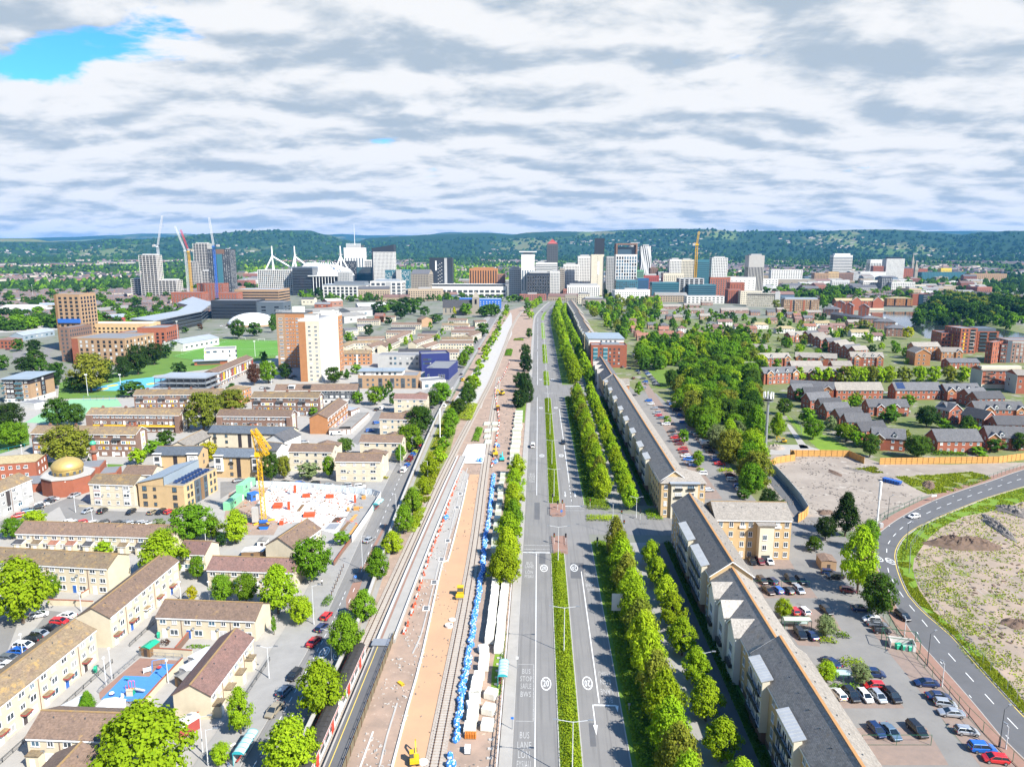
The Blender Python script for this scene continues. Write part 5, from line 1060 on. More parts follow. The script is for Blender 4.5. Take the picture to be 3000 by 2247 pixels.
B=bld('brick_house','tall tan gable-fronted house left of church','house',P(12,1478,930,9),P(12,1562,925,9),12,9,'gabley',3,'tb','rn');flu(B)
a=P(12,1650,890);b=P(12,1888,890);E=zat(a,12,1650,830)
B=bld('church','grey stone church with slate nave roof and a spired tower','church',a,b,14,E,'gable',zat(a,12,1650,772)-E,'stone','rd',rdg=0);wn(B,'F',spr(6,1,B.L-1),[E*.55],1.6,E*.55,'dark')
zt=zat(b,12,1912,755);zp=zat(b,12,1912,700);x0=B.L;w_=10
Bx('tower','stone',B,x0,x0+w_,1,1+w_,0,zt);MB().fc([(x0-.3,.7,zt),(x0+w_+.3,.7,zt),(x0+w_/2,6,zp)]).fc([(x0+w_+.3,.7,zt),(x0+w_+.3,11.3,zt),(x0+w_/2,6,zp)]).fc([(x0+w_+.3,11.3,zt),(x0-.3,11.3,zt),(x0+w_/2,6,zp)]).fc([(x0-.3,11.3,zt),(x0-.3,.7,zt),(x0+w_/2,6,zp)]).bd('spire','stone',B);Bx('belfry_window','gd',B,x0+3.5,x0+6.5,.9,1,zt-9,zt-2);flu(B)
def blk(lbl,c,xl,xr,yt,yb,D=30,wall='rw',rm='fr',col=3.4,row=3.4,ww=1.7,wh=1.8,sty='dark',gse=('glass',),rot=0.,name='office_block',cat='office',roof='flat',rise=3,par=.6,sides=1,stp=0,top=None,**k):
 p=P(c,(xl+xr)/2,yb);kk=px(c,1,0)[0]-px(c,0,0)[0];W=(xr-xl)*kk*mpp(p);E=zat(p,c,(xl+xr)/2,yt)
 d=Ve((cos(rot),sin(rot),0));a=p-d*W/2;b=p+d*W/2
 B=bld(name,lbl,cat,a,b,D,E,roof,rise,wall,rm,join=1,par=par,**k)
 n=max(1,int(W/col));zs=[row*(q+.6)for q in rg(max(1,int((E-.8)/row)))]
 for f in('F','R','L')if sides else('F',):
  ln=flen(B,f);nn=max(1,int(ln/col))
  if stp:wn(B,f,[ln/2],zs,ln-1.,wh,sty,gse=list(gse))
  elif ww>0:wn(B,f,spr(nn,.6,ln-.6),zs,ww,wh,sty,gse=list(gse))
 B.W=W
 flu(B)
 return B
def tpb(B,h_,mat,inset=3.,name='plant_room'):Bx(name,mat,B,inset,B.L-inset,inset,max(inset+2,B.D-inset),B.E,B.E+h_)
B=blk('navy hotel tower with pale edge stripe and column of white squares',12,1545,1728,432,745,26,'dc',ww=0);pbx(B,'F',B.L*.66,B.L*.78,5,B.E,.3,'ry','edge_stripe');[pbx(B,'F',B.L*(.37+.08*(k%3)),B.L*(.40+.08*(k%3)),14+k*2.4,15.4+k*2.4,.2,'white','white_square')for k in rg(24)];pbx(B,'F',B.L*.26,B.L*.32,B.E*.68,B.E*.93,.2,'white','sign')  # the squares are plain white panels on the tower front
B=blk('orange-brown office block with dark vertical window strips',12,1866,2090,518,745,30,'ob',ww=0);[pbx(B,'F',B.L*(k+.3)/11,B.L*(k+.7)/11,3,B.E-4,.15,'gd','window_strip')for k in rg(11)];tpb(B,2.5,'ob',8)
blk('maroon clad block right of orange-brown office',12,2090,2152,562,745,24,'pb')
B=blk('long white office with two rows of wide dark windows behind a tree line',12,1500,2165,662,752,26,'rw',col=11,row=8,ww=8,wh=5);Bx('upper_floor','gb',B,6,B.L-6,4,22,B.E,B.E+4);Bx('roof_slab','rh',B,1,B.L-1,1,24,B.E+4,B.E+5,bt=1)
B=blk('white office with square dark windows and oversailing grey roof, left of pair',12,680,1035,652,765,40,'rw',col=8,row=6,ww=5.5,wh=4.5,rot=-.06);Bx('roof_slab','mr',B,-1,B.L+1,-1,41,B.E+.5,B.E+1.6,bt=1);Bx('upper_floor','gy',B,20,B.L-5,8,36,B.E+1.6,B.E+7)
B=blk('white office with square dark windows beside station bridge, right of pair',12,1064,1320,622,768,40,'rw',col=9,row=6.5,ww=6.5,wh=4.8);Bx('upper_floor','mr',B,10,B.L-10,6,34,B.E,B.E+4);pbx(B,'F',B.L*.5,B.L*.66,3,B.E-1,.4,'ry','stair_tower')
p=P(12,1028,690);E=zat(p,12,1028,505);Wd=255*S*mpp(p);OV=thg('office_block','dark teal glass office with rounded ends','office',(p.x,p.y+20,0));mb=MB()
def oval(r,z):return[((Wd/2*r)*copysign(abs(cos(2*pi*k/36))**.6,cos(2*pi*k/36)),22*r*copysign(abs(sin(2*pi*k/36))**.6,sin(2*pi*k/36)),z)for k in rg(36)]
mb.loft([oval(1,0),oval(1,E)]).bd('glass_wall','gt',OV);[Lo('floor_band','tc',OV,[oval(1.008,E*k/9-.4),oval(1.008,E*k/9)])for k in rg(1,9)];Lo('top_floor','sc',OV,[oval(.9,E),oval(.9,E+4)])
B=blk('white-gridded hotel tower with slanting dark crown',12,1095,1262,382,700,26,'rw',col=3.2,row=3.3,ww=1.5,wh=1.9,gse=('gd',));MB().fc([(-.2,-.2,B.E),(B.L+.2,-.2,B.E),(B.L+.2,-.2,B.E+17),(-.2,-.2,B.E+9)]).fc([(B.L+.2,-.2,B.E),(B.L+.2,26,B.E),(B.L+.2,26,B.E+17),(B.L+.2,-.2,B.E+17)]).fc([(-.2,26,B.E),(-.2,-.2,B.E),(-.2,-.2,B.E+9),(-.2,26,B.E+9)]).fc([(-.2,-.2,B.E+9),(B.L+.2,-.2,B.E+17),(B.L+.2,26,B.E+17),(-.2,26,B.E+9)]).bd('crown','dc',B);pbx(B,'F',-3.5,-.05,0,B.E+9,.1,'dc','edge')
B=blk('white slab tower with narrow vertical windows and a rooftop mast',12,860,1022,350,690,26,'rw',col=7,row=40,ww=2.4,wh=30,gse=('gb',));tpb(B,7,'sd',5);Tb('mast','ws',B,(B.L*.5,12,B.E+7),(B.L*.5,12,B.E+58),.9,.3);[Bx('crown_fin','white',B,B.L*.12+k*B.L*.05,B.L*.14+k*B.L*.05,3,3.6,B.E,B.E+11)for k in rg(15)]
blk('black and white office under slab tower',12,780,958,458,690,30,'dc',col=3,row=4,ww=1.6,wh=2.6,gse=('gc','glass'));blk('white-framed office with dark glass right of slab tower',12,958,1080,448,690,30,'rw',col=5,row=4.2,ww=3.6,wh=3.2)
for xl,xr,yt,yb,lb in((1186,1276,532,720,'teal latticed hotel block, left half'),(1310,1382,528,720,'teal latticed hotel block, right half')):blk(lb,12,xl,xr,yt,yb,22,'tc',col=3,row=3.6,ww=1.5,wh=2.4,gse=('gt','gc'))
blk('pale stone hotel slab between teal latticed halves',12,1276,1312,528,722,24,'cn',ww=0)
blk('white office with a dark chequer of small windows beside stadium',12,158,440,530,730,40,'rw',col=4.2,row=4.4,ww=2.5,wh=3.2,gse=('gd','glass','gb'))
blk('dark glass office right of chequered one',12,440,605,505,735,40,'sc',stp=1,wh=2.4,gse=('gd',));B=blk('broadcaster glass hall under a thin oversailing roof',12,600,795,580,735,50,'gd',ww=0);Bx('roof_slab','rh',B,-8,B.L+4,-6,54,B.E,B.E+2,bt=1);[Bx('column','white',B,x-.5,x+.5,-5,-4,0,B.E)for x in spr(8,0,B.L)]
blk('small pale stone block right of glass hall',12,805,900,545,735,30,'ry',ww=1)
blk('white tower of flats above main street',12,1410,1470,610,735,20,'tb',ww=1.2);blk('ornate stone building along main street',12,1395,1540,560,760,60,'stone',rm='rs',roof='gable',rise=8,col=3.2,ww=1.4)
blk('bright blue low block with white roof behind church',12,1940,2118,765,842,22,'bc',rm='rh',col=5,row=3.2,ww=1.6,wh=1.2,gse=('gc',));B=blk('blue block wing with pale parapet left of bright blue block',12,1785,1940,758,830,14,'bc',rm='rh')
p=P(12,560,735);p=p+Ve((0,120,0));k_=mpp(p)*S
ST=thg('stadium','stadium with a white arched roof and four splayed white masts','stadium',(p.x,p.y,0));zr=zat(p,12,560,512);
def el(rx,ry,z,n=40):return[(rx*cos(2*pi*q/n),ry*sin(2*pi*q/n),z)for q in rg(n)]
rx=225*k_;Lo('bowl','sc',ST,[el(rx,90,0),el(rx*1.05,95,zr*.7)]);Lo('roof','rh',ST,[el(rx*1.05,95,zr*.7),el(rx*.9,80,zr*.95),el(rx*.45,40,zr*1.12),el(rx*.1,8,zr*1.16)])
for q in rg(14):a_=-rx+2*rx*q/13;Tb('roof_truss','white',ST,(a_,-95*sqrt(max(0.02,1-(a_/rx)**2)),zr*.75),(a_*.5,-20,zr*1.22),.9,n=5)
for mx,bx1,bx2 in((225,150,365),(402,370,505),(760,700,800)):
 X=(mx-560)*k_;zt=zat(p,12,mx,338);X1=(bx1-560)*k_;X2=(bx2-560)*k_;y_=-60
 Tb('mast','white',ST,(X+1,y_,0),(X,y_,zt),2.4,1.3);Tb('mast','white',ST,(X-3,y_+25,zr*.3),(X,y_,zt-14),1.6,1.2);Tb('mast_strut','white',ST,(X1,y_-6,zr*.7),(X,y_,zt-22),1.7,1.7);Tb('mast_strut','white',ST,(X2,y_+12,zr*1.0),(X,y_,zt-22),1.7,1.7)
def ftw(lbl,c,xl,xr,yt,yb,D,mat='cw',col=7,row=3.8):
 p=P(c,(xl+xr)/2,yb);W=(xr-xl)*S*mpp(p);E=zat(p,c,(xl+xr)/2,yt);n=max(2,round(W/col));nd_=max(2,round(D/6));fl=max(2,round(E/row))
 T=thg('unfinished_tower',lbl,'building frame',(p.x-W/2,p.y,0));mb=MB()
 for q in rg(fl+1):Bx('floor_slab',mat,T,-.2,W+.2,-.2,D+.2,E*q/fl-.75,E*q/fl,bt=1)
 for i in rg(n+1):
  Bx('column',mat,T,W*i/n-.4,W*i/n+.4,.1,.7,0,E);Bx('column',mat,T,W*i/n-.45,W*i/n+.45,D-.7,D+.1,0,E)
 for j in rg(1,nd_):
  for x in(0,W-.7):Bx('column',mat,T,x-.1,x+.8,D*j/nd_-.45,D*j/nd_+.45,0,E)
 Bx('core','ry',T,W*.12,W*.88,D*.35,D*.9,0,E+2.5);Bx('inner_wall','sd',T,1.6,W-1.6,2.2,D-2,0,E-.4)
 return T
ftw('tall bare concrete frame tower on left of building sites',11,1150,1292,408,765,22);ftw('wide low bare concrete frame right of tall frame tower',11,1290,1436,612,765,26);ftw('bare concrete frame wing left of tall frame tower',11,1070,1152,600,760,24)
ftw('tallest bare concrete frame tower among the cranes',11,1585,1704,314,690,24);ftw('pale concrete frame left of tallest frame tower',11,1532,1618,462,690,20);ftw('low concrete frame in front of tallest frame tower',11,1640,1712,535,700,20)
B=blk('dark clad tower with white window columns under construction',11,1706,1880,362,760,30,'dc',col=4,row=3.2,ww=1.4,wh=2.2,sty='white',gse=('gc','glass'));pbx(B,'F',B.L*.4,B.L*.66,20,B.E-8,.3,'tc','glass_core');pbx(B,'F',B.L*.3,B.L*.36,10,B.E-10,.6,'bc','hoist');pbx(B,'F',B.L*.4,B.L*.78,B.E-9,B.E+.5,.4,'bb','crown')
blk('tall red brick flats at foot of dark clad tower',11,1600,1812,640,790,26,'rb',col=6,row=4,ww=1.8,wh=2.4,sty='white',name='apartment_block',cat='flats');blk('lower red brick flats right of tall ones',11,1756,1925,715,800,24,'rb',col=5,row=4,ww=1.8,wh=2.2,sty='white',name='apartment_block',cat='flats');blk('lower red brick flats left of tall ones',11,1390,1640,712,820,26,'rb',col=5,row=4,ww=1.8,wh=2.2,sty='white',name='apartment_block',cat='flats')
blk('black glass college block',11,1712,2080,778,925,34,'dc',stp=1,wh=1.6,row=4.2,gse=('gd',),name='college',cat='college');blk('dark blue flank of college block',11,2080,2300,792,925,30,'sc',col=14,row=4.5,ww=6,wh=2,gse=('gd',),name='college',cat='college');blk('pale roofed long teaching block with orange base',11,1900,2260,688,790,60,'tb',rm='mr',stp=1,wh=2.2,row=5,gse=('gd',),name='college',cat='college')
pts=[(11,1240,940),(11,1632,862),(11,1722,795),(11,1560,745),(11,1435,795),(11,1520,812),(11,1440,860),(11,1050,925)]
E=17.;poly=[P(*q,E)for q in pts];c0=sum(poly,Ve())/len(poly);CR_=thg('college','dark glass college building with long kinked silver roof','college',(c0.x,c0.y,0));pl=[(q.x-c0.x,q.y-c0.y)for q in poly];ar=sum(pl[i][0]*pl[(i+1)%len(pl)][1]-pl[(i+1)%len(pl)][0]*pl[i][1]for i in rg(len(pl)));pl=pl if ar>0 else pl[::-1]
Pz('glass_wall','gd',CR_,[(x*.96,y*.96)for x,y in pl],0,E-.5);Pz('roof','mr',CR_,pl,E-.6,E+.5,bt=1);[Pz('floor_band','sc',CR_,[(x*.97,y*.97)for x,y in pl],z,z+.5,bt=1)for z in(4,8,12)]
p=P(12,60,985);Wd=200*S*2*mpp(p);zt=zat(p,12,90,885);DM_=thg('sports_dome','white inflated sports dome beyond pitch','dome',(p.x,p.y+20,0));MB().loft([[(Wd/2*cos(t_)*cos(f_),30*sin(t_)*cos(f_),zt*sin(f_))for t_ in[2*pi*q/40 for q in rg(40)]]for f_ in[0,.25,.5,.75,1.0,1.25,1.45,1.55]]).bd('membrane','white',DM_,smooth=1);Lo('base_ring','tb',DM_,[el(Wd/2+.4,30.4,0),el(Wd/2+.4,30.4,2.2)],caps=0)
def shed(lbl,c,ax,ay,bx,by,E,D,wall='rw',rm='as',rise=3.,**k):B=bld('shed',lbl,'shed',P(c,ax,ay,E),P(c,bx,by,E),D,E,'gable',rise,wall,rm,rdg=0,join=1,**k);wn(B,'F',spr(max(2,int(B.L/7)),1,B.L-1),[E*.5],3,1.6,'dark');flu(B);return B
shed('pale metal sports hall beside pitch',11,1480,1125,1770,1075,7,22,'offwhite','mr');shed('pink shed with grey roof left of curved college roof',11,915,915,1100,900,8,30,'tr','mr');shed('long blue-grey shed left of tall tan tower',11,185,1060,440,1020,5,14,'zinc','mr');shed('brown brick works with grey roof in industrial strip',11,800,860,1090,830,8,30,'bb','as');shed('white saw-tooth works at left edge',11,0,830,290,830,9,30,'rw','rh');shed('grey industrial shed beside works',11,690,860,830,845,8,24,'ry','as');shed('blue-white office strip left of waste ground',11,60,865,285,865,6,12,'zinc','mr');shed('yellow-fronted shed beyond waste ground',11,300,812,445,812,8,16,'yellow_play','mr');blk('white office with dark window bands beyond waste ground',11,322,448,838,885,12,'rw',stp=1,row=3.4,wh=1.3)
for i,(ax,ay,bx,by,E_,D_,rf)in en(((850,905,1030,890,9,40,'as'),(900,860,1080,850,9,40,'as'),(965,820,1195,815,10,40,'rh'),(580,870,870,845,9,34,'as'),(1030,845,1120,840,8,30,'as'))):shed('%s big ridged workshop shed right of tower blocks, counted from tower'%odw(i),12,ax,ay,bx,by,E_,D_,'ry',rf)
shed('cream row with slate roofs by goods yard',12,505,765,605,765,10,20,'rc','rs');shed('pink-fronted shed with pale end by goods yard',12,715,780,840,775,10,24,'pb','rh');shed('brick gable-ended hall right of big sheds',12,1095,900,1165,900,8,20,'rb','rp');shed('low red brick works left of goods yard',12,610,805,735,805,6,14,'rb','fr')
p=P(11,480,1195)
B=blk('tall unfinished tan tower with open top floors and blue scaffold screen',11,500,690,728,1180,24,'tb',col=4.6,row=3.5,ww=2.4,wh=2.2,gse=('gd',),name='apartment_block',cat='flats');pbx(B,'F',B.L*.0,B.L*.95,B.E*.5,B.E*.57,1.4,'bc','scaffold_screen');Bx('scaffold','wood',B,-1.4,-.3,-1,24,0,B.E)
B=blk('unfinished brick apartment block with tan right face, in front of tall tan tower',11,585,1040,1085,1290,40,'tb',col=5,row=3.2,ww=1.9,wh=2.1,gse=('gd','gc'),name='apartment_block',cat='flats',rot=-.05);pbx(B,'F',0,B.L*.12,0,B.E,.1,'rb','brick_bay')
blk('taller red brick wing of unfinished apartment block',11,1130,1352,1000,1180,30,'rb',col=5,row=3.3,ww=2.0,wh=2.1,gse=('gd',),name='apartment_block',cat='flats',rot=.12);blk('middle red brick wing of unfinished apartment block',11,960,1135,1040,1190,26,'rb',col=4.5,row=3.3,ww=1.8,wh=2.1,gse=('gd',),name='apartment_block',cat='flats');blk('scaffolded yellow upper floors behind unfinished apartment block',11,620,1230,965,1160,20,'yb',col=4,row=3.3,ww=2,wh=1.6,gse=('gd',),name='apartment_block',cat='flats',rm='rh');blk('brown brick scaffolded flank left of unfinished apartment block',11,505,585,1000,1270,30,'bb',col=3,row=3.3,ww=1.4,wh=1.8,name='apartment_block',cat='flats')
blk('low red brick house at left edge by trees',11,-30,105,1095,1165,14,'rb',rm='rp',roof='hip',rise=2,name='brick_house',cat='house')
W_='rw'
CITY=[('white and blue slab tower with winged roof',350,457,402,760,20,'rw',dict(col=5,row=60,ww=2,wh=40,gse=('gb',))),('dark office with pale vertical grid in front of slab tower',396,580,556,765,34,'dc',dict(col=4.6,row=6.5,ww=3,wh=5.4,sty='white',gse=('gd',))),('dark grey far office tower with pointed cap',556,645,318,700,40,'sd',dict(col=4,row=4,ww=2.2,wh=2)),('white flats right of dark gridded office',583,662,545,760,30,W_,dict(col=3,row=3.2)),('white round-cornered flats tower, left of three',690,816,485,745,30,W_,dict(col=3.2,row=3.2,ww=1.6,wh=1.5)),('white flats tower, middle of three',806,916,418,745,28,W_,dict(col=3.2,row=3.2,ww=1.6,wh=1.5)),('cream tower with dark square crown and blank front',912,1014,405,760,26,'rc',dict(col=14,row=3.5,ww=1,wh=1.2)),('long low white hotel in front of cream tower',722,986,655,770,24,W_,dict(col=4,row=4,ww=1.6,wh=2.6)),('white flats tower left of portal-topped tower',1036,1108,420,745,26,'ry',dict(col=3.2,row=3.2)),('white gridded tower with brown portal frame on top',1108,1278,405,765,34,W_,dict(col=5.2,row=6.4,ww=3.2,wh=4.8,gse=('gd','gb'))),('slim tower with wavy black and white stripes',1308,1392,335,720,26,'dc',dict(ww=0)),('pale far twin tower behind portal-topped tower',1226,1282,308,690,24,'ry',dict(col=4,row=4)),('green and orange banded low block',1270,1336,532,745,24,'grass_panel',dict(stp=1,row=4,wh=2)),('blue glass office with square grid, left of row',1118,1290,612,775,30,'tc',dict(col=4,row=4,ww=2.8,wh=2.6,gse=('gb','glass'))),('deep blue glass office wing',1288,1378,598,775,30,'blue_glass',dict(stp=1,row=3.8,wh=2.2,gse=('gb',))),('white and glass office, second in row',1405,1620,630,775,30,'tc',dict(stp=1,row=4,wh=2.6,gse=('gt','gb'))),('tall grey office with pale frame, third in row',1625,1822,598,770,30,'ry',dict(col=8,row=4,ww=6,wh=2.8,gse=('gd',))),('low blue glass office with white roof line, fourth in row',1702,1920,648,775,30,'tc',dict(stp=1,row=4,wh=2.6,gse=('gb',))),('white stepped flats left of yellow far crane',1632,1742,448,745,26,'rc',dict(col=3,row=3.2)),('white and red flats left of stepped ones',1542,1634,445,745,26,W_,dict(col=3,row=3.2)),('blue glass office right of yellow far crane',1762,1860,445,745,30,'tc',dict(stp=1,row=4,wh=2.4,gse=('gt',))),('cream flat-roofed block in front of white flats',1495,1660,555,745,30,'rc',dict(col=4,row=4)),('white and grey hotel tower right of blue glass office',1880,2006,432,740,26,W_,dict(col=3.4,row=3.3,gse=('gd',))),('dark red brick office with white bays',1872,2035,590,745,30,'rb',dict(col=5,row=4,ww=2.4,wh=2.6,sty='white')),('rust brick hotel with pitched centre',2022,2150,690,800,24,'rb',dict(col=4,row=3.6)),('cream hotel wing right of rust brick hotel',2122,2290,700,805,24,'rc',dict(col=4,row=3.6,ww=1.4,wh=1.3)),('grey concrete slab tower right of hotel tower',2178,2300,412,740,30,'cn',dict(col=3,row=60,ww=1.4,wh=50,gse=('gd',))),('low red brick office right of white-bayed one',2035,2150,632,760,26,'rb',dict(col=5,row=4)),('long white roofed store behind red brick office',2030,2240,588,745,40,W_,dict(col=8,row=5)),('grey stone corner block at end of avenue',706,800,735,812,20,'stone',dict(col=4,row=4)),('cream block with hipped roof behind avenue flats',812,905,722,800,20,'rc',dict(col=4,row=4,roof='hip',rm='rs')),('low slate-roofed villa at end of avenue flats',845,1035,765,820,20,'stone',dict(col=5,row=4,roof='hip',rm='rs')),('white long office far behind slab tower',466,640,470,700,30,W_,dict(stp=1,row=4,wh=1.8)),('dark brown block right of portal-topped tower',1390,1452,515,740,26,'bb',dict(col=4,row=4)),('red clad block in front of striped tower',1330,1460,575,745,24,'tr',dict(col=4,row=4)),('tan stone block left of slab tower',250,352,515,755,40,'ry',dict(col=4,row=4)),('white curved-roof block left of white flats',660,700,520,750,24,'stone',dict(col=3.4,row=4)),('long pale low block behind blue glass offices',1370,1480,745,790,14,'pb',dict(col=5,row=4)),('white modern pavilion offices by brick houses',1690,1990,742,800,24,W_,dict(col=7,row=4,ww=4)),]
pln('grass_panel',(.12,.30,.18),.6);pln('blue_glass',(.03,.10,.22),.2,0,.7)
for lb,xl,xr,yt,yb,D_,wall,kw in CITY:
 B=blk(lb,13,xl,xr,yt,yb,D_,wall,**kw)
 if 'pointed cap' in lb:Fz('cap','tr',B,[(0,0,B.E),(B.L,0,B.E),(B.L/2,20,B.E+12)])
 if 'dark square crown' in lb:Bx('crown','dc',B,B.L*.28,B.L*1.0,.2,20,B.E,B.E+32);pbx(B,'F',B.L*.5,B.L*.62,B.E*.55,B.E*.85,.2,'white','sign')
 if 'portal frame' in lb:
  for x0_,x1_ in((0,3),(B.L-3,B.L)):Bx('portal_leg','bb',B,x0_,x1_,0,30,B.E,B.E+19)
  Bx('portal_beam','bb',B,0,B.L,0,30,B.E+19,B.E+22,bt=1);Bx('top_floor','gb',B,4,B.L-4,6,28,B.E,B.E+15)
 if 'wavy' in lb:
  for q in rg(7):x=B.L*(q+.5)/7;Lo('stripe','white',B,[[(x-.9+1.2*sin(z*.11+q),-.25,z),(x+.9+1.2*sin(z*.11+q),-.25,z),(x+.9+1.2*sin(z*.11+q),.0,z),(x-.9+1.2*sin(z*.11+q),.0,z)]for z in[B.E*t_/24 for t_ in rg(25)]])
 if 'winged' in lb:Pz('wing_roof','white',B,[(-4,-3),(B.L+4,-3),(B.L*.7,16),(B.L*.3,16)],B.E+4,B.E+6,bt=1);Bx('top_floor','gb',B,4,B.L-4,2,14,B.E,B.E+4)
 if('tower' in lb or 'flats' in lb)and 'wing' not in lb and 'portal' not in lb and 'crown' not in lb:tpb(B,3.5,'ry',5)
RC=[('white tower with strong horizontal bands',655,806,410,620,30,W_,dict(stp=1,row=5,wh=2.2,gse=('gb','glass'))),('dark and white banded tower left of white hotel tower',955,1082,445,620,30,W_,dict(col=5,row=30,ww=2,wh=24,gse=('gd',))),('white hotel tower with dark cap',1084,1226,440,630,30,W_,dict(col=3.6,row=3.6,gse=('gd','glass'))),('dark red block in front of banded tower',980,1062,498,630,20,'rb',dict(col=4,row=4)),('tan office with square windows',510,622,555,660,24,'tb',dict(col=4,row=4,ww=2)),('yellow-topped office right of tan one',620,704,545,660,24,'yb',dict(col=4,row=4,ww=2)),('dark brown office right of yellow one',704,822,552,655,24,'bb',dict(col=4,row=4)),('pale long superstore with stepped roof',215,515,605,680,40,'stone',dict(col=20,row=9,ww=4,wh=2,rm='rh')),('white long low office right of slab tower',160,410,528,640,24,W_,dict(col=7,row=4,ww=3)),('brown corner office with pale side',420,502,655,720,20,'bb',dict(col=5,row=5)),('white clinic block at left of dock area',0,215,602,690,30,W_,dict(col=8,row=5,ww=3)),('navy and white stepped flats, left part',905,1050,615,700,20,W_,dict(col=4,row=3.6,ww=2.4,gse=('gd',))),('navy and white stepped flats, tall part',1050,1135,590,705,20,'dc',dict(col=4,row=3.6,sty='white',gse=('gc',))),('navy and white stepped flats, right part',1135,1320,628,708,20,W_,dict(col=4,row=3.6,ww=2,gse=('gd',))),('teal long flats beyond dock',1380,1730,548,618,30,'tc',dict(col=5,row=4)),('yellow framed block beyond dock',1530,1615,515,610,20,'yellow_play',dict(col=5,row=5,ww=3)),('dark red long block beyond dock',1220,1420,520,605,30,'rb',dict(col=6,row=5)),('cream low block by dock trees',1320,1410,650,700,14,'rc',dict(col=5,row=4)),('tan courts with pale stairs right of teal flats',1770,2060,560,630,30,'tb',dict(col=6,row=4)),('long sand-roofed hall beyond quay',880,1080,545,640,50,'rh',dict(ww=0)),('pale arched hall behind tan office',820,960,560,640,60,'ry',dict(col=12,row=7,roof='gable',rise=8,rm='as')),('white and blue far pair of flats on hill',1078,1112,328,420,30,'ry',dict(col=6,row=5))]
for lb,xl,xr,yt,yb,D_,wall,kw in RC:
 B=blk(lb,14,xl,xr,yt,yb,D_,wall,**kw)
 if 'bands' in lb or 'dark cap' in lb:tpb(B,6,'dc' if 'cap' in lb else 'white',6)
def csp(c,x,yt,yb,lbl):
 p=P(c,x,yb);z=zat(p,c,x,yt);q=thg('church_spire',lbl,'spire',(p.x,p.y,0));Bx('tower','stone',q,-5,5,-5,5,0,z*.55);Lo('spire','stone',q,[[(s_*6*(1 if k in(1,2)else-1),s_*6*(1 if k>1 else-1),z_)for k in rg(4)]for s_,z_ in((1,z*.55),(.02,z))])
csp(14,1300,400,560,'thin pale spire on right skyline');csp(14,1325,455,620,'dark stone church spire right of white hotel tower')
pln('cy',(.72,.40,.01),.5);pln('crane_red',(.55,.04,.06),.5)
def lat(name,a,b,w_,mat,parent,seg=None):
 a=Ve(a);b=Ve(b);d=(b-a);ln=d.length;d.normalize();up_=Ve((0,1,0))if abs(d.z)>.8 else Ve((0,0,1));x=d.cross(up_).normalized()*w_/2;y=x.cross(d).normalized()*w_/2;n=max(2,int(ln/(seg or w_*1.1)));r=w_*.055;mb=MB()
 cs=[x+y,-x+y,-x-y,x-y]
 for c in cs:mb.bar(a+c,b+c,r*2,r*2)
 for i in rg(n):
  p0=a+d*(ln*i/n);p1=a+d*(ln*(i+1)/n)
  for k in rg(4):mb.bar(p0+cs[k],p1+cs[(k+1)%4],r*1.3,r*1.3);mb.bar(p1+cs[k],p1+cs[(k+1)%4],r*1.2,r*1.2)
 return mb.bd(name,mat,parent)
def tcr(lbl,base,ztop,jib,back,mat,w_=1.8,jmat=None,jw=None,grp=None):
 T=thg('tower_crane',lbl,'crane',base,0,grp);lat('mast',(0,0,0),(0,0,ztop),w_,mat,T);jmat=jmat or mat
 Bx('slew_ring',mat,T,-w_*.8,w_*.8,-w_*.8,w_*.8,ztop,ztop+w_*.7);Bx('cab','gb',T,w_*.6,w_*1.5,-w_*.5,w_*.5,ztop+w_*.3,ztop+w_*1.4)
 lat('jib',(0,0,ztop+w_*.7),(jib[0],jib[1],ztop+jib[2]),jw or w_*.7,jmat,T);lat('counter_jib',(0,0,ztop+w_*.5),(back[0],back[1],ztop+w_*.5+back[2]),w_*.8,mat,T)
 Bx('counterweight','cn',T,back[0]-w_*.7,back[0]+w_*.7,back[1]-w_*.7,back[1]+w_*.7,ztop-w_*.6+back[2],ztop+w_*.6+back[2])
 Br('pendant','steel',T,(back[0],back[1],ztop+w_+back[2]),(jib[0]*.6,jib[1]*.6,ztop+jib[2]*.6+w_*.7),.12,.12);MB().bar((jib[0],jib[1],ztop+jib[2]),(jib[0],jib[1],ztop+jib[2]-w_*6),.1,.1).box(jib[0]-.3,jib[0]+.3,jib[1]-.3,jib[1]+.3,ztop+jib[2]-w_*6.6,ztop+jib[2]-w_*6).bd('hook','sd',T)
 return T
p=P(22,205,1190);zt=zat(p,22,160,640)
YC=thg('tower_crane','yellow self-erecting tower crane with folded jib on near building site','crane',(p.x,p.y,0),.2)
lat('mast',(0,0,.8),(-.4,0,zt),1.25,'cy',YC);lat('folded_jib',(-.5,0,zt+1),(-1.4,-1,zt+8.5),1.3,'cy',YC);lat('folded_jib',(-1.2,-1,zt+8.5),(3.2,-2,zt+2.0),1.5,'cy',YC);lat('folded_jib',(-1,-1.2,zt+8),(2.8,-2.2,zt+.4),1.1,'cy',YC);Bx('slew_ring','cy',YC,-1.5,1.2,-1.2,1.2,zt-.4,zt+1.0)
for a_ in rg(4):Br('base_leg','cy',YC,(0,0,.7),(3.6*cos(a_*pi/2+.6),3.6*sin(a_*pi/2+.6),.25),.45,.4)
Bx('counterweight','cn',YC,-3.6,-1.6,-.9,.9,.6,5.4);Bx('winch','bc',YC,-1.3,1.3,-1.6,-.9,.5,1.4)
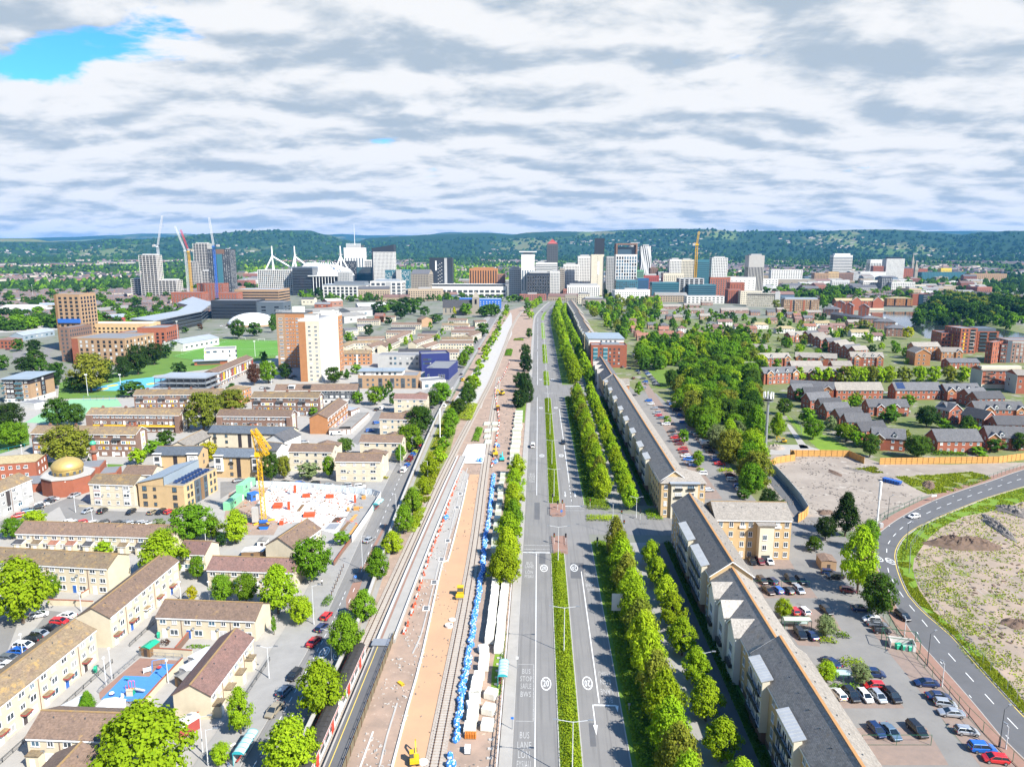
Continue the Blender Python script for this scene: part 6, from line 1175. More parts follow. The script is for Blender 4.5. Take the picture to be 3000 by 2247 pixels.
for i,(c,bx,by,tx,ty,jx,jy,lb)in en(((11,1312,760,1303,345,1370,90,'red and white luffing crane beside tall concrete frame tower'),(11,1530,760,1524,380,1462,175,'white luffing crane leaning left beside tallest frame tower'),(11,1556,760,1548,385,1506,205,'red luffing crane on a yellow mast before tallest frame tower'),(11,1762,800,1762,345,1742,105,'red and white luffing crane on top of dark clad tower'))):
 p=P(c,bx,by);zt=zat(p,c,tx,ty);zj=zat(p,c,jx,jy);X=(jx-bx)*S*mpp(p)
 tcr(lb,(p.x,p.y,0),zt,(X,0,zj-zt),(-X*.12-6 if X>0 else 8,0,3),'cy' if i==2 else('ws' if i!=3 else 'bc'),3.2,'crane_red' if i in(2,)else 'ws',2.4,grp='luffing cranes in city')
p=P(13,1752,745);zt=zat(p,13,1757,330);zj=zat(p,13,1758,218);tcr('orange crane rising above white stepped flats',(p.x,p.y,0),zt,(3,-2,zj-zt),(-6,0,2),'cy',4.2)
RN=random.Random(11)
LI,GR,DK,DP,OL,YE,GY,CO='ll','lg','ld','leaf_deep','leaf_olive','ly','leaf_grey','leaf_copper'
for i in rg(9):
 y=99+i*11.05
 tree((32.1+U(-.3,.3),y,.1),7.0+U(-.5,.6),8.8+U(-.6,.8),'ov',LI,'lime tree, %s from bottom edge in row beside near flats'%odw(i),'avenue row by flats','lime_tree',.2)
for i in rg(14):
 y=97+i*7.6
 if y>J1[0]-9:break
 tree((23.4+U(-.4,.4),y,.1),8.2+U(-.6,.6),11.2+U(-1,1),'ov',OL if i%3==1 else LI,'dense lime tree, %s from bottom edge in near kerbside row'%odw(i),'near kerbside avenue row','lime_tree',.06)
y=J1[1]+13;i=0
while y<J2[0]-8:
 tree((23.6+U(-.4,.4),y,.1),8.4+U(-.6,.6),11.5+U(-1,1),'ov',OL if i%4==2 else LI,'dense lime tree, %s beyond first junction in kerbside row'%odw(i),'middle kerbside avenue row','lime_tree',.06);y+=8.0;i+=1
y=J1[1]+2;i=0
while y<J2[0]-4:
 tree((32.2+U(-.3,.3),y,.1),7.4+U(-.5,.6),9.2+U(-.6,.8),'ov',LI,'lime tree, %s beyond first junction in row beside long flats'%odw(i),'middle avenue row by flats','lime_tree',.18);y+=9.8;i+=1
y=J2[1]+12;i=0
while y<1180:
 s_=1+.25*(i%7==0);dx=0 if y<930 else(y-930)**2*.00018
 tree((25+dx+U(-1,1),y,.1),10.*s_+U(-.8,.8),13.5*s_+U(-1.5,1.5),'ov',GR if i%5==1 else LI,'tree, %s beyond second junction in kerbside row'%odw(i),'far kerbside avenue row','lime_tree',.05);y+=9.5;i+=1
y=J2[1]+8;i=0
while y<1150:
 dx=0 if y<930 else(y-930)**2*.00018
 tree((36+dx+U(-.8,.8),y,.1),8.4+U(-.6,.6),11+U(-1.2,1.2),'ov',LI if i%4 else GR,'tree, %s beyond second junction in row beside far flats'%odw(i),'far avenue row by flats','lime_tree',.1);y+=10.5;i+=1
for i,(c,x,yb,w_,h_,lf)in en(((33,215,175,300,300,LI),(23,215,1640,260,300,LI),(23,235,1500,250,280,LI),(23,250,1355,240,270,LI),(23,285,1225,190,230,GR),(23,290,1085,190,220,LI),(23,300,955,190,210,LI),(23,315,820,170,190,LI))):
 tpx(c,x,yb,w_,h_,'ov',lf,'lime tree, %s from bottom in row left of avenue pavement'%odw(i),'row left of avenue','lime_tree',.08)
for i,(x,yb,w_,h_)in en(((330,1640,130,150),(400,1600,120,170),(380,1520,130,170),(340,1480,120,130),(370,1345,80,120),(405,1350,80,140),(385,1270,100,150))):tpx(13,x,yb,w_,h_,'ro',DP,'dark tree, %s from bottom in clump left of far carriageway'%odw(i),'dark clump left of avenue',clear=.05)
for i,(x,yb,w_,h_,lf)in en(((415,1082,60,80,DK),(400,900,60,60,GR),(430,925,55,60,LI),(400,860,60,70,DK),(440,850,60,70,LI),(470,840,60,80,LI),(500,810,50,60,GR),(395,800,50,50,GR),(300,790,80,60,GR),(340,790,70,50,DK),(260,790,70,50,GR),(235,870,60,60,GR),(60,910,110,90,DK),(130,890,100,80,GR))):tpx(13,x,yb,w_,h_,'ro',lf)
for i,(c,x,yb,w_,h_,lf)in en(((32,425,1730,480,500,LI),(32,665,1240,420,480,LI),(32,865,775,310,390,GR),(32,1015,480,240,265,GR),(22,1125,1655,225,265,GR),(22,1240,1440,200,185,LI),(22,1335,1280,190,245,GR),(22,1405,1100,180,200,GR),(22,1490,965,130,155,LI),(22,1550,820,180,165,LI),(22,1625,700,130,115,LI),(22,1655,610,120,110,GR),(22,1700,510,130,155,GR),(22,1720,430,150,170,GR),(22,1780,310,150,130,DK),(22,1850,240,160,180,DK),(22,1870,130,130,130,GR),(12,1905,1490,120,110,LI),(12,1925,1400,75,80,GR),(12,1945,1340,85,90,LI),(12,1990,1270,80,80,LI),(12,2000,1210,90,75,LI),(12,2030,1150,70,60,GR),(12,2060,1115,70,60,LI),(12,2080,1070,70,55,LI),(12,2100,1030,60,50,GR),(12,2105,990,60,45,LI),(12,2125,955,60,50,GR),(12,2155,905,60,50,LI),(12,2165,880,50,40,GR))):
 tpx(c,x,yb,w_,h_,'ov',lf,'street tree, %s from bottom along railway wall'%odw(i),'street trees along railway wall','street_tree',.16)
LST=[(31,1195,1830,800,690,'ov',LI,'huge bright lime tree at bottom edge below playground'),(31,190,490,500,560,'ov',LI,'large lime tree beside near left car park'),(31,430,300,140,210,'ro',GR,'small green tree in a back yard right of large lime'),(31,715,1225,165,185,'cone',GR,'small pointed tree at left corner of playground'),(31,1950,1390,240,390,'ov',LI,'tall narrow lime tree beside near left bus shelter'),(31,1790,1640,185,175,'ro',LI,'small round bush-like tree left of bus shelter'),(31,1555,320,90,130,'ro',YE,'yellow sapling at end of diagonal terrace'),(21,1330,1660,410,420,'ov',LI,'big lime tree over the plum-roofed short terrace'),(21,1600,1650,140,190,'ro',GR,'dark green young tree right of big lime'),(32,60,330,220,250,'ro',GR,'round green tree left of tall lime by pavement'),(31,1800,330,220,230,'ro',GR,'round light tree in front of pinkish-roofed terrace'),(32,320,415,360,400,'ov',LI,'tall lime tree by pavement in front of pinkish roof'),(32,500,500,235,225,'ro',LI,'small yellow-green tree beside tall pavement lime'),(32,285,585,45,155,'column',GR,'thin sapling in a square tree pit'),(22,590,1665,350,370,'ro',GR,'broad bright green tree right of brown-roofed house below site'),(22,835,1370,145,100,'ro',GR,'low garden tree beside hoarding end'),(22,860,630,155,130,DK),(22,255,860,160,250,'ro',DK,'dark tree behind yellow crane mast'),(22,365,835,140,190,OL),(22,570,835,200,120,'ro',GY,'pale weeping tree behind parked cars'),(22,730,830,110,190,GR),(22,1310,705,105,150,'ov',GR),(22,1385,620,250,230,GR),(22,1465,480,240,240,DK),(22,1570,270,120,150,DK),(22,1635,230,190,180,GR),(22,1100,240,150,155,GR),(22,1160,200,100,110,DK),(22,960,230,100,95,GR),(22,1215,150,70,105,'ov',DK),(22,1245,245,70,100,DK),(22,610,330,80,70,GR),(21,555,720,400,320,'ro',OL,'broad olive-green tree in front of maisonettes behind mosque'),(21,90,450,250,230,DP),(21,120,590,240,220,GR),(21,470,420,240,240,DK),(21,620,405,170,190,DK),(21,1650,450,320,320,'ro',OL,'broad olive tree between two yellow-decked maisonettes'),(21,1890,300,280,190,OL),(21,1345,575,150,135,'ro',DK,'round dark clipped tree in front of yellow-decked maisonettes'),(21,1250,650,170,120,GR),(21,1125,720,150,120,LI),(21,1690,700,170,165,'ro',YE,'bright yellow tree between grey-roofed flats'),(21,2010,600,110,70,YE),(21,725,755,60,85,'cone',DP),(21,1560,1345,400,310,'ro',GR,'broad green tree beside estate car park'),(21,1720,1330,150,190,GR),(21,1910,1355,255,275,'ov',LI,'lime tree left of yellow crane foot'),(21,1795,1385,100,110,DP),(21,100,1320,170,170,GR),(21,280,1215,190,125,LI),(21,1290,1250,120,85,GY),(21,840,1450,160,105,'ov',LI),(21,1070,170,220,115,DK),(21,1880,190,120,120,'ov',DK),(21,1160,440,100,95,GR),(21,460,30,150,140,DK),(21,1420,260,90,60,GR),(11,740,1515,330,320,'ro',OL,'broad olive-green park tree in front of brick apartment block'),(11,870,1440,160,190,DP),(11,1000,1395,150,175,DP),(11,1120,1375,200,260,DP),(11,1250,1295,160,190,DP),(11,1345,1240,100,110,DP),(11,1450,1395,125,115,DP),(11,150,1185,100,95,DK),(11,275,1215,120,130,DP),(11,290,1310,160,140,DK),(11,215,1375,190,150,DP),(11,340,1370,120,120,DK),(11,445,1490,130,180,DP),(11,640,1520,170,140,DP),(11,570,1500,110,100,DK),(11,1930,1085,140,165,DK),(11,2065,1065,130,110,DK),(11,2215,1000,90,110,DK),(11,1620,1015,50,50,CO),(11,1500,1040,60,50,DK),(11,1430,1180,110,80,DK),(11,20,1340,120,120,DK),(12,275,1035,70,115,'ov',DK),(12,375,1410,130,130,DP),(12,240,1445,165,190,GR),(12,125,1460,120,180,'ro',CO,'copper-brown tree left of tower blocks'),(12,770,1440,160,130,'ro',DK,'dark tree at foot of white tower'),(12,875,1415,70,80,'cone',DK),(12,950,1370,100,75,GR),(12,895,1120,85,90,GR),(12,1050,1065,90,90,DP),(12,1220,1190,60,65,'cone',GR),(12,1820,1320,120,140,'ov',GR),(12,1855,1212,110,65,GR),(12,1975,1065,120,105,DK),(12,200,1280,70,90,DK),(12,1600,1110,70,60,LI),(12,1350,1140,50,70,'ov',LI),(12,1395,1110,45,60,'ov',LI),(12,1650,1060,50,60,'ov',GR),(12,1720,1000,60,50,DK),(12,1550,1010,50,60,'ov',GR),(12,1915,1130,50,60,'ov',DP),(12,1800,1065,55,50,GR),(12,1680,1160,60,35,OL),(12,1130,890,130,100,DP),(12,1245,870,150,100,DK),(12,1310,925,140,130,DP),(12,1410,890,140,120,DK),(12,1350,830,150,80,DP),(12,1210,975,70,65,DP),(12,1450,810,110,60,DK),(12,1180,880,90,70,GR),(12,1500,905,90,80,DK),(12,1840,895,120,95,GR),(12,1742,895,40,65,'cone',YE),(12,1735,950,70,60,'cone',DP),(12,2050,905,140,100,DK),(12,1970,905,100,60,GR),(12,2010,870,90,60,DK),(12,1590,960,130,70,DK),(12,955,940,40,60,'cone',DP),(12,1100,970,50,50,CO),(12,1155,950,45,45,CO),(12,2110,800,60,60,DK),(24,760,1300,270,365,'cone',DP,'large dark conifer beside bend of curved road'),(34,860,250,340,560,'ov',LI,'tall yellow-green tree at car park edge by bend'),(24,950,1430,170,270,GR),(34,1020,455,300,390,'ro',DK,'dark green tree between car park and the curved road'),(24,510,1420,160,120,'low',DK),(24,600,1330,180,200,DP),(24,140,1130,170,220,DP),(24,240,1140,100,140,DK),(34,600,600,190,170,'ro',GY,'pale grey-green tree behind cycle shelter'),(34,255,450,145,160,'ro',LI,'small bright tree left of cycle shelter'),(34,610,970,170,175,'ro',LI,'small bright tree beside near cycle shelter'),(34,885,985,170,170,'ro',GY,'small pale tree right of near cycle shelter'),(24,210,510,145,215,'ov',LI,'bright tree beside telecom mast'),(24,500,515,175,180,GR),(24,265,320,140,140,DK),(24,450,390,140,120,GR),(24,640,450,105,130,'ov',GY),(24,770,535,190,150,GR),(24,960,660,165,200,DK),(24,1340,670,230,190,DK),(24,1120,380,180,95,DK),(24,1420,420,190,185,DP),(24,1540,430,120,80,GR),(24,1270,245,120,85,GR),(24,860,580,120,120,GR),(24,2160,610,130,150,DK),(24,1980,620,150,100,DK),(24,1840,640,160,60,'low',GR),(24,1860,420,100,80,GY),(24,2060,330,120,80,GR),(24,400,210,120,100,DK),(24,560,300,110,90,GR),(24,830,260,110,90,GR),(24,940,190,80,50,YE),(23,1660,550,95,110,'ro',GR,'small tree in long car park bay, farther of two'),(23,1780,740,110,135,'ro',GR,'small tree in long car park bay, nearer of two'),(23,1300,165,80,110,'ov',GR),(23,1530,395,70,65,GR),(23,1560,95,100,140,DK),(23,2150,1000,120,80,DK),('h4',320,1180,180,190,'ro',YE,'yellow-green tree beside nearest hipped dock block'),('h3',410,700,160,150,OL),('h3',1060,880,110,110,DK),('h3',1170,700,170,220,GR),('h3',1810,1010,260,130,OL),]
for q in LST:
 if len(q)==6:q=q[:5]+('ro',q[5])
 tpx(*q)
for i in rg(11):
 c,x=('h5',1480+i*150)if i<5 else('h6',(i-5)*240+20)
 tpx(c,x,660,250,270 if i%2 else 240,'ro',LI if i%3 else OL,'%s tree from left in pale row behind solar-roofed block'%odw(i),'pale tree row behind houses',clear=.08)
for i,x in en((780,1060,1240)):tpx('h5',x,650,220,220,'ov',LI)
for i in rg(34):
 x=620+i*45.5
 if 1320<x<1500:continue
 tpx(12,x,782+U(-4,4),52,48+U(-8,10),'ov',DK if RN.random()<.7 else GR)
def inside(p,poly):
 c=0;n=len(poly)
 for i in rg(n):
  a,b=poly[i],poly[(i+1)%n]
  if(a[1]>p[1])!=(b[1]>p[1])and p[0]<(b[0]-a[0])*(p[1]-a[1])/(b[1]-a[1])+a[0]:c=not c
 return c
def clo(p,m_):
 for B in ALLB:
  d=Ve((p[0],p[1],0))-B.root.location
  if d.length>160:continue
  l_=Matrix.Rotation(-B.rz,3,'Z')@d
  if-m_<l_.x<B.L+m_ and-m_-1<l_.y<B.D+m_:return 0
 return 1
def sca(poly,sp,fn,m_=3.5,tries=12):
 x0=min(p[0]for p in poly);x1=max(p[0]for p in poly);y0=min(p[1]for p in poly);y1=max(p[1]for p in poly);n=int((x1-x0)*(y1-y0)/(sp*sp)*1.6);pts=[]
 cell={}
 for _ in rg(n):
  p=(U(x0,x1),U(y0,y1));k=(int(p[0]/sp),int(p[1]/sp))
  if not inside(p,poly)or not clo(p,m_):continue
  if any((p[0]-q[0])**2+(p[1]-q[1])**2<sp*sp*.7 for i in(-1,0,1)for j in(-1,0,1)for q in cell.get((k[0]+i,k[1]+j),())):continue
  cell.setdefault(k,[]).append(p);fn(p)
def wood_tree(p):
 near=p[1]<330;lf=RN.choice([LI,LI,GR,GR,GY,OL])if near else RN.choice([DK,DK,GR,GR,GR,LI,OL])
 s_=U(.8,1.25);tree((p[0],p[1],0),11*s_,U(10,14)*s_,RN.choice(['ro','ro','ov']),lf,clear=.04)
WOOD=[tuple(P(23,*q).xy)for q in((2130,940),(2209,1010),(2360,900),(2280,640),(2260,420),(2250,200),(2210,60),(1960,-30),(1700,-20),(1620,120),(1580,230),(1700,440),(1900,560),(2060,740))]
sca(WOOD,8.2,wood_tree)
WOOD2=[tuple(P(13,*q).xy)for q in((1310,1340),(1270,1180),(1400,1110),(1640,1150),(1760,1100),(2209,1090),(2300,1300),(2280,1560),(1700,1560),(1600,1330),(1450,1330))]
sca(WOOD2,10.5,wood_tree)
for q in((1560,1460,120,130,DK),(1450,1340,110,120,DK)):tpx(13,*q[:4],'ro',q[4])
def park_tree(p):s_=U(.75,1.3);tree((p[0],p[1],0),11*s_,11*s_,RN.choice(['ro','ov']),RN.choice([GR,GR,LI,DK,OL]),clear=.05)
PARK=[tuple(P('fr',*q).xy)for q in((200,120),(420,50),(640,30),(860,80),(880,250),(780,300),(640,420),(560,400),(420,320),(380,200),(300,210),(250,160))]
sca(PARK,15,park_tree)
def gtr(p):
 s_=U(.5,1.05);tree((p[0],p[1],0),9*s_,9*s_,RN.choice(['ro','ro','ov']),RN.choice([GR,GR,DK,LI,OL,DK,DP]),clear=.05)
GARD=[tuple(P(*q).xy)for q in(('fr',880,250),('fr',1071,120),('h3',0,900),('h3',500,800),('h3',900,800),('h3',1500,900),('h3',1600,1000),('h4',200,1200),('h4',350,1250),('h4',400,1450),('h6',400,420),('h6',0,400),('h5',1500,330),('h5',640,600),('h5',650,620),('h5',230,750),('h5',0,640),('h5',0,100),('fr',1071,420),('fr',700,400))]
sca(GARD,18,gtr)
GARD2=[tuple(P(*q).xy)for q in(('h6',0,1200),('h6',1000,1300),('h6',2209,1250),('h6',2209,1640),(24,1500,620),(24,1250,640),(24,1030,640),(24,860,600),(24,640,480),('h5',1300,1200),('h5',1500,960))]
sca(GARD2,15,gtr)
def dock_tree(p):s_=U(.8,1.4);tree((p[0],p[1],0),15*s_,15*s_,'ro',RN.choice([DP,DP,DK,DP,OL]),clear=.03)
DOCKW=[tuple(P('h4',*q).xy)for q in((660,740),(900,820),(1400,880),(1700,900),(1760,780),(2209,870),(2500,900),(2500,700),(2209,660),(1500,560),(1000,560),(700,640))]
sca(DOCKW,13,dock_tree)
far=MB();farv=[]
cols=[DP,DK,GR,LI,OL]
def fat(x,y,w_,h_,k):
 r=RN;z=gz(x,y)
 for _ in rg(6):
  a=r.random()*6.28;e=r.random()*1.5;rr=.62*w_/2
  cxx=x+cos(a)*cos(e)*rr*.7;cyy=y+sin(a)*cos(e)*rr*.7;czz=z+h_*.45+sin(e)*h_*.3;s_=w_*.33*r.uniform(.7,1.2)
  i=len(far.v);far.v+=[(cxx-s_,cyy,czz-s_*.6),(cxx,cyy-s_,czz-s_*.6),(cxx+s_,cyy,czz-s_*.6),(cxx,cyy+s_,czz-s_*.6),(cxx+s_*.2,cyy,czz+s_*.8),(cxx,cyy,z)]
  for f in((0,1,4),(1,2,4),(2,3,4),(3,0,4),(0,5,1),(1,5,2)):far.f.append(tuple(i+q for q in f));far.m.append(k)
def track(lbl,path,name='railway_track',y0=0,y1=1e9,ties=1):
 T=thg(name,lbl,'track',(path[0].x,path[0].y,0));o=Ve((path[0].x,path[0].y,0));pth=[p-o for p in path]
 stq('ballast',pth,-1.75,1.75,.02,'ballast',.16,parent=T)
 for s_ in(-.72,.72):stq('rail',pth,s_-.06,s_+.06,.2,'rust',.36,parent=T)
 mb=MB();acc_=0;nn=nrm(pth)
 for i in rg(len(pth)-1):
  d=(pth[i+1]-pth[i]);ln=d.length;d.normalize();n_=Ve((d.y,-d.x,0));k=int(ln/.75)
  for q in rg(k):c=pth[i]+d*(ln*(q+.5)/k);mb.bar(c-n_*1.25+Ve((0,0,.2)),c+n_*1.25+Ve((0,0,.2)),.26,.12)
 tag(mb.bd('sleepers','sleeper',T),kind='stuff');return T
LT=spa([(-38,45),(-38,110),(-37.8,190),(-37,288),(-33.7,420),(-32,508),(-31.5,700),(-31.5,846),(-27,1050),(-18,1225)],9)
track('running railway track beside street wall, with the train on it',LT)
RT=spa([(-16.6,60),(-17.2,107),(-18.2,189),(-21,270),(-22.9,330),(-25.5,420),(-27.5,500)],9)
track('spare railway track beside row of blue bags',RT)
WL=spa([(-41,45),(-41,140),(-42.6,175),(-45.8,217),(-49.6,288),(-53.5,380),(-54.5,450)],9)
RW=thg('retaining_wall','long stained stone wall between street and the railway','wall',(0,0,0));stq('masonry',WL,-.5,.0,0,'stone',2.0,parent=RW);stq('coping',WL,-.65,.15,2.0,'cn',2.2,parent=RW)
sht('grass_verge',line([(-45.5,217),(-49,288),(-52.5,400),(-45,430),(-38.5,300),(-40.5,230)]),.034,'weeds')
PL=thg('platform','old grey railway platform with yellow safety line beside train','platform',(0,0,0));OPP=line([(-35.9,45),(-35.9,110),(-36.0,143)])
stq('deck',OPP,0,3.4,0,'ad',.95,parent=PL);stq('edge',OPP,.0,.35,.95,'pl',.97,parent=PL);stq('safety_line',OPP,1.0,1.16,.95,'yl',.965,parent=PL)
PN=thg('platform','new cream railway platform under construction','platform',(0,0,0));NP=spa([(-35.9,146),(-35.8,190),(-35.2,250),(-34.4,295)],10);stq('deck',NP,0,4.2,0,'pl',.95,parent=PN);stq('edge',NP,0,.5,.95,'cw',.975,parent=PN);stq('parapet',NP,3.9,4.2,.95,'cw',1.5,parent=PN);stq('tactile_strip',NP,.8,1.3,.95,'pr',.97,parent=PN)
Bx('barrier_step','steel',PN,-36.5,-32.3,143.2,146,.95,1.1)
pln('old_timber',(.17,.14,.085),.9)
PF=thg('panel_fence','old timber panel fence with concrete posts behind train platform','fence',(0,0,0))
for i in rg(34):
 y=60+i*2.6;Bx('post','rust',PF,-32.35,-32.15,y-.1,y+.1,0,2.0);Bx('panel','old_timber',PF,-32.3,-32.2,y+.12,y+2.48,.1,1.75)
Bx('handrail','steel',PF,-32.42,-32.36,60,148,2.0,2.06,bt=1)
pln('tw',(.66,.65,.62),.4);pln('td',(.60,.06,.03),.4);pm('tt',(.05,.045,.042),(.035,.032,.03),scale=1.5,rou=.6)
def crg(y_front,lbl,cab):
 L_=19.6;x=-37.95;T=thg('train_carriage',lbl,'train',(x,y_front-L_,.38),0,'train carriages')
 w_=1.36
 def ringc(y,k=1.,top=3.55):return[(-w_*k,y,.7),(-w_*k,y,2.6*k+.2),(-w_*.86*k,y,top-.35),(-.5*k,y,top),(.5*k,y,top),(w_*.86*k,y,top-.35),(w_*k,y,2.6*k+.2),(w_*k,y,.7)]
 Lo('body','tw',T,[ringc(0),ringc(L_-1.2),ringc(L_-.35,.96),ringc(L_,.85,3.3)]if cab else[ringc(0),ringc(L_)])
 def rr_(y,k=1.):return[(-w_*.93*k,y,3.05),(-w_*.82*k,y,3.34),(-.55*k,y,3.62),(.55*k,y,3.62),(w_*.82*k,y,3.34),(w_*.93*k,y,3.05)]
 Lo('roof','tt',T,[rr_(0.1),rr_(L_-1.0),rr_(L_-.2,.95)])
 for k in rg(28):Bx('roof_rib','tt',T,-.9,.9,.4+k*.68,.46+k*.68,3.6,3.66)if k%2 else No
 for s_ in(-1,1):
  xx=s_*(w_+.01);a,b=sorted((xx,xx+s_*.03));Bx('red_stripe','td',T,a,b,.1,L_-.8,2.86,3.02,bt=1);
  for k in rg(6):Bx('window','gd',T,a,b,1.2+k*2.9,3.4+k*2.9,1.75,2.6,bt=1)
  for k in(.27,.73):Bx('door','td',T,*sorted((xx,xx+s_*.045)),L_*k-.75,L_*k+.75,.75,2.75,bt=1)
 Bx('underframe','sd',T,-1.1,1.1,1.5,L_-1.5,.0,.68)
 for yb in(3,L_-3):
  for s_ in(-.75,.75):
   for dy in(-1,1):Tb('wheel','rust',T,(s_-.07,yb+dy,.35),(s_+.07,yb+dy,.35),.38,n=12)
 if cab:Bx('windscreen','gd',T,-.85,.85,L_-.02,L_+.04,1.9,2.9,bt=1);[Bx('headlight','white',T,s_*.8-.15,s_*.8+.15,L_,L_+.06,1.2,1.4,bt=1)for s_ in(-1,1)]
 return T
yf=139.5
crg(yf,'leading black-roofed train carriage with red stripe beside old platform',1);crg(yf-20.2,'second black-roofed train carriage from front at bottom edge',0)
kerbline=pxs(32,1240,1660,1365,1180,1480,760,1650,0)+pxs(22,1690,1500,1800,1080,1850,850)
stq('kerb',spa(kerbline,5),-.2,.2,0,'cw',.32)
for pts in(pxs(32,1140,1647,1200,1400,1280,1140),pxs(32,1405,740,1470,600,1560,250,1620,0),pxs(22,1660,1480,1730,1180,1800,900,1850,750)):stq('cable_trough',spa(pts,5),-.16,.16,0,'cn',.16)
stq('white_kerb',pxs(32,980,1660,1085,1370),-.15,.15,0,'cw',.12)
WD=sht('concrete_deck',pxs('rc',385,308,545,300,540,398,545,400,520,475,305,472),.30,'cw');
for c,x,y in((32,1580,165),(32,1515,375),(22,1640,1490),(22,1690,1340),(22,1765,1070),(22,1790,960)):
 p=P(c,x,y);T=thg('manhole_frame',No,'manhole',(p.x,p.y,0),.08,'manhole frames along cable trough');Bx('surround','cw',T,-.9,.9,-1.2,1.2,0,.2);Bx('cover','sd',T,-.55,.55,-.9,-.1,.2,.24);Bx('cover','sd',T,-.55,.55,.1,.9,.2,.24)
for i,o in en(sorted([o for o in COL.objects if o.name.startswith('manhole_frame')],key=lambda o:o.location.y)):o['label']='grey manhole frame, %s from bottom along cable trough'%odw(i)
pln('bu',(.035,.20,.58),.5);pln('bag_white',(.55,.66,.78),.5)
def bag_mesh(s_):
 r=random.Random(s_);mb=MB();n=9;rings=[]
 for z,k in((0,.82),(.22,1.02),(.5,1.0),(.72,.86),(.86,.45),(.96,.16)):rings.append([((.5*k+r.uniform(-.06,.06))*cos(2*pi*q/n),(.5*k+r.uniform(-.06,.06))*sin(2*pi*q/n),z+r.uniform(-.04,.04))for q in rg(n)])
 mb.loft(rings);mb.m=[1 if r.random()<.25 else 0 for _ in mb.f];return mb.mesh('bulk_bag',['bu','bag_white'])
BG=[bag_mesh(k)for k in rg(5)]
BP=spa(pxs(32,1755,1450,1790,1130,1830,900,1872,690,1900,480,1930,330,1955,150,1975,0)+pxs(22,1990,1350,2025,1150,2045,950,2060,810),.62)
for i,p in en(BP):
 if i>=255:break
 s_=.95+.25*RN.random();o=put('bulk_bag',BG[i%5],No,(p.x+U(-.45,.45),p.y+U(-.15,.15),.02),U(0,6),(s_,s_,s_*1.05));tag(o,'blue bulk bag, %s from bottom in row along spare track'%odw(i),'bulk bag','row of blue bulk bags')
for i,(c,x,y,n,lb)in en(((32,1730,1640,3,'bottom edge heap'),('rc',490,465,8,'heap on white deck'),('rc',645,325,6,'heap above yellow digger'),('rc',622,470,5,'heap between two diggers'),(22,1685,1165,2,'pair by platform'))):
 p=P(c,x,y)
 for k in rg(n):o=put('bulk_bag',BG[k%5],No,(p.x+U(-.9,.9),p.y+U(-1,1.6)+.2*k,.3 if 'deck' in lb else .02),U(0,6),(1.15,1.15,1.4));tag(o,'blue bulk bag, %s counted in the %s'%(odw(k),lb),'bulk bag','loose blue bulk bags')
pm('wrap',(.72,.69,.60),scale=.8,rou=.45);pm('wg',(.50,.52,.42),scale=.8,rou=.5);nb=[0]
def block(x,y,l_,w_,h_,rz,lb,m_='wrap',z=0):
 def mk():
  mb=MB();b=.1;mb.loft([[(-w_/2+a,-l_/2+a,z_),(w_/2-a,-l_/2+a,z_),(w_/2-a,l_/2-a,z_),(-w_/2+a,l_/2-a,z_)]for a,z_ in((0,.12),(0,h_-.1),(.08,h_))]);mb.box(-w_/2+.1,w_/2-.1,-l_/2+.1,-l_/2+.3,0,.12,1).box(-w_/2+.1,w_/2-.1,l_/2-.3,l_/2-.1,0,.12,1);return mb.mesh('wrapped_block',[m_,'wood'])
 o=put('wrapped_block',cch(('blk',l_,w_,h_,m_),mk),No,(x,y,z),rz);tag(o,lb,'block','wrapped blocks beside avenue')
for i in rg(17):block(-10.4+U(-.08,.08)-.02*i,147.4+i*2.55,2.4,2.0,1.9,U(-.04,.04),'white wrapped block, %s from bottom in left column of double stack'%odw(i))
for i in rg(16):block(-8.1+U(-.08,.08),143.6+i*2.65,2.5,2.0,1.9,U(-.04,.04),'white wrapped block, %s from bottom in right column of double stack'%odw(i))
for i,(c,x,y,rz)in en((('wb',330,930,.2),(32,1870,1365,.0),(32,1890,1270,.05),(32,1890,1190,.3),(32,2010,1340,-.1),(32,2020,1215,-.3),(32,2040,1090,-.35),('wb',335,885,0),('wb',350,800,.05),('wb',360,750,0),('wb',380,690,0),('wb',425,590,.05),('wb',435,500,0),('wb',425,400,.35))):
 p=P(c,x,y);block(p.x,p.y,2.2 if i<7 else 1.7,2.2,1.5,rz,'loose white wrapped block, %s counted up from bottom'%odw(i))
for i in rg(13):block(-12.4-.09*i+U(-.2,.2),197+i*6.0,2.6,2.0,1.7,U(-.06,.06),'greenish wrapped block, %s from bottom behind avenue tree row'%odw(i),'wg')
for i in rg(13):block(-9.6-.03*i+U(-.3,.3),286+i*8.,4.2,4.2,1.6,U(-.1,.1),'pale wrapped block, %s from bottom in far stack above tree row'%odw(i),'wg')
for i,(x,y)in en(((560,190),(625,180),(560,240),(565,290),(625,130),(555,130))):p=P('rc',x,y);block(p.x,p.y,6,3.0,.8,0,'pale panel stack, %s counted from white deck upwards'%odw(i),'wg')
sht('grass_verge',line([(-6.9,128),(-6.9,152),(-8.6,150),(-9.2,136),(-8.8,126)]),.034,'gr');sht('grass_verge',line([(-6.6,186),(-6.6,290),(-10,290),(-11.4,240),(-11.2,188)]),.034,'grass');sht('grass_verge',line([(-6.6,360),(-6.6,450),(-12,450),(-12,370)]),.034,'grass')
pln('my',(.66,.40,.015),.45);pln('machine_teal',(.02,.42,.42),.45);pln('rubber',(.025,.025,.027),.8)
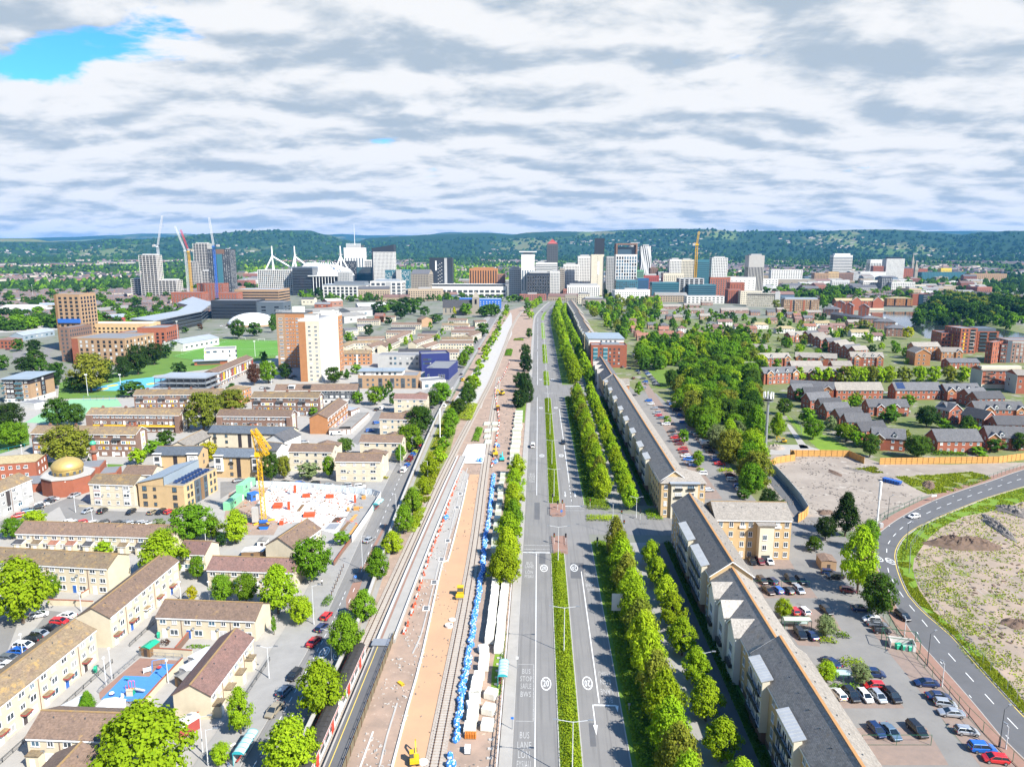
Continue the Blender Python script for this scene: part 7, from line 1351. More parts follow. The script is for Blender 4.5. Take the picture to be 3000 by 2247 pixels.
def digger(lbl,p,rz,mat,s_=1.0):
 T=thg('excavator',lbl,'excavator',(p.x,p.y,.03),rz)
 for x in(-.85,.85):Lo('track','rubber',T,[[(s_*(x-.22),s_*y,s_*z)for y,z in((-1.3,.2),(-1.5,.45),(-1.3,.7),(1.3,.7),(1.5,.45),(1.3,.2))],[(s_*(x+.22),s_*y,s_*z)for y,z in((-1.3,.2),(-1.5,.45),(-1.3,.7),(1.3,.7),(1.5,.45),(1.3,.2))]])
 Bx('body',mat,T,-1.0*s_,1.0*s_,-1.5*s_,.8*s_,.75*s_,1.5*s_);Bx('cab','glass',T,-.95*s_,-.1*s_,-.5*s_,.8*s_,1.5*s_,2.55*s_,0);Bx('cab_roof',mat,T,-1.0*s_,-.05*s_,-.55*s_,.85*s_,2.55*s_,2.66*s_,bt=1)
 MB().bar((.35*s_,.7*s_,1.2*s_),(.35*s_,2.6*s_,3.1*s_),.3*s_,.4*s_).bar((.35*s_,2.6*s_,3.1*s_),(.35*s_,3.8*s_,2.7*s_),.28*s_,.34*s_).bd('boom',mat,T);Br('arm',mat,T,(.35*s_,3.8*s_,2.8*s_),(.35*s_,3.3*s_,.9*s_),.22*s_,.28*s_);Pz('bucket','sd',T,[(0,2.9*s_),(.7*s_,2.9*s_),(.7*s_,3.6*s_),(0,3.6*s_)],.3*s_,.9*s_,bt=1)
digger('yellow digger working at bottom edge on sand',P(32,1420,1620),.2,'my',.8);digger('yellow excavator beside white deck',P('rc',628,400),.1,'my',1.1);digger('teal mini excavator right of yellow one',P('rc',685,445),.1,'machine_teal',1.0);digger('yellow excavator beside far level crossing',P(13,190,1540),2.6,'my',1.3);digger('small yellow digger on path below telecom mast',P(24,265,545),1.2,'my',.9)
p=P(32,1790,285);T=thg('road_roller','yellow road roller on sand beside spare track','roller',(p.x,p.y,.03),.03);Tb('drum','steel',T,(-.85,-1.0,.6),(.85,-1.0,.6),.6,n=18);Bx('drum_frame','my',T,-1.0,1.0,-1.7,-.3,.75,1.2);Bx('body','my',T,-.8,.8,.1,2.2,.55,1.35);Bx('cab','glass',T,-.75,.75,.4,1.6,1.35,2.5);Bx('cab_roof','my',T,-.85,.85,.2,1.75,2.5,2.62,bt=1);[Tb('wheel','rubber',T,(x-.2,1.5,.55),(x+.2,1.5,.55),.55,n=14)for x in(-.8,.8)]
p=P(22,2095,280);T=thg('dumper','brown dump truck on haul road','dumper',(p.x,p.y,.03),.1);Bx('skip','rust',T,-1.1,1.1,-1.8,.6,1.,1.9);Bx('cab','my',T,-.9,.9,.7,2.,.8,2.4);[Tb('wheel','rubber',T,(x-.2,y,.6),(x+.2,y,.6),.6,n=12)for x in(-1,1)for y in(-1.1,1.3)]
for i,(x,y,r_)in en(((1700,520,.95),(1725,468,.8))):p=P(32,x,y);T=thg('concrete_ring','round concrete drain ring on sand, %s'%('nearer of two' if not i else 'farther of two'),'ring',(p.x,p.y,.03),0,'concrete drain rings');Lo('ring_body','cw',T,[el(r_,r_,0,20),el(r_,r_,.55-.3*i,20),el(r_*.7,r_*.7,.55-.3*i,20),el(r_*.7,r_*.7,.1,20)])
p=P(32,1450,1625+15);T=thg('concrete_ring','round concrete slab beside bottom-edge digger','ring',(P(32,1490,1620).x,P(32,1490,1620).y,.03));Lo('ring_body','cw',T,[el(.9,.9,0,20),el(.9,.9,.2,20)])
p=P(32,1850,1535);T=thg('water_tank','white caged water tank below wrapped blocks','tank',(p.x,p.y,.03));Bx('tank','white',T,-.5,.5,-.6,.6,.15,1.15);Bx('pallet','sd',T,-.55,.55,-.65,.65,0,.15);[Bx('cage_bar','galv',T,-.53,.53,-.63,.63,z,z+.04,bt=1)for z in(.4,.7,1.0)]
p=P(32,1870,1415);T=thg('crate','orange slatted crate at foot of wrapped blocks','crate',(p.x,p.y,.03));[Bx('slat','op',T,-.9+k*.3,-.72+k*.3,-.5,.5,.1,.9)for k in rg(7)];Bx('pallet','wood',T,-1,1.1,-.55,.55,0,.1)
p=P(32,1310,985);T=thg('plate_compactor','small yellow compactor lying on dirt','compactor',(p.x,p.y,.03),.8);Bx('base','my',T,-.35,.35,-.8,.8,0,.35);Br('handle','sd',T,(0,-.7,.3),(0,-1.6,.8),.08,.08)
pln('bo',(.62,.09,.03),.6)
for i,p in en(spa(pxs(32,1340,570,1400,420,1460,220,1530,0)+pxs(22,1560,1420,1640,1220,1720,980,1800,760),3.6)):
 T=thg('safety_barrier','orange and white safety barrier, %s from bottom along new platform'%odw(i),'barrier',(p.x,p.y,.03),U(1.2,1.9),'barriers along new platform');Bx('board','bo' if i%2 else 'white',T,-.9,.9,-.05,.05,.55,1.0,bt=1);Bx('foot','bo',T,-.8,-.7,-.25,.25,0,.55);Bx('foot','bo',T,.7,.8,-.25,.25,0,.55)
for i,p in en(spa(pxs('rc',600,500,650,200,660,80)+pxs(13,140,1500,200,1400,255,1280),4.2)):
 T=thg('safety_barrier','red and white barrier, %s from bottom along haul road'%odw(i),'barrier',(p.x,p.y,.03),U(1.2,1.9),'barriers along haul road');Bx('board','bo' if i%2 else 'white',T,-1.0,1.0,-.06,.06,.3,1.0,bt=1);Bx('foot','rubber',T,-.9,.9,-.2,.2,0,.3)
EF=thg('edge_fence','white-topped edge fence with raking props left of avenue pavement','fence',(-6.5,100,0))
for i in rg(64):
 y=i*2.4;Bx('post','galv',EF,-.06,.06,y-.05,y+.05,0,1.5)
 if not 18<i<33 or i%2:Br('prop','galv',EF,(-.05,y,1.3),(-1.5,y,.15),.08,.08);Bx('block','cn',EF,-1.9,-.9,y-.25,y+.25,0,.2)
for z in(.7,1.45):Bx('rail','ws',EF,-.04,.1,0,153,z,z+.1,bt=1)
pm('far_wall',(.52,.47,.40),(.36,.30,.24),scale=.01);pm('far_wall_red',(.30,.16,.11),(.24,.13,.10),scale=.01);pm('far_roof',(.15,.115,.105),(.105,.09,.09),scale=.006,rou=.9,det=6,spots=(.012,.60,.03,(.24,.12,.08)));pm('far_roof_slate',(.13,.13,.14),scale=.01)
def hz(x,y):
 r=hypot(x,y)
 if r<6300:return gz(x,y)
 return hill_h(atan2(x,y)+YAW,r)
def row_mesh(mb,x,y,ang,ln,D,E,rise,mw,mr,z):
 c,s_=cos(ang),sin(ang)
 def T(u_,v_,w_):return(x+u_*c-v_*s_,y+u_*s_+v_*c,z+w_)
 h,d=ln/2,D/2
 mb.fc([T(-h,-d,-2),T(h,-d,-2),T(h,-d,E),T(-h,-d,E)],mw).fc([T(h,d,-2),T(-h,d,-2),T(-h,d,E),T(h,d,E)],mw)
 mb.fc([T(h,-d,-2),T(h,d,-2),T(h,d,E),T(h,0,E+rise),T(h,-d,E)],mw).fc([T(-h,d,-2),T(-h,-d,-2),T(-h,-d,E),T(-h,0,E+rise),T(-h,d,E)],mw)
 mb.fc([T(-h,-d-.3,E),T(h,-d-.3,E),T(h,0,E+rise),T(-h,0,E+rise)],mr).fc([T(h,d+.3,E),T(-h,d+.3,E),T(-h,0,E+rise),T(h,0,E+rise)],mr)
FM=['far_wall','far_wall_red','far_roof','far_roof_slate']
rows=[];RF=random.Random(5)
def nbh(x,y):return mnoise.noise((x*.0016+7.3,y*.0011+2.1,.5))
cellr={}
def try_row(az,r):
 x=r*sin(az-YAW);y=r*cos(az-YAW);ppx=CX+tan(az)*F/ct
 return x,y,ppx
def nct(x,y,m_):
 return not clo((x,y),m_)
cnt=0
for _ in rg(9000):
 az=UF(-.66,.66);r=exp(UF(log(1020),log(6200)));x,y,ppx=try_row(az,r)
 if r<1500 and 640<ppx<2330:continue
 if r<2300 and 690<ppx<2280:continue
 if r<1450 and ppx>1500:continue
 if nbh(x,y)<(-.06 if ppx<1500 else-.02)+.07*sst(2600,5000,r):continue
 an=round(mnoise.noise((x*.0009,y*.0009,9.))*6)*.5+(pi/2 if RF.random()<.15 else 0)
 ln=UF(35,90);k=(int(x/16),int(y/16))
 if any((k[0]+i,k[1]+j)in cellr for i in(-1,0,1)for j in(-1,0,1)):continue
 if r<2300 and nct(x,y,18):continue
 cellr[k]=1;rows.append((r,x,y,an,ln,9,UF(5,6.5),UF(2.2,3.2),0 if RF.random()<.6 else 1,2 if RF.random()<.7 else 3,ppx))
TRW=[];rows.sort();st_mb=MB()
for i,(r,x,y,an,ln,D_,E_,rs,mw,mr,ppx)in en(rows):
 z=hz(x,y)
 if i<250:
  mb=MB();row_mesh(mb,0,0,0,ln,D_,E_,rs,mw,mr,0)
  for q in rg(int(ln/9)):xx=-ln/2+9*(q+.5);mb.box(xx-.5,xx+.5,-.4,.4,E_+rs-.5,E_+rs+1.1,1)
  o=mb.bd('terraced_row',FM,No,(x,y,z),an)
  TRW.append((o,'small %s-roofed terraced row'%('brown' if mr==2 else 'slate'),'terrace',prj(x,y,z+3)))
  sec='the left of concrete towers' if ppx<1100 else('the right of city towers')
  tag(o,No,'terrace','distant terraces to %s'%sec)
 else:row_mesh(st_mb,x,y,an,ln,D_,E_,rs,mw,mr,z)
for _ in rg(1500):
 az=UF(-.66,.66);r=UF(5200,8200);x,y,ppx=try_row(az,r)
 if nbh(x*.7,y*.7+900)<.12:continue
 row_mesh(st_mb,x,y,UF(-.4,.4),UF(14,45),10,6,3,0,3 if RF.random()<.5 else 2,hz(x,y))
tag(st_mb.bd('distant_houses',FM),'countless distant roofs of suburbs below hills','houses',kind='stuff')
pln('cf_white',(.62,.61,.58),.8);pln('cf_grey',(.30,.30,.30),.8);pln('cf_tan',(.38,.30,.21),.8);pln('cf_red',(.27,.11,.08),.8);pln('cf_blue',(.12,.18,.24),.5)
CF=['cf_white','cf_grey','cf_tan','cf_red','cf_blue','cf_white','cf_tan'];nf=0
for _ in rg(2600):
 if nf>=260:break
 ppx=UF(650,2900);r=UF(1330,2900);az=atan((ppx-CX)*ct/F);x,y,_p=try_row(az,r)
 if ppx>2330 and r<1700:continue
 if ppx<1000 and r<1900:continue
 if 1180<ppx<1560 and r>2000:continue
 if not clo((x,y),20):continue
 W_f=UF(22,70);D_f=UF(18,40);E_f=RF.choice([8,10,12,14,18,22]);
 if any(abs(x-q[0])<42 and abs(y-q[1])<40 for q in CACHE.get('cf',[])):continue
 CACHE.setdefault('cf',[]).append((x,y));nf+=1
 wm=CF[RF.randrange(len(CF))];mb=MB().box(-W_f/2,W_f/2,0,D_f,-1,E_f)
 if RF.random()<.4:mb.fc([(-W_f/2-.5,-.5,E_f),(W_f/2+.5,-.5,E_f),(W_f/2,D_f/2,E_f+5),(-W_f/2,D_f/2,E_f+5)],2).fc([(W_f/2+.5,D_f+.5,E_f),(-W_f/2-.5,D_f+.5,E_f),(-W_f/2,D_f/2,E_f+5),(W_f/2,D_f/2,E_f+5)],2).fc([(W_f/2,0,E_f),(W_f/2,D_f,E_f),(W_f/2,D_f/2,E_f+5)]).fc([(-W_f/2,D_f,E_f),(-W_f/2,0,E_f),(-W_f/2,D_f/2,E_f+5)])
 else:mb.box(W_f*-.2,W_f*.15,D_f*.3,D_f*.6,E_f,E_f+3,3)
 for q in rg(int((E_f-1)/3.6)):
  for s_ in rg(int(W_f/4.5)):xx=-W_f/2+4.5*(s_+.5);mb.fc([(xx-1.2,-.06,q*3.6+1.2),(xx+1.2,-.06,q*3.6+1.2),(xx+1.2,-.06,q*3.6+2.9),(xx-1.2,-.06,q*3.6+2.9)],1)
 o=mb.bd('city_building',[wm,'glass',RF.choice(['rs','as','rp']),'cf_grey'],No,(x,y,gz(x,y)),UF(-.25,.25));tag(o,No,'building','low buildings between city towers');CACHE.setdefault('cfo',[]).append((o,{'cf_white':'low white building','cf_grey':'low grey building','cf_tan':'low tan building','cf_red':'low red building','cf_blue':'low blue-grey building'}[wm],E_f))
for _ in rg(15000):
 az=UF(-.68,.68);r=exp(UF(log(1000),log(6800)));x,y,ppx=try_row(az,r)
 if r<1350 and 560<ppx<2700:continue
 if r<1900 and 700<ppx<2300 and RF.random()<.75:continue
 k=(int(x/16),int(y/16));hs=nbh(x,y)>-.04
 park=(ppx<1560 and ppx>1120 and 1900<r<4200)or(700<ppx<1120 and 2300<r<4200)
 if hs and not park and RF.random()<(.68 if r<3000 else .5):continue
 if k in cellr and not park:continue
 if r<2300 and nct(x,y,9):continue
 s_=UF(.7,1.4)
 if r<2000:tree((x,y,0),14*s_,12*s_,'ro',RF.choice([DP,DK,DK,GR]),clear=.05);continue
 fat(x,y,15*s_,13*s_,RF.choice([0,0,1,1,2]if not park else[1,2,2,3,1]))
for _ in rg(5000):
 az=UF(-.68,.68);r=UF(5600,8600);x,y,ppx=try_row(az,r);i0=len(far.v);fat(x,y,UF(24,60),UF(14,24),RF.choice([0,0,0,1]));dz=hz(x,y)-gz(x,y)
 if dz:far.v[i0:]=[(a,b,c+dz)for a,b,c in far.v[i0:]]
tag(far.bd('distant_trees',cols),'mass of distant tree crowns between suburbs and the hills','trees',kind='stuff')
LM=[('golden-domed mosque',(21,465,850)),('yellow crane',(22,190,900)),('white tower block',(12,670,1200)),('grey steel-framed building',('h2',640,300)),('white school by pitch',(11,1780,1230)),('five-storey black and tan flats',(11,230,1500)),('inflated white dome',(11,2100,950)),('tan modern flats',('bl',430,420)),('navy blue box',('bl',960,250)),('stone church',(12,1800,830)),('telecom mast',(24,120,350)),('red brick avenue block',(13,1050,1200)),('solar-roofed brick block',('h6',400,750)),('large dock flats',('h4',1300,1200)),('curved college roof',(11,1560,860)),('unfinished brick apartment block',(11,800,1180)),('blue-roofed building with solar panels',(21,1430,880)),('garage row',(22,930,380)),('yellow-decked maisonettes left of olive tree',(21,1100,350)),('yellow-decked maisonettes right of olive tree',(22,100,350)),('orange timber hoarding',(24,1500,690)),('hipped dock blocks',('h3',1950,880)),('orange quay warehouse',('h4',200,600)),('navy hotel tower',(12,1635,550)),('cream tower with dark crown',(13,960,550)),('portal-topped tower',(13,1190,550)),('white horizontally banded tower',(14,730,480)),('stadium',(12,560,480)),('dark clad tower',(11,1790,550)),('tan apartment block by dock',('h3',820,620)),('plain brick block with two rooflights',('h5',1760,800)),('three-storey gabled house at wood edge',('h5',450,580)),('four-storey orange gable',('h4',580,1480)),('large dark conifer',(24,760,1150)),('wide low concrete frame',(11,1360,690)),('brick semi with two small gables',('h6',60,1080)),('bent path',(24,340,450)),('main street of stone buildings',(12,1465,640)),('big lime over the short terrace',(21,1330,1450)),('blue playground',(31,1100,950)),('white-topped avenue block',(13,1030,1060))]
LMP=[(n,px(*q))for n,q in LM]
def alb(items):
 """items: (object, look, kind word, (pixel x, pixel y)); label by order from nearest landmark and its side"""
 g={}
 for it in items:
  ix,iy=it[3];best=min(LMP,key=lambda q:(q[1][0]-ix)**2+((q[1][1]-iy)*1.6)**2);dx=ix-best[1][0];dy=iy-best[1][1]
  side=('left of' if dx<0 else 'right of')if abs(dx)>abs(dy)*1.2 else('beyond' if dy<0 else 'on the near side of')
  g.setdefault((it[1],best[0],side),[]).append((dx*dx+dy*dy,it))
 for(look,lm,side),ls in g.items():
  ls.sort(key=lambda q:q[0])
  for i,(_,it)in en(ls):
   if len(ls)==1:t_='%s %s the %s'%(look,side,lm)
   else:t_='%s, %s nearest %s the %s'%(look,odw(i)if i else 'the',side,lm)
   it[0]['label']=' '.join(t_.split()[:16])
alb([(B.root,B.auto,'terrace',prj(B.c.x,B.c.y,4))for B in ALLB if getattr(B,'auto',No)])
alb(TRW)
alb([(o,lk_,'building',prj(o.location.x,o.location.y,E_/2))for o,lk_,E_ in CACHE['cfo']])
def tsize(t):return t['h']/mpp(t['p'])
TREES.sort(key=tsize,reverse=1)
LOOK={LI:'lime-green',GR:'green',DK:'dark green',DP:'deep green',OL:'olive-green',YE:'yellow',GY:'pale grey-green',CO:'copper'}
auto=[];rest=[]
TR=random.Random(3);NT=0;vis_n=0
for t in TREES:
 p=t['p'];sx,sy=prj(p.x,p.y,t['h']*.5)
 if not(-120<sx<3120 and sy<2420):
  continue
 vis_n+=1
 if vis_n>330:rest.append(t);continue
 sz=tsize(t);lod=0 if sz>62 else(1 if sz>30 else 2);var=TR.randrange(4 if lod<2 else 3)
 root=thg(t['name'],t['label'],t['cat'],p,TR.uniform(0,6.28),t['group']);cl=t['h']*t['clear'];hc=t['h']-cl
 o=put('crown',cro(t['shape'],lod,var),root,(0,0,cl),0,(t['w']*.41,t['w']*.41,hc*.46));o.material_slots[0].link='OBJECT';o.material_slots[0].material=M[t['lf']]
 tk=put('trunk',cch(('trunk',var),lambda:trunk_mesh(var)),root,(0,0,0),0,(max(1.2,t['w']*.33),max(1.2,t['w']*.33),t['h']*.5))
 if t['label']is No:tag(root,No,'tree','trees about the town');auto.append((root,LOOK[t['lf']]+' '+({'ro':'rounded','ov':'upright','cone':'pointed','column':'slim','low':'low'}[t['shape']])+' tree','tree',(sx,sy)))
alb(auto)
mm={k:i for i,k in en([LI,GR,DK,DP,OL,YE,GY,CO,'bark'])};V,Fc,Mi=[],[],[]
for t in rest:
 sz=tsize(t);me=cro(t['shape'],2 if sz>24 else 3,TR.randrange(3));a=TR.uniform(0,6.28);c_,s_=cos(a)*t['w']*.43,sin(a)*t['w']*.43;i0=len(V);hh=t['h']*(1-t['clear'])/2;z0_=t['p'].z+t['h']*t['clear'];co=[0.]*(len(me.vertices)*3);me.vertices.foreach_get('co',co)
 for q in rg(0,len(co),3):V.append((t['p'].x+co[q]*c_-co[q+1]*s_,t['p'].y+co[q]*s_+co[q+1]*c_,z0_+co[q+2]*hh))
 n_=len(me.polygons);Fc+=[(i0+4*q,i0+4*q+1,i0+4*q+2,i0+4*q+3)for q in rg(n_)];Mi+=[mm[t['lf']]]*n_
if V:
 me=bpy.data.meshes.new('background_trees');me.from_pydata(V,[],Fc);[me.materials.append(M[k])for k in mm];me.polygons.foreach_set('material_index',Mi);me.update();tag(put('background_trees',me),'mass of smaller tree crowns between houses and blocks','trees',kind='stuff')
print('TREES',len(TREES),vis_n,len(rest),'rows',len(rows),'far faces',len(far.f))
def paint(n,c,metal=0.):
 m,t,b=nma('paint_'+n);si(b,'Base Color',(*c,1));si(b,'Roughness',.28);si(b,'Metallic',metal);si(b,'Coat Weight',.6);si(b,'Coat Roughness',.06)
for n,c,me_ in(('white',(.72,.72,.71),0),('silver',(.46,.48,.50),.5),('grey',(.16,.175,.19),.4),('black',(.012,.013,.016),0),('navy',(.012,.03,.10),.2),('blue',(.02,.12,.45),.1),('red',(.48,.018,.02),0),('maroon',(.13,.012,.02),0),('gold',(.40,.34,.24),.4),('bluegrey',(.14,.21,.28),.4),('lime',(.35,.45,.03),0),('yellow',(.65,.45,.02),0),('brown',(.06,.04,.035),.2)):paint(n,c,me_)
pln('tyre',(.018,.018,.02),.8);pln('alloy',(.42,.43,.45),.35,.7);pln('lamp_clear',(.75,.76,.78),.15);pln('lr',(.40,.01,.01),.3);glass('car_glass',(.015,.02,.024),.05,.9);pln('plate',(.70,.62,.15),.6);pln('trim',(.02,.02,.022),.6)
KIND={'hb':dict(L=4.05,W=.87,hood=.88,roof=1.46,wb=2.5,c0=-1.98,c1=1.12,r0=-1.6,r1=.42,tail=.95),'sl':dict(L=4.65,W=.90,hood=.86,roof=1.42,wb=2.75,c0=-1.62,c1=1.12,r0=-1.0,r1=.38,tail=.93),'suv':dict(L=4.45,W=.93,hood=1.02,roof=1.68,wb=2.65,c0=-2.12,c1=1.15,r0=-1.85,r1=.5,tail=1.05),'van':dict(L=5.1,W=.98,hood=1.08,roof=2.05,wb=3.1,c0=-2.5,c1=1.6,r0=-2.42,r1=.95,tail=1.1)}
def car_meshes(kind):
 k=KIND[kind];L_=k['L'];W=k['W'];h=L_/2;zb=.24
 st=[(-h,.62,k['tail']*.86,.86),(-h+.12,.3,k['tail'],.95),(-h+.6,zb,k['tail']+.03,1.),(k['c1']-.3,zb,k['hood']+.07,1.),(k['c1']+.25,zb,k['hood']+.02,1.),(h-.45,zb,k['hood']-.10,.97),(h-.1,.28,k['hood']-.22,.9),(h,.45,k['hood']-.36,.8)]
 rings=[]
 for x,z0,z1,wk in st:
  w_=W*wk;rings.append([(-w_*.92,x,z0),(-w_,x,z0+.14),(-w_,x,z1-.18),(-w_*.9,x,z1),(w_*.9,x,z1),(w_,x,z1-.18),(w_,x,z0+.14),(w_*.92,x,z0)])
 body=MB().loft(rings);
 for s_ in(-1,1):body.box(*sorted((s_*W*.98,s_*(W+.12))),k['c1']-.15,k['c1']+.02,k['hood']+.02,k['hood']+.16,bt=1)
 zc=k['hood']+.02;zr=k['roof'];Wt=W*.74;Wb=W*.93
 base=[(-Wb,k['c0'],zc),(Wb,k['c0'],zc),(Wb,k['c1']+.2,zc),(-Wb,k['c1']+.2,zc)];top=[(-Wt,k['r0'],zr-.06),(Wt,k['r0'],zr-.06),(Wt,k['r1'],zr-.06),(-Wt,k['r1'],zr-.06)]
 gl=MB().loft([base,top],caps=0);rf=MB().loft([[(x*1.02,y,zr-.07)for x,y in((-Wt,k['r0']-.06),(Wt,k['r0']-.06),(Wt,k['r1']+.06),(-Wt,k['r1']+.06))],[(x*.93,y,zr)for x,y in((-Wt,k['r0']+.1),(Wt,k['r0']+.1),(Wt,k['r1']-.05),(-Wt,k['r1']-.05))]])
 for a,b in zip(base,top):rf.bar((a[0]*1.0,a[1],a[2]-.02),(b[0]*1.0,b[1],b[2]),.1,.09)
 for t_ in((.45,)if kind!='van' else(.4,.65)):
  for s_ in(-1,1):ya=k['c0']+(k['c1']-k['c0'])*t_;yb=k['r0']+(k['r1']-k['r0'])*t_;rf.bar((s_*Wb*1.005,ya,zc),(s_*Wt*1.01,yb,zr-.05),.06,.1)
 if kind=='van':
  for s_ in(-1,1):rf.fc([(s_*(Wb+.012),-2.45,zc-.05),(s_*(Wb+.012),.2,zc-.05),(s_*(Wt+.03),.0,zr-.05),(s_*(Wt+.03),-2.4,zr-.05)][::s_])
 wh=MB().tube((-.1,0,0),(.1,0,0),.32,n=14);nf_=len(wh.f);wh.tube((-.11,0,0),(.11,0,0),.2,n=10);wh.m=[0]*nf_+[1]*(len(wh.f)-nf_)
 hl=MB().box(-.17,.17,-.06,.05,-.07,.07,bt=1);tl=MB().box(-.13,.13,-.05,.05,-.13,.13,bt=1);pl=MB().box(-.26,.26,-.02,.02,-.06,.06,bt=1)
 return dict(body=body.mesh('body',['paint_white']),windows=gl.mesh('windows',['car_glass']),roof=rf.mesh('roof',['paint_white']),wheel=wh.mesh('wheel',['tyre','alloy']),head=hl.mesh('headlight',['lamp_clear']),tail=tl.mesh('tail_light',['lr']),plate=pl.mesh('number_plate',['plate']),k=k)
CMS={q:car_meshes(q)for q in KIND}
CW={'white':'white','silver':'silver','grey':'dark grey','black':'black','navy':'navy','blue':'blue','red':'red','maroon':'dark red','gold':'beige','bluegrey':'blue-grey','lime':'lime green','yellow':'yellow','brown':'brown'}
KW={'hb':'hatchback','sl':'saloon car','suv':'tall estate car','van':'van'}
carauto=[]
def car_at(p,ang,clr,kind='hb',lbl=None,grp='parked cars',scale=1.):
 m_=CMS[kind];k=m_['k'];T=thg('van' if kind=='van' else 'car',lbl,'van' if kind=='van' else 'car',(p.x,p.y,.06),ang,grp);T.scale=(scale,)*3
 def pt(o):o.material_slots[0].link='OBJECT';o.material_slots[0].material=M['paint_'+clr];return o
 pt(put('body',m_['body'],T));put('windows',m_['windows'],T);pt(put('roof',m_['roof'],T))
 for x in(-1,1):
  for y in(-k['wb']/2-.02,k['wb']/2+.05):put('wheel',m_['wheel'],T,(x*(k['W']-.06),y,.32))
  put('headlight',m_['head'],T,(x*k['W']*.6,k['L']/2-.09,k['hood']-.36));put('tail_light',m_['tail'],T,(x*k['W']*.78,-k['L']/2+.03,k['tail']*.84))
 put('number_plate',m_['plate'],T,(0,-k['L']/2-.03,.62))
 if lbl is No:carauto.append((T,'%s %s'%(CW[clr],KW[kind]),'car',prj(p.x,p.y,.8)))
 return T
def car(c,x0,y0,x1,y1,clr,kind='hb',lbl=None,flip=0,grp='parked cars',scale=1.):
 a=P(c,x0,y0);b=P(c,x1,y1);d=b-a;ang=atan2(d.y,d.x)-pi/2+(pi if flip else 0);return car_at((a+b)/2,ang,clr,kind,lbl,grp,scale)
FR=[(905,475,1045,485,'white','hb'),(950,515,1090,522,'grey','sl'),(985,565,1125,572,'black','hb'),(820,388,960,394,'navy','sl'),(720,235,850,248,'maroon','hb'),(620,128,740,136,'black','suv'),(575,92,680,100,'navy','hb'),(1320,990,1515,1004,'navy','sl'),(1400,1098,1625,1110,'navy','sl'),(1485,1152,1655,1172,'silver','hb'),(1510,1228,1730,1252,'silver','sl'),(1645,1378,1845,1395,'silver','hb'),(1770,1520,1965,1530,'blue','suv'),(1870,1600,2080,1625,'red','hb')]
FR.sort(key=lambda q:q[1])
for i,q in en(FR):car(34,*q[:6],'%s %s, %s from top in row along green fence'%(CW[q[4]],KW[q[5]],odw(i)),flip=i%3==1,grp='cars along green fence')
for x0,y0,x1,y1,clr,kd,fl,lb in((672,1050,738,1120,'white','hb',1,'white hatchback, leftmost in bay row of five'),(765,1045,855,1145,'black','suv',0,'black estate, second from left in bay row of five'),(872,1050,970,1155,'white','hb',0,'white hatchback in middle of bay row of five'),(982,1055,1078,1155,'silver','hb',0,'silver hatchback, fourth from left in bay row of five'),(1085,1045,1200,1160,'black','suv',0,'black estate, rightmost in bay row of five'),(922,1015,1068,1022,'red','hb',1,'red hatchback parked across behind bay row of five'),(940,915,1045,925,'navy','suv',0,'navy estate half hidden by pale car park tree'),(612,805,680,850,'navy','sl',1,'navy car hidden between small bright tree and the hedge'),(960,1320,1070,1440,'navy','hb',0,'navy hatchback, leftmost of three behind green rail'),(1070,1330,1190,1455,'bluegrey','sl',0,'blue-grey saloon in middle of three behind green rail'),(1280,1315,1405,1440,'black','suv',0,'black estate, rightmost of three behind green rail'),(368,560,428,638,'black','suv',0,'black estate left of navy coupe below cycle shelter'),(442,570,522,640,'navy','sl',1,'navy coupe below cycle shelter'),(388,378,462,440,'white','hb',1,'white hatchback above cycle shelter'),(322,378,374,440,'red','hb',1,'red hatchback above cycle shelter'),(575,378,645,435,'black','hb',0,'black hatchback right of white one above cycle shelter'),(60,135,118,188,'brown','hb',0,'brown hatchback, leftmost in upper double bay'),(138,142,202,190,'navy','hb',1,'navy hatchback, second from left in upper double bay'),(288,128,352,190,'black','suv',0,'black estate, third from left in upper double bay'),(370,130,438,195,'black','hb',0,'black hatchback, rightmost in upper double bay'),(105,215,172,272,'brown','sl',0,'brown saloon, leftmost in lower double bay'),(184,212,248,268,'blue','hb',1,'blue hatchback, second from left in lower double bay'),(260,210,342,278,'black','hb',1,'black hatchback, third from left in lower double bay'),(350,205,424,272,'silver','hb',0,'silver hatchback, rightmost in lower double bay')):
 car(34,x0,y0,x1,y1,clr,kd,lb,fl,'cars in flats car park')
car(34,1190,425,1262,482,'black','suv','black estate car driving down the curved road',0,'moving cars');car(24,1283,1158,1352,1146,'white','hb','white car driving round the bend of curved road',1,'moving cars')
for x0,x1,clr,lb in((-5,25,'black','black hatchback, left of three by corner wing'),(45,100,'maroon','dark red hatchback, middle of three by corner wing'),(120,172,'white','white hatchback, right of three by corner wing')):car(24,x0,1490,x1,1545,clr,'hb',lb,0,'cars in flats car park')
for i,(x,y,clr)in en(((1810,805,'white'),(1745,735,'blue'),(1720,718,'white'),(1700,688,'blue'),(1680,660,'white'),(1665,628,'maroon'),(1655,607,'red'),(1630,562,'maroon'),(1610,537,'red'),(1595,512,'red'),(1580,492,'grey'),(1565,462,'black'),(1520,402,'white'),(1480,352,'bluegrey'),(1460,331,'red'),(1450,312,'silver'),(1430,272,'silver'),(1400,237,'white'),(1380,212,'blue'))):car_at(P(23,x,y),pi/2+U(-.05,.05),clr,'hb' if i%3 else 'suv','%s car, %s from bottom against the long flats'%(CW[clr],odw(i)),'cars against the long flats')
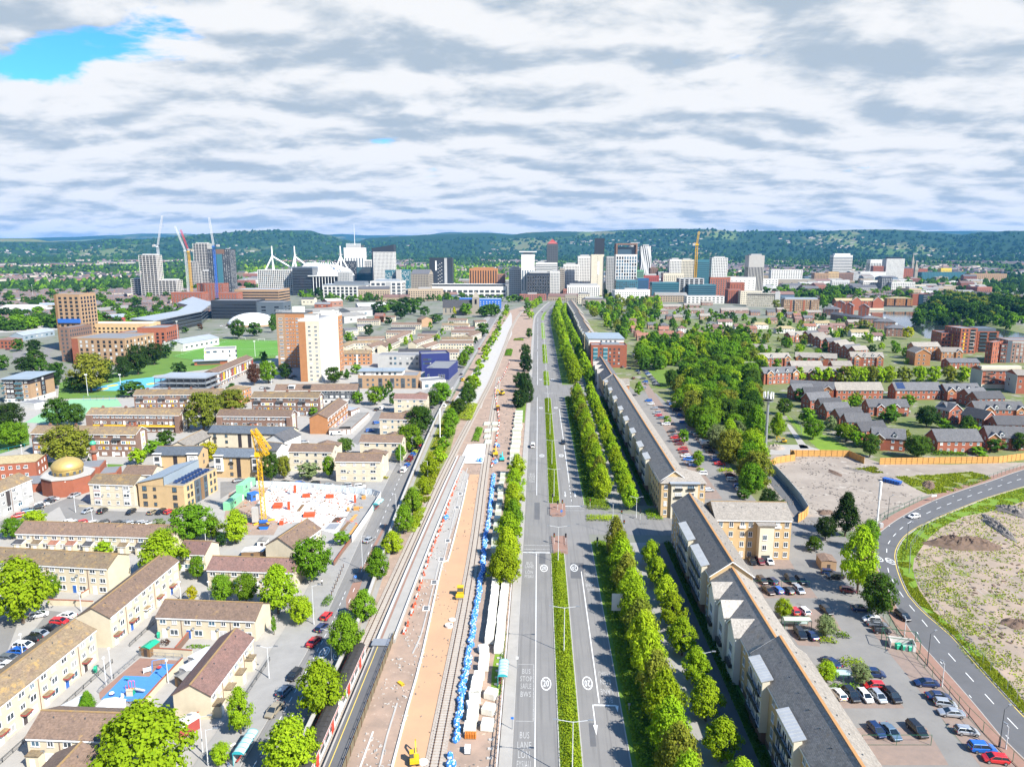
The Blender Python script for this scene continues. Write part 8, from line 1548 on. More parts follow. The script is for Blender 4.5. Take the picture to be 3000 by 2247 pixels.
for i,(x,y,clr,kd)in en(((2130,932,'white','hb'),(2110,908,'blue','hb'),(2052,852,'white','hb'),(2040,818,'maroon','hb'),(1955,724,'red','sl'),(1930,692,'blue','hb'),(1925,676,'white','hb'),(1880,626,'black','hb'),(1860,592,'black','van'),(1845,562,'white','van'),(1820,541,'silver','hb'),(1795,526,'black','hb'),(1775,491,'white','hb'),(1745,476,'silver','hb'),(1660,387,'blue','hb'),(1640,331,'blue','hb'),(1610,291,'black','van'),(1580,259,'yellow','hb'),(1570,242,'blue','hb'),(1555,226,'white','hb'))):car_at(P(23,x,y),-pi/2+U(-.05,.05),clr,kd,'%s %s, %s from bottom along wood edge'%(CW[clr],KW[kd],odw(i)),'cars along wood edge')
car(23,1828,940,1905,935,'silver','hb','silver hatchback parked right of hipped flats end',0)
for i in rg(11):t_=i/10;car_at(P('fr',745+105*t_,682+125*t_),1.2,['navy','silver','blue','white','black','silver','grey','silver','navy','white','black'][i],'hb',No,'cars in far car park')
for x,y,clr in((640,540,'white'),(655,552,'maroon'),(672,595,'white'),(690,604,'silver'),(675,682,'navy'),(690,702,'silver'),(725,748,'grey'),(745,775,'blue'),(755,793,'silver'),(730,828,'silver'),(600,660,'black'),(640,745,'maroon'),(545,648,'grey')):car_at(P('fr',x,y),RN.choice([0.2,1.5,1.4]),clr,'hb')
for i,(x0,y0,x1,y1,clr,kd)in en(((0,848,105,855,'white','hb'),(5,792,145,798,'grey','hb'),(55,733,215,745,'blue','hb'),(110,693,285,700,'white','suv'),(180,637,335,645,'black','suv'),(260,590,395,603,'silver','hb'),(330,550,470,552,'black','sl'),(415,494,550,498,'red','hb'),(470,438,615,458,'white','sl'))):car(31,x0,y0,x1,y1,clr,kd,'%s %s, %s from bottom in near left car park row'%(CW[clr],KW[kd],odw(i)),i%2==0,'near left car park row')
car(31,258,452,378,430,'white','hb','white hatchback standing alone under large lime tree')
for i,(x0,y0,x1,y1,clr,kd)in en(((232,1275,340,1155,'gold','sl'),(325,1105,418,1012,'bluegrey','hb'),(402,980,495,880,'black','hb'),(572,695,645,625,'red','sl'),(638,575,702,515,'navy','hb'),(680,485,740,418,'red','hb'))):car(32,x0,y0,x1,y1,clr,kd,'%s %s, %s from bottom parked along street'%(CW[clr],KW[kd],odw(i)),i in(0,2),'cars parked along street')
car(22,1022,1362,1082,1322,'silver','sl','silver saloon driving along street beside hoarding',0,'moving cars')
for i,(x0,y0,x1,y1,clr,kd)in en(((305,880,415,876,'black','sl'),(460,888,530,882,'blue','hb'),(565,893,655,886,'black','suv'),(680,902,765,895,'silver','sl'),(820,907,915,900,'silver','suv'),(935,914,1025,908,'white','suv'))):car(22,x0,y0,x1,y1,clr,kd,'%s %s, %s from left behind site hoarding'%(CW[clr],KW[kd],odw(i)),i%2==0,'cars behind hoarding')
for x0,y0,x1,y1,clr,kd,lb in((1308,808,1358,752,'white','van','white minibus at street corner'),(1345,748,1380,722,'blue','hb','blue hatchback just behind white minibus'),(1362,716,1408,665,'maroon','van','dark red van on street'),(1392,662,1424,636,'blue','hb','blue hatchback between dark red van and the lime car'),(1410,642,1444,612,'lime','hb','lime green hatchback on street'),(1432,608,1455,585,'black','hb','black hatchback between lime and the red cars'),(1440,588,1470,562,'red','hb','red hatchback farthest in street row'),(742,484,858,478,'white','van','white minibus in garage court'),(1025,458,1095,452,'blue','suv','blue estate in garage court'),(1092,394,1134,386,'blue','hb','blue hatchback in garage court'),(1100,290,1130,278,'black','hb','black hatchback left of yellow-white van'),(1138,284,1176,264,'white','van','white van with yellow end in garage court'),(496,550,570,544,'silver','hb','silver hatchback beside orange timber fence'),(1642,282,1688,234,'white','van','white van on street before navy block'),(1676,236,1696,212,'black','hb','black car ahead of white street van')):
 car(22,x0,y0,x1,y1,clr,kd,lb,0,No)
for x0,y0,x1,y1,clr,kd in((1788,1392,1808,1366,'navy','hb'),(1792,1420,1815,1396,'blue','hb'),(1800,1436,1824,1412,'yellow','van'),(210,1495,250,1490,'black','hb'),(180,1492,210,1488,'silver','hb'),(2065,975,2080,960,'silver','hb'),(1935,1180,1950,1160,'red','hb'),(2090,935,2100,925,'white','van'),(380,1408,440,1404,'black','sl'),(420,1396,470,1392,'grey','hb'),(930,1075,950,1070,'white','hb'),(940,1090,965,1085,'navy','hb'),(985,1050,1010,1046,'silver','hb')):car(12,x0,y0,x1,y1,clr,kd,No,0,No)
for i,(x0,y0,x1,y1,clr,kd)in en(((105,1155,190,1138,'red','hb'),(170,1115,280,1096,'bluegrey','hb'),(250,1088,360,1070,'black','hb'),(285,1062,395,1048,'white','sl'),(335,1046,435,1022,'black','sl'),(382,1014,465,1004,'silver','sl'),(562,994,642,964,'silver','sl'),(652,952,715,924,'black','hb'))):car(21,x0,y0,x1,y1,clr,kd,'%s %s, %s from left along road beside mosque'%(CW[clr],KW[kd],odw(i)),i%2==0,'cars beside mosque')
for i,(x0,y0,x1,y1,clr,kd)in en(((668,1124,748,1092,'silver','hb'),(795,1132,868,1084,'black','suv'),(1020,1138,1098,1094,'black','hb'),(1208,1132,1262,1104,'gold','hb'),(1268,1132,1334,1098,'black','hb'),(1338,1130,1404,1098,'red','hb'))):car(21,x0,y0,x1,y1,clr,kd,'%s %s, %s from left below cream flats'%(CW[clr],KW[kd],odw(i)),i%2==0,'cars below cream flats')
for i,(x,clr)in en(((540,'white'),(610,'white'),(655,'red'),(770,'white'),(835,'black'),(960,'black'),(1010,'grey'),(1072,'silver'),(1125,'silver'),(1190,'silver'))):car(21,x-38,1212+i*.8,x+34,1196+i*.8,clr,'hb','%s car, %s from left behind terrace with red porches'%(CW[clr],odw(i)),i%2==0,'cars behind porch terrace')
car(21,1898,866,1968,852,'grey','sl','grey saloon above green site cabins');car(21,2072,868,2112,856,'black','hb','black car right of green site cabins')
for x,y,clr in((225,1200,'white'),(225,1222,'silver'),(235,1246,'white'),(240,1268,'white'),(60,1175,'maroon'),(20,1160,'black'),(1790,985,'white'),(1830,1000,'white'),(1870,1010,'silver')):car_at(P(11,x,y),1.5,clr,'hb')
car_at(P(23,444,580),0,'white','van','white van driving up the avenue','moving cars');car_at(P(23,690,552),pi,'black','suv','black car driving down the avenue past the hedge','moving cars');car_at(P(13,520,870),pi,'maroon','hb','dark red car at far end of avenue','moving cars')
for i,(x,y)in en(((860,850),(1010,865),(940,1290),(1030,1320))):car_at(P('h3',x,y),1.2,['white','red','white','silver'][i],'hb')
for i,(x,y,clr)in en(((1260,305,'white'),(1225,330,'black'),(870,250,'grey'),(1080,150,'white'))):car_at(P(24,x,y),1.0,clr,'hb')
alb(carauto)
def text_mesh(s_,size):
 cu=bpy.data.curves.new('t','FONT');cu.body=s_;cu.size=size;cu.align_x='CENTER';cu.align_y='CENTER';cu.space_character=1.1;cu.resolution_u=2
 o=bpy.data.objects.new('t',cu);COL.objects.link(o);dg=bpy.context.evaluated_depsgraph_get();me=bpy.data.meshes.new_from_object(o.evaluated_get(dg));bpy.data.objects.remove(o);return me
def rtx(s_,x,y,sx,sy,rz,mat,parent,z=.058,name='road_lettering'):
 me=cch(('txt',s_),lambda:text_mesh(s_,1.0)).copy();me.materials.clear();me.materials.append(M[mat]);o=put(name,me,parent,(x,y,z),rz,(sx,sy,1));return o
def mark(parent,pts,z=.057,mat='wp',name='lane_marking'):return Fz(name,mat,parent,[(p[0],p[1],z)for p in pts])
def rect(x0,x1,y0,y1):return[(x0,y0),(x1,y0),(x1,y1),(x0,y1)]
J1a,J1b=Yrow(1622),Yrow(1473)
mark(ROADN,rect(-.09,.09,60,J1a));mark(ROADN,rect(-.09,.09,J1b+8,J2[0]-6));mark(ROADN,rect(-3.9,4.,J1a+.6,J1a+1.0));mark(ROADS,rect(8.4,16.2,J1b-3.2,J1b-2.8))
for a,b in((470,640),(655,780),(790,915),(930,1000)):mark(ROADN,rect(-.09,.09,a,b))
for s0 in rg(0,26):mark(ROADN,rect(-3.6+s0*.3,-3.45+s0*.3,J1a+3,J1a+3.15));mark(ROADN,rect(-3.6+s0*.3,-3.45+s0*.3,J1a+6,J1a+6.15));mark(ROADS,rect(8.6+s0*.3,8.75+s0*.3,J1b-4.6,J1b-4.45));mark(ROADS,rect(8.6+s0*.3,8.75+s0*.3,J1b-7.4,J1b-7.25))
def rdl(x,y,flip,parent):
 mb=MB();n=28
 for k in rg(n):
  a,b=2*pi*k/n,2*pi*(k+1)/n;mb.fc([(x+1.05*cos(a),y+2.3*sin(a),.058),(x+1.05*cos(b),y+2.3*sin(b),.058),(x+.86*cos(b),y+1.95*sin(b),.058),(x+.86*cos(a),y+1.95*sin(a),.058)][::-1])
 mb.bd('speed_roundel','wp',parent);rtx('20',x,y,1.15,3.1,pi if flip else 0,'wp',parent)
for py in(2002,1664,1335,1195,1112):yy=Yrow(py);rdl(2.15,yy,0,ROADN);rdl(10.6,yy+.5,1,ROADS)
BL=[('BUS',1402),('LANE',1483),('LÔN',1560),('FYSIAU',1640)]
for s_,cy_ in BL:yy=P(33,420,cy_).y;rtx(s_,-1.95,yy,1.0 if len(s_)<5 else .72,2.6,0,'fp',ROADN)
for s_,cy_ in(('BUS',885),('STOP',945),('SAFLE',1005),('BWS',1070)):yy=P(33,420,cy_).y;rtx(s_,-1.95,yy,1.0 if len(s_)<5 else .8,2.6,0,'fp',ROADN)
for base in((33,(10,36,82,116)),(23,(800,818,838,858))):
 for(s_,_),cy_ in zip(BL,base[1]):yy=P(base[0],440,cy_).y;rtx(s_,-1.95,yy,1.0 if len(s_)<5 else .72,2.8 if base[0]==33 else 3.6,0,'fp',ROADN)
for(s_,_),cy_ in zip(BL,(1112,1045,968,903)):yy=P(33,1080,cy_).y;rtx(s_,14.3,yy,1.0 if len(s_)<5 else .72,2.7,pi,'fp',ROADS)
for(s_,_),cy_ in zip(BL,(225,185,140,100)):yy=P(33,930,cy_).y;rtx(s_,14.3,yy,1.0 if len(s_)<5 else .72,2.7,pi,'fp',ROADS)
yb0,yb1=P(33,350,1285).y,P(33,350,825).y
for k in rg(14):y=yb0+(yb1-yb0)*k/14;mark(ROADN,rect(-.45,-.33,y,y+1.2),mat='fp');
mark(ROADN,rect(-3.7,-.4,yb0-.06,yb0+.06),mat='fp');mark(ROADN,rect(-3.7,-.4,yb1-.06,yb1+.06),mat='fp')
ya,yb_=P(33,1005,1140).y,P(33,870,75).y;mark(ROADS,rect(12.35,12.55,ya,yb_));mark(ROADS,rect(12.35,12.55,J1b+24,395))
def arrow(x,y,parent,l_=5.,turn=0,flip=1):
 s_=-1 if flip else 1;mark(parent,rect(x-.1,x+.1,min(y,y+s_*l_*.7),max(y,y+s_*l_*.7)));q=[(x-.4,y+s_*l_*.68),(x+.4,y+s_*l_*.68),(x,y+s_*l_)];mark(parent,q if s_>0 else q[::-1])
 if turn:mark(parent,rect(min(x,x+turn),max(x,x+turn),y-.4,y));qq=[(x+turn-.35,y-.2-.0),(x+turn+.35,y-.2),(x+turn,y-2.2)];mark(parent,qq[::-1])
p=P(33,930,1150);arrow(p.x,p.y,ROADS,9.,4.6)
for y in(P(23,735,940).y,):arrow(10.4,y,ROADS,6);arrow(14.0,y,ROADS,6)
for k in rg(6):mark(ROADS,rect(12.4,12.55,60+k*8,64+k*8));mark(ROADS,rect(12.3,12.45,J1b+2+k*4,J1b+4+k*4))
for pts in(((895,1300),(940,1302),(958,1490),(910,1490)),):sht('road_patch',pxs(33,*pts),.054,'ad')
sht('road_patch',pxs('jn',20,120,78,120,78,300,20,300),.054,'ad');sht('road_patch',pxs('jn',75,655,140,655,138,780,70,775),.054,'ad');sht('road_patch',pxs('jn',405,765,548,765,545,935,410,930),.054,'ad')
for x,y,fl in((690,730,0),(805,745,1)):
 p=P(32,x,y);rdl(p.x,p.y,fl,LSR)
dsh(sub(LS,60,600),2.2,3.6,-.2,.14,.057,LSR);sht('cycle_strip',pxs(32,870,400,865,300,910,190,985,30,1020,60,985,190,940,300,930,400),.056,'pr');sht('cycle_strip',pxs(22,1000,1560,1090,1370,1180,1200,1200,1205,1110,1380,1040,1560),.056,'pr')
dsh(sub(LS,100,172),1.6,1.4,-2.2,.12,.057,LSR)
for c in((1003,1478),(1128,1502)):p=P(24,*c);rdl(p.x,p.y,1,CROAD)if c[0]>1050 else rdl(p.x+.9,p.y,0,CROAD)
for poly in(((905,470),(1060,440),(2209,1690),(1890,1690)),):sht('parking_bay',pxs(34,*poly),.036,'by')
for poly in(((40,150),(440,150),(540,290),(110,290)),((650,1010),(1130,1010),(1240,1180),(740,1180)),((830,1340),(1420,1335),(1600,1640),(1030,1640)),((300,380),(640,380),(740,560),(300,540)),((300,540),(540,600),(560,680),(380,670))):BY=sht('parking_bay',pxs(34,*poly),.036,'by')
for poly in(((0,1470),(300,1470),(355,1565),(20,1565)),):sht('parking_bay',pxs(24,*poly),.036,'by')
sht('parking_bay',pxs(23,1320,60,1370,60,1560,330,1830,790,1980,1000,1840,1000,1700,760,1500,420),.036,'by');sht('parking_bay',pxs(23,1520,200,1600,200,1760,420,1960,620,2209,960,2150,990,1880,660,1700,440),.036,'by')
def lamp(lbl,p,h_=10.,arms=2,arm=2.4,ang=0.,grp='street lamps',mat='ws',ball=0):
 T=thg('street_lamp',lbl,'lamp',(p.x,p.y,0),ang,grp)
 def mk():return MB().tube((0,0,0),(0,0,1.2),.13,.12,8).tube((0,0,1.2),(0,0,h_),.10,.06,8).mesh('post',[mat])
 put('post',cch(('lp',h_,mat),mk),T)
 if ball:Tb('lantern','white',T,(0,0,h_),(0,0,h_+.25),.3,.22,10);return T
 for s_ in((-1,1)if arms==2 else(1,)):
  put('arm',cch(('la',arm,h_,s_,mat),lambda:MB().bar((0,0,h_-.1),(s_*arm,0,h_+.35),.07,.07).mesh('arm',[mat])),T);put('lantern',cch(('ll',arm,h_,s_),lambda:MB().box(s_*arm-.4,s_*arm+.4,-.14,.14,h_+.28,h_+.42,bt=1).mesh('lantern',['galv'])),T)
 return T
lys=[P(33,722,735).y,P(33,820,1760).y,P(23,675,1515).y,P(23,640,992).y,P(23,622,730).y,P(23,605,485).y,P(23,592,300).y]
lys+=[lys[-1]+38*k for k in rg(1,14)];lys.sort()
for i,y in en(lys):lamp('white double-armed lamp, %s from bottom along median'%odw(i),Ve((6.2,y,0)),10.8,2,2.9,0,'median lamps')
for i,(c,x,y,xt,yt,am,an)in en(((32,245,940,235,730,2,0),(32,607,505,592,190,1,0),(32,752,795,748,720,1,3.1),(22,1000,1570,990,1300,1,0),(22,1273,1118,1270,990,1,3.1),(22,1527,832,1522,735,1,3.1),(22,1310,735,1310,550,1,0),(31,2177,940,2165,730,2,0),(31,1640,1537,1610,1275,2,0),(31,1685,1650,1665,1480,1,0),('jn',858,455,860,130,1,2.6),('jn',1112,280,1115,95,2,0),(33,1822,985,1820,940,2,0))):
 p=P(c,x,y);lamp(No,p,max(7.,min(10.5,zat(p,c,xt,yt))),am,1.8,an,'street lamps')
for i,(c,x,y,yt)in en(((31,860,992,775),(31,905,945,700),(31,1362,975,795),(31,658,397,250),(31,1465,305,160),(31,1697,333,160),(31,186,762,585),(21,542,982,860),(21,612,1107,985),(21,1665,1357,1240),(21,752,1200,1110),(21,873,800,735),(21,180,650,565))):
 p=P(c,x,y);lamp(No,p,max(4.5,min(8,zat(p,c,x,yt))),1,1,0,'estate lamps',ball=1)
lps=[o for o in COL.objects if o.name.startswith('street_lamp')and 'label' not in o.keys()]
alb([(o,'white lamp post' if o.get('group')=='street lamps' else 'short white post-top lamp','lamp',prj(o.location.x,o.location.y,3))for o in lps])
for i,(c,x,y,xt,yt)in en(((34,1425,840,1455,575),(34,2010,1500,2050,1185),(24,1255,1405,1270,1200),(24,1105,1165,1110,980))):p=P(c,x,y);lamp('thin dark lamp post beside curved road, %s'%['middle of near stretch','closest to the bottom edge','at the verge by bend','beyond the bend'][i],p,max(6,min(9,zat(p,c,xt,yt))),1,1.6,.5,'dark lamps by curved road','sd')
for i,(c,x,y,yt)in en(((34,1545,1005,820),(34,2060,1515,1355),(34,1240,600,500))):p=P(c,x,y);lamp('slim pale lamp post by green fence, %s'%['in the middle','near the bottom edge','at the top end'][i],p,max(4.5,zat(p,c,x,yt)),1,.6,2.,'car park lamps')
for c,x,y,yt,lb in((22,1628,512,268,'tall white monopole beside left street'),(24,1016,1232,855,'tall white monopole beside bend of curved road')):p=P(c,x,y);z=zat(p,c,x,yt);T=thg('telecom_pole',lb,'pole',(p.x,p.y,0));Tb('lower_tube','white',T,(0,0,0),(0,0,z*.62),.28,.26,12);Tb('antenna_shroud','white',T,(0,0,z*.62),(0,0,z),.42,.42,12);Bx('cabinet','ry',T,.9,1.9,-.5,.5,0,1.6)
p=P(24,115,600);z=zat(p,24,130,130);T=thg('telecom_mast','galvanised telecom mast with a crown of white antennas at wood edge','mast',(p.x,p.y,0));Tb('shaft','galv',T,(0,0,0),(0,0,z-1.5),.75,.5,12);Tb('platform','galv',T,(0,0,z-4.3),(0,0,z-4.0),2.2,2.2,14);Tb('lightning_rod','galv',T,(0,0,z-1.5),(0,0,z+1.4),.08,.05,6)
for k in rg(9):a=2*pi*k/9;MB().box(-.28,.28,-.14,.14,-1.3,1.3,bt=1).bd('antenna','white',T,(2.1*cos(a),2.1*sin(a),z-1.6),a+pi/2)
for k in rg(2):Lo('guard_rail','galv',T,[el(2.25,2.25,z-4+k*1.0,14),el(2.25,2.25,z-3.9+k*1.0,14),el(2.2,2.2,z-3.9+k*1.0,14),el(2.2,2.2,z-4+k*1.,14)])
for i,(c,x,y,yt)in en(((11,712,1545,1375),(11,975,1450,1375),(11,1448,1175,945),(11,1343,1240,1110),(12,262,1450,1270),(11,270,770,650),(11,2065,1230,1105))):p=P(c,x,y);T=thg('floodlight_pole',No,'pole',(p.x,p.y,0),0,'floodlight poles');z=zat(p,c,x,yt);Tb('pole','ws',T,(0,0,0),(0,0,z),.2,.12,8);[Bx('floodlight','white',T,-.9+k*.6,-.45+k*.6,-.12,.12,z-.3,z+.5,bt=1)for k in rg(3)]
alb([(o,'tall floodlight pole','pole',prj(o.location.x,o.location.y,8))for o in COL.objects if o.name.startswith('floodlight_pole')])
for poly in(((185,130),(350,128),(355,250),(330,270),(210,268),(185,250)),((200,480),(368,478),(380,670),(222,672))):MB().prism([tuple(P('jn',*q).xy)for q in poly][::-1],0,.17).bd('traffic_island','pr')
for o in COL.objects:
 if o.name.startswith('traffic_island'):o['kind']='structure'
TLS=[(215,130,75),(320,195,80),(270,205,135),(232,565,440),(355,570,500),(617,182,90),(694,612,500),(955,310,225),(1155,305,235),(980,420,350)]
for i,(x,y,yt)in en(TLS):
 p=P('jn',x,y);T=thg('traffic_light',No,'traffic light',(p.x,p.y,.1),0 if i%2 else pi,'traffic lights at junction');Tb('pole','ws',T,(0,0,0),(0,0,3.3),.06,.06,8);hd=Bx('signal_head','trim',T,-.26,.26,-.22,.12,2.3,3.5,bt=1)
 for k,m_ in en(('lamp_green','lamp_amber','lr')):
  if m_ not in M:pln(m_,(.02,.25,.08)if 'green' in m_ else(.5,.25,.02),.3)
  Tb('lens',m_,hd,(0,-.22,2.52+k*.37),(0,-.3,2.52+k*.37),.12,.12,10)
for i,o in en(sorted([o for o in COL.objects if o.name.startswith('traffic_light')],key=lambda o:prj(*o.location)[0])):o['label']='black traffic light on a white pole, %s from left at junction'%odw(i)
def ral(lbl,pts,h_=1.05,mat='galv',step=1.6,name='guard_railing',infill=1,cat='railing',grp=None):
 path=[Ve((q[0],q[1],0))for q in pts];T=thg(name,lbl,cat,(path[0].x,path[0].y,0),0,grp);o=path[0]
 for a,b in zip(path,path[1:]):
  a=a-o;b=b-o;n=max(1,int((b-a).length/step));up=Ve((0,0,1))
  for k in rg(n+1):q=a.lerp(b,k/n);Bx('post',mat,T,q.x-.035,q.x+.035,q.y-.035,q.y+.035,0,h_)
  Br('top_rail',mat,T,a+up*h_,b+up*h_,.06,.06);Br('bottom_rail',mat,T,a+up*.15,b+up*.15,.04,.04)
  if infill:
   mb=MB();m_=int((b-a).length/.28)
   for k in rg(m_):q=a.lerp(b,(k+.5)/m_);mb.bar(q+up*.15,q+up*h_,.02,.02)
   tag(mb.bd('bars',mat,T),kind='stuff')
 return T
ral('grey guard railing on left edge of upper island',pxs('jn',190,175,190,255));ral('grey guard railing across upper island',pxs('jn',205,262,320,262));ral('grey guard railing on left edge of lower island',pxs('jn',215,490,222,665));ral('grey guard railing on right edge of lower island',pxs('jn',360,485,368,600));ral('grey guard railing across lower island',pxs('jn',225,660,370,660));ral('grey guard railing on side road corner',pxs('jn',868,340,935,338));ral('grey guard railing right of side road crossing',pxs('jn',1165,352,1240,350))
def sign(lbl,p,h_,w_,sh,mat,rz=0,posts=1,z0=1.8,back='galv'):
 T=thg('road_sign',lbl,'sign',(p.x,p.y,.05),rz);
 for k in rg(posts):x=0 if posts==1 else(-w_*.3+k*w_*.6);Tb('post','galv',T,(x,0,0),(x,0,z0+sh),.06,.06,8)
 Bx('face',mat,T,-w_/2,w_/2,-.08,-.05,z0,z0+sh,bt=1)
 if posts>1:[Bx('stiffener',back,T,-w_/2+.05,w_/2-.05,-.05,.03,z0+.3+k*.55,z0+.36+k*.55,bt=1)for k in rg(int(sh/.55))]
 return T
p=P(33,1130,440);sign('large road sign seen from behind among the avenue trees',p,5,3.0,4.4,'rw',0,2,1.6);pln('sb',(.02,.16,.55),.4)
p=P('jn',310,262);T=thg('keep_left_sign','round blue keep-left sign on upper island','sign',(p.x,p.y,.15));Tb('post','galv',T,(0,0,0),(0,0,1.2),.06,n=8);Tb('disc','sb',T,(0,-.05,1.6),(0,.05,1.6),.42,n=18);Br('arrow','white',T,(-.2,-.07,1.8),(.12,-.07,1.42),.09,.02)
p=P(32,943,165);T=thg('keep_left_sign','round blue sign on island of left street','sign',(p.x,p.y,.1));Tb('post','galv',T,(0,0,0),(0,0,1.2),.06,n=8);Tb('disc','sb',T,(0,-.05,1.6),(0,.05,1.6),.42,n=18);Br('arrow','white',T,(-.2,-.07,1.8),(.12,-.07,1.42),.09,.02)
sht('traffic_island',pxs(32,905,170,935,90,1020,75,985,160),.15,'ad')
p=P(33,278,1355);sign('small blue bus stop sign on avenue pavement',p,2,.55,.45,'sb',0,1,2.2);p=P(33,318,860);sign('small white square sign on avenue pavement',p,2,.5,.6,'white',0,1,2.2);p=P(33,1222,1230);sign('small grey sign at right verge of avenue',p,2,.5,.5,'galv',pi,1,1.8);p=P(24,1476,1020);sign('small sign board beside teal post at curved road',p,2,2.2,.7,'rw',.3,2,1.8)
pln('st',(.03,.36,.40),.35);m,t,b=nma('sg');si(b,'Base Color',(.55,.72,.72,1));si(b,'Roughness',.15);si(b,'Alpha',.55)
def shl(lbl,p,rz,L_=5.2):
 T=thg('bus_shelter',lbl,'shelter',(p.x,p.y,.12),rz);n=9
 arc=[(1.0*cos(pi*k/n),2.35+.55*sin(pi*k/n))for k in rg(n+1)]
 mb=MB()
 for k in rg(n):(x0,z0),(x1,z1)=arc[k],arc[k+1];mb.fc([(x0,-L_/2,z0),(x0,L_/2,z0),(x1,L_/2,z1),(x1,-L_/2,z1)]);mb.fc([(x1,-L_/2,z1-.05),(x1,L_/2,z1-.05),(x0,L_/2,z0-.05),(x0,-L_/2,z0-.05)])
 mb.bd('barrel_roof','rf',T)
 for y in(-L_/2,L_/2):Fz('roof_end','st',T,[(x,y,z)for x,z in arc])
 for k in rg(6):y=-L_/2+L_*k/5;m2=MB();[m2.bar((arc[q][0],y,arc[q][1]+.02),(arc[q+1][0],y,arc[q+1][1]+.02),.06,.05)for q in rg(n)];m2.bd('roof_rib','st',T)
 for x in(-.95,.95):Br('eave_beam','st',T,(x,-L_/2,2.35),(x,L_/2,2.35),.1,.12)
 for y in(-L_/2+.1,0,L_/2-.1):Bx('post','st',T,-.98,-.9,y-.05,y+.05,0,2.3)
 Bx('back_pane','sg',T,-.95,-.93,-L_/2+.15,L_/2-.15,.3,2.1,bt=1);Bx('bench','tr',T,-.8,-.4,-L_/2+.6,L_/2-.6,.42,.5,bt=1)
 return T
pln('rf',(.42,.58,.60),.25)
shl('teal barrel-roofed bus shelter on left street near the bottom edge',P(32,60,1560)+Ve((0,0,0)),-.03,6);shl('pale barrel-roofed bus shelter beside avenue pavement',P(33,205,950),0,5.6);shl('small teal bus shelter at end of site hoarding',P(22,1130,1080),-.15,5)
p=P(31,1870,1505);T=thg('bench','pale stone bench beside bus shelter','bench',(p.x,p.y,.15),.9);Bx('seat','cw',T,-.9,.9,-.25,.25,.38,.48,bt=1);[Bx('leg','cn',T,x-.1,x+.1,-.2,.2,0,.38)for x in(-.7,.7)]
for i in rg(9):p=P(32,750+i*12,270-i*28);T=thg('bollard','rusty bollard, %s from bottom along cycle lane pavement'%odw(i),'bollard',(p.x,p.y,.12),0,'bollards along pavement');Tb('shaft','rust',T,(0,0,0),(0,0,1.),.1,.1,8);Tb('cap','rust',T,(0,0,1.),(0,0,1.12),.13,.05,8)
def pnl(lbl,pts,h_,mat,step=2.4,name='hoarding',rib=None,cat='hoarding',grp=None,th=.08,prop=None,base=0.):
 path=[Ve((q[0],q[1],0))for q in pts];o=path[0].copy();T=thg(name,lbl,cat,(o.x,o.y,base),0,grp)
 for a,b in zip(path,path[1:]):
  a=a-o;b=b-o;L_=(b-a).length;n=max(1,round(L_/step));ang=atan2(b.y-a.y,b.x-a.x);w_=L_/n
  def mk():
   mb=MB().box(.02,w_-.02,-th/2,th/2,0,h_)
   if rib:
    for z in(h_*.2,h_*.55,h_*.88):mb.box(.02,w_-.02,-th/2-.09,-th/2,z-.06,z+.06,1,bt=1)
    mb.box(-.06,.06,-th/2-.14,th/2,0,h_+.05,1)
   return mb.mesh('panel',[mat,rib or mat])
  me=mk()
  for k in rg(n):q=a.lerp(b,k/n);put('panel',me,T,(q.x,q.y,0),ang)
  if prop:
   for k in rg(n):q=a.lerp(b,(k+.5)/n);d=Ve((sin(ang),-cos(ang),0));Br('prop',prop,T,q+Ve((0,0,h_*.75)),q+d*1.3,.09,.09)
 return T
pm('to',(.56,.30,.09),scale=.9,rou=.85);pm('tf',(.50,.29,.10),scale=.9,rou=.85);pm('hw',(.58,.64,.68),scale=.5,rou=.6);pln('hoard_grey',(.33,.40,.44),.5)
pnl('white site hoarding behind concrete slab',pxs(22,140,900,500,912,830,940,1080,968,1145,990),2.4,'hw',prop='cw');pnl('white printed site hoarding along left street',pxs(22,1148,995,1060,1140,985,1250,915,1352)[::-1],2.4,'rw')
pnl('orange timber hoarding along back of dirt site, left stretch',pxs(24,320,655,560,655,790,658,915,715),2.9,'to',rib='tf');pnl('orange timber hoarding curving round the left end of dirt site',pxs(24,150,745,200,715,280,700,355,690,345,660,315,650),2.9,'to',rib='tf');pnl('long grey-backed hoarding along left side of dirt site',pxs(24,458,1115,400,1020,300,900,200,790,145,760)[::-1],2.9,'hoard_grey');pnl('short orange hoarding return at bottom of dirt site',pxs(24,378,1190,430,1160,462,1120),2.9,'to',rib='tf');pnl('orange timber hoarding along back of dirt site, right stretch',pxs(24,1040,720,1300,718,1700,712,2000,708,2209,680,2600,640),2.9,'to',rib='tf')
sht('track_road',pxs(24,95,750,150,765,300,915,460,1130,380,1180,250,990,130,850),.036,'ad')
def mfe(lbl,pts,h_=2.0,mat='gs',step=3.0,grp=None):return ral(lbl,pts,h_,mat,step,'mesh_fence',0,'fence',grp)
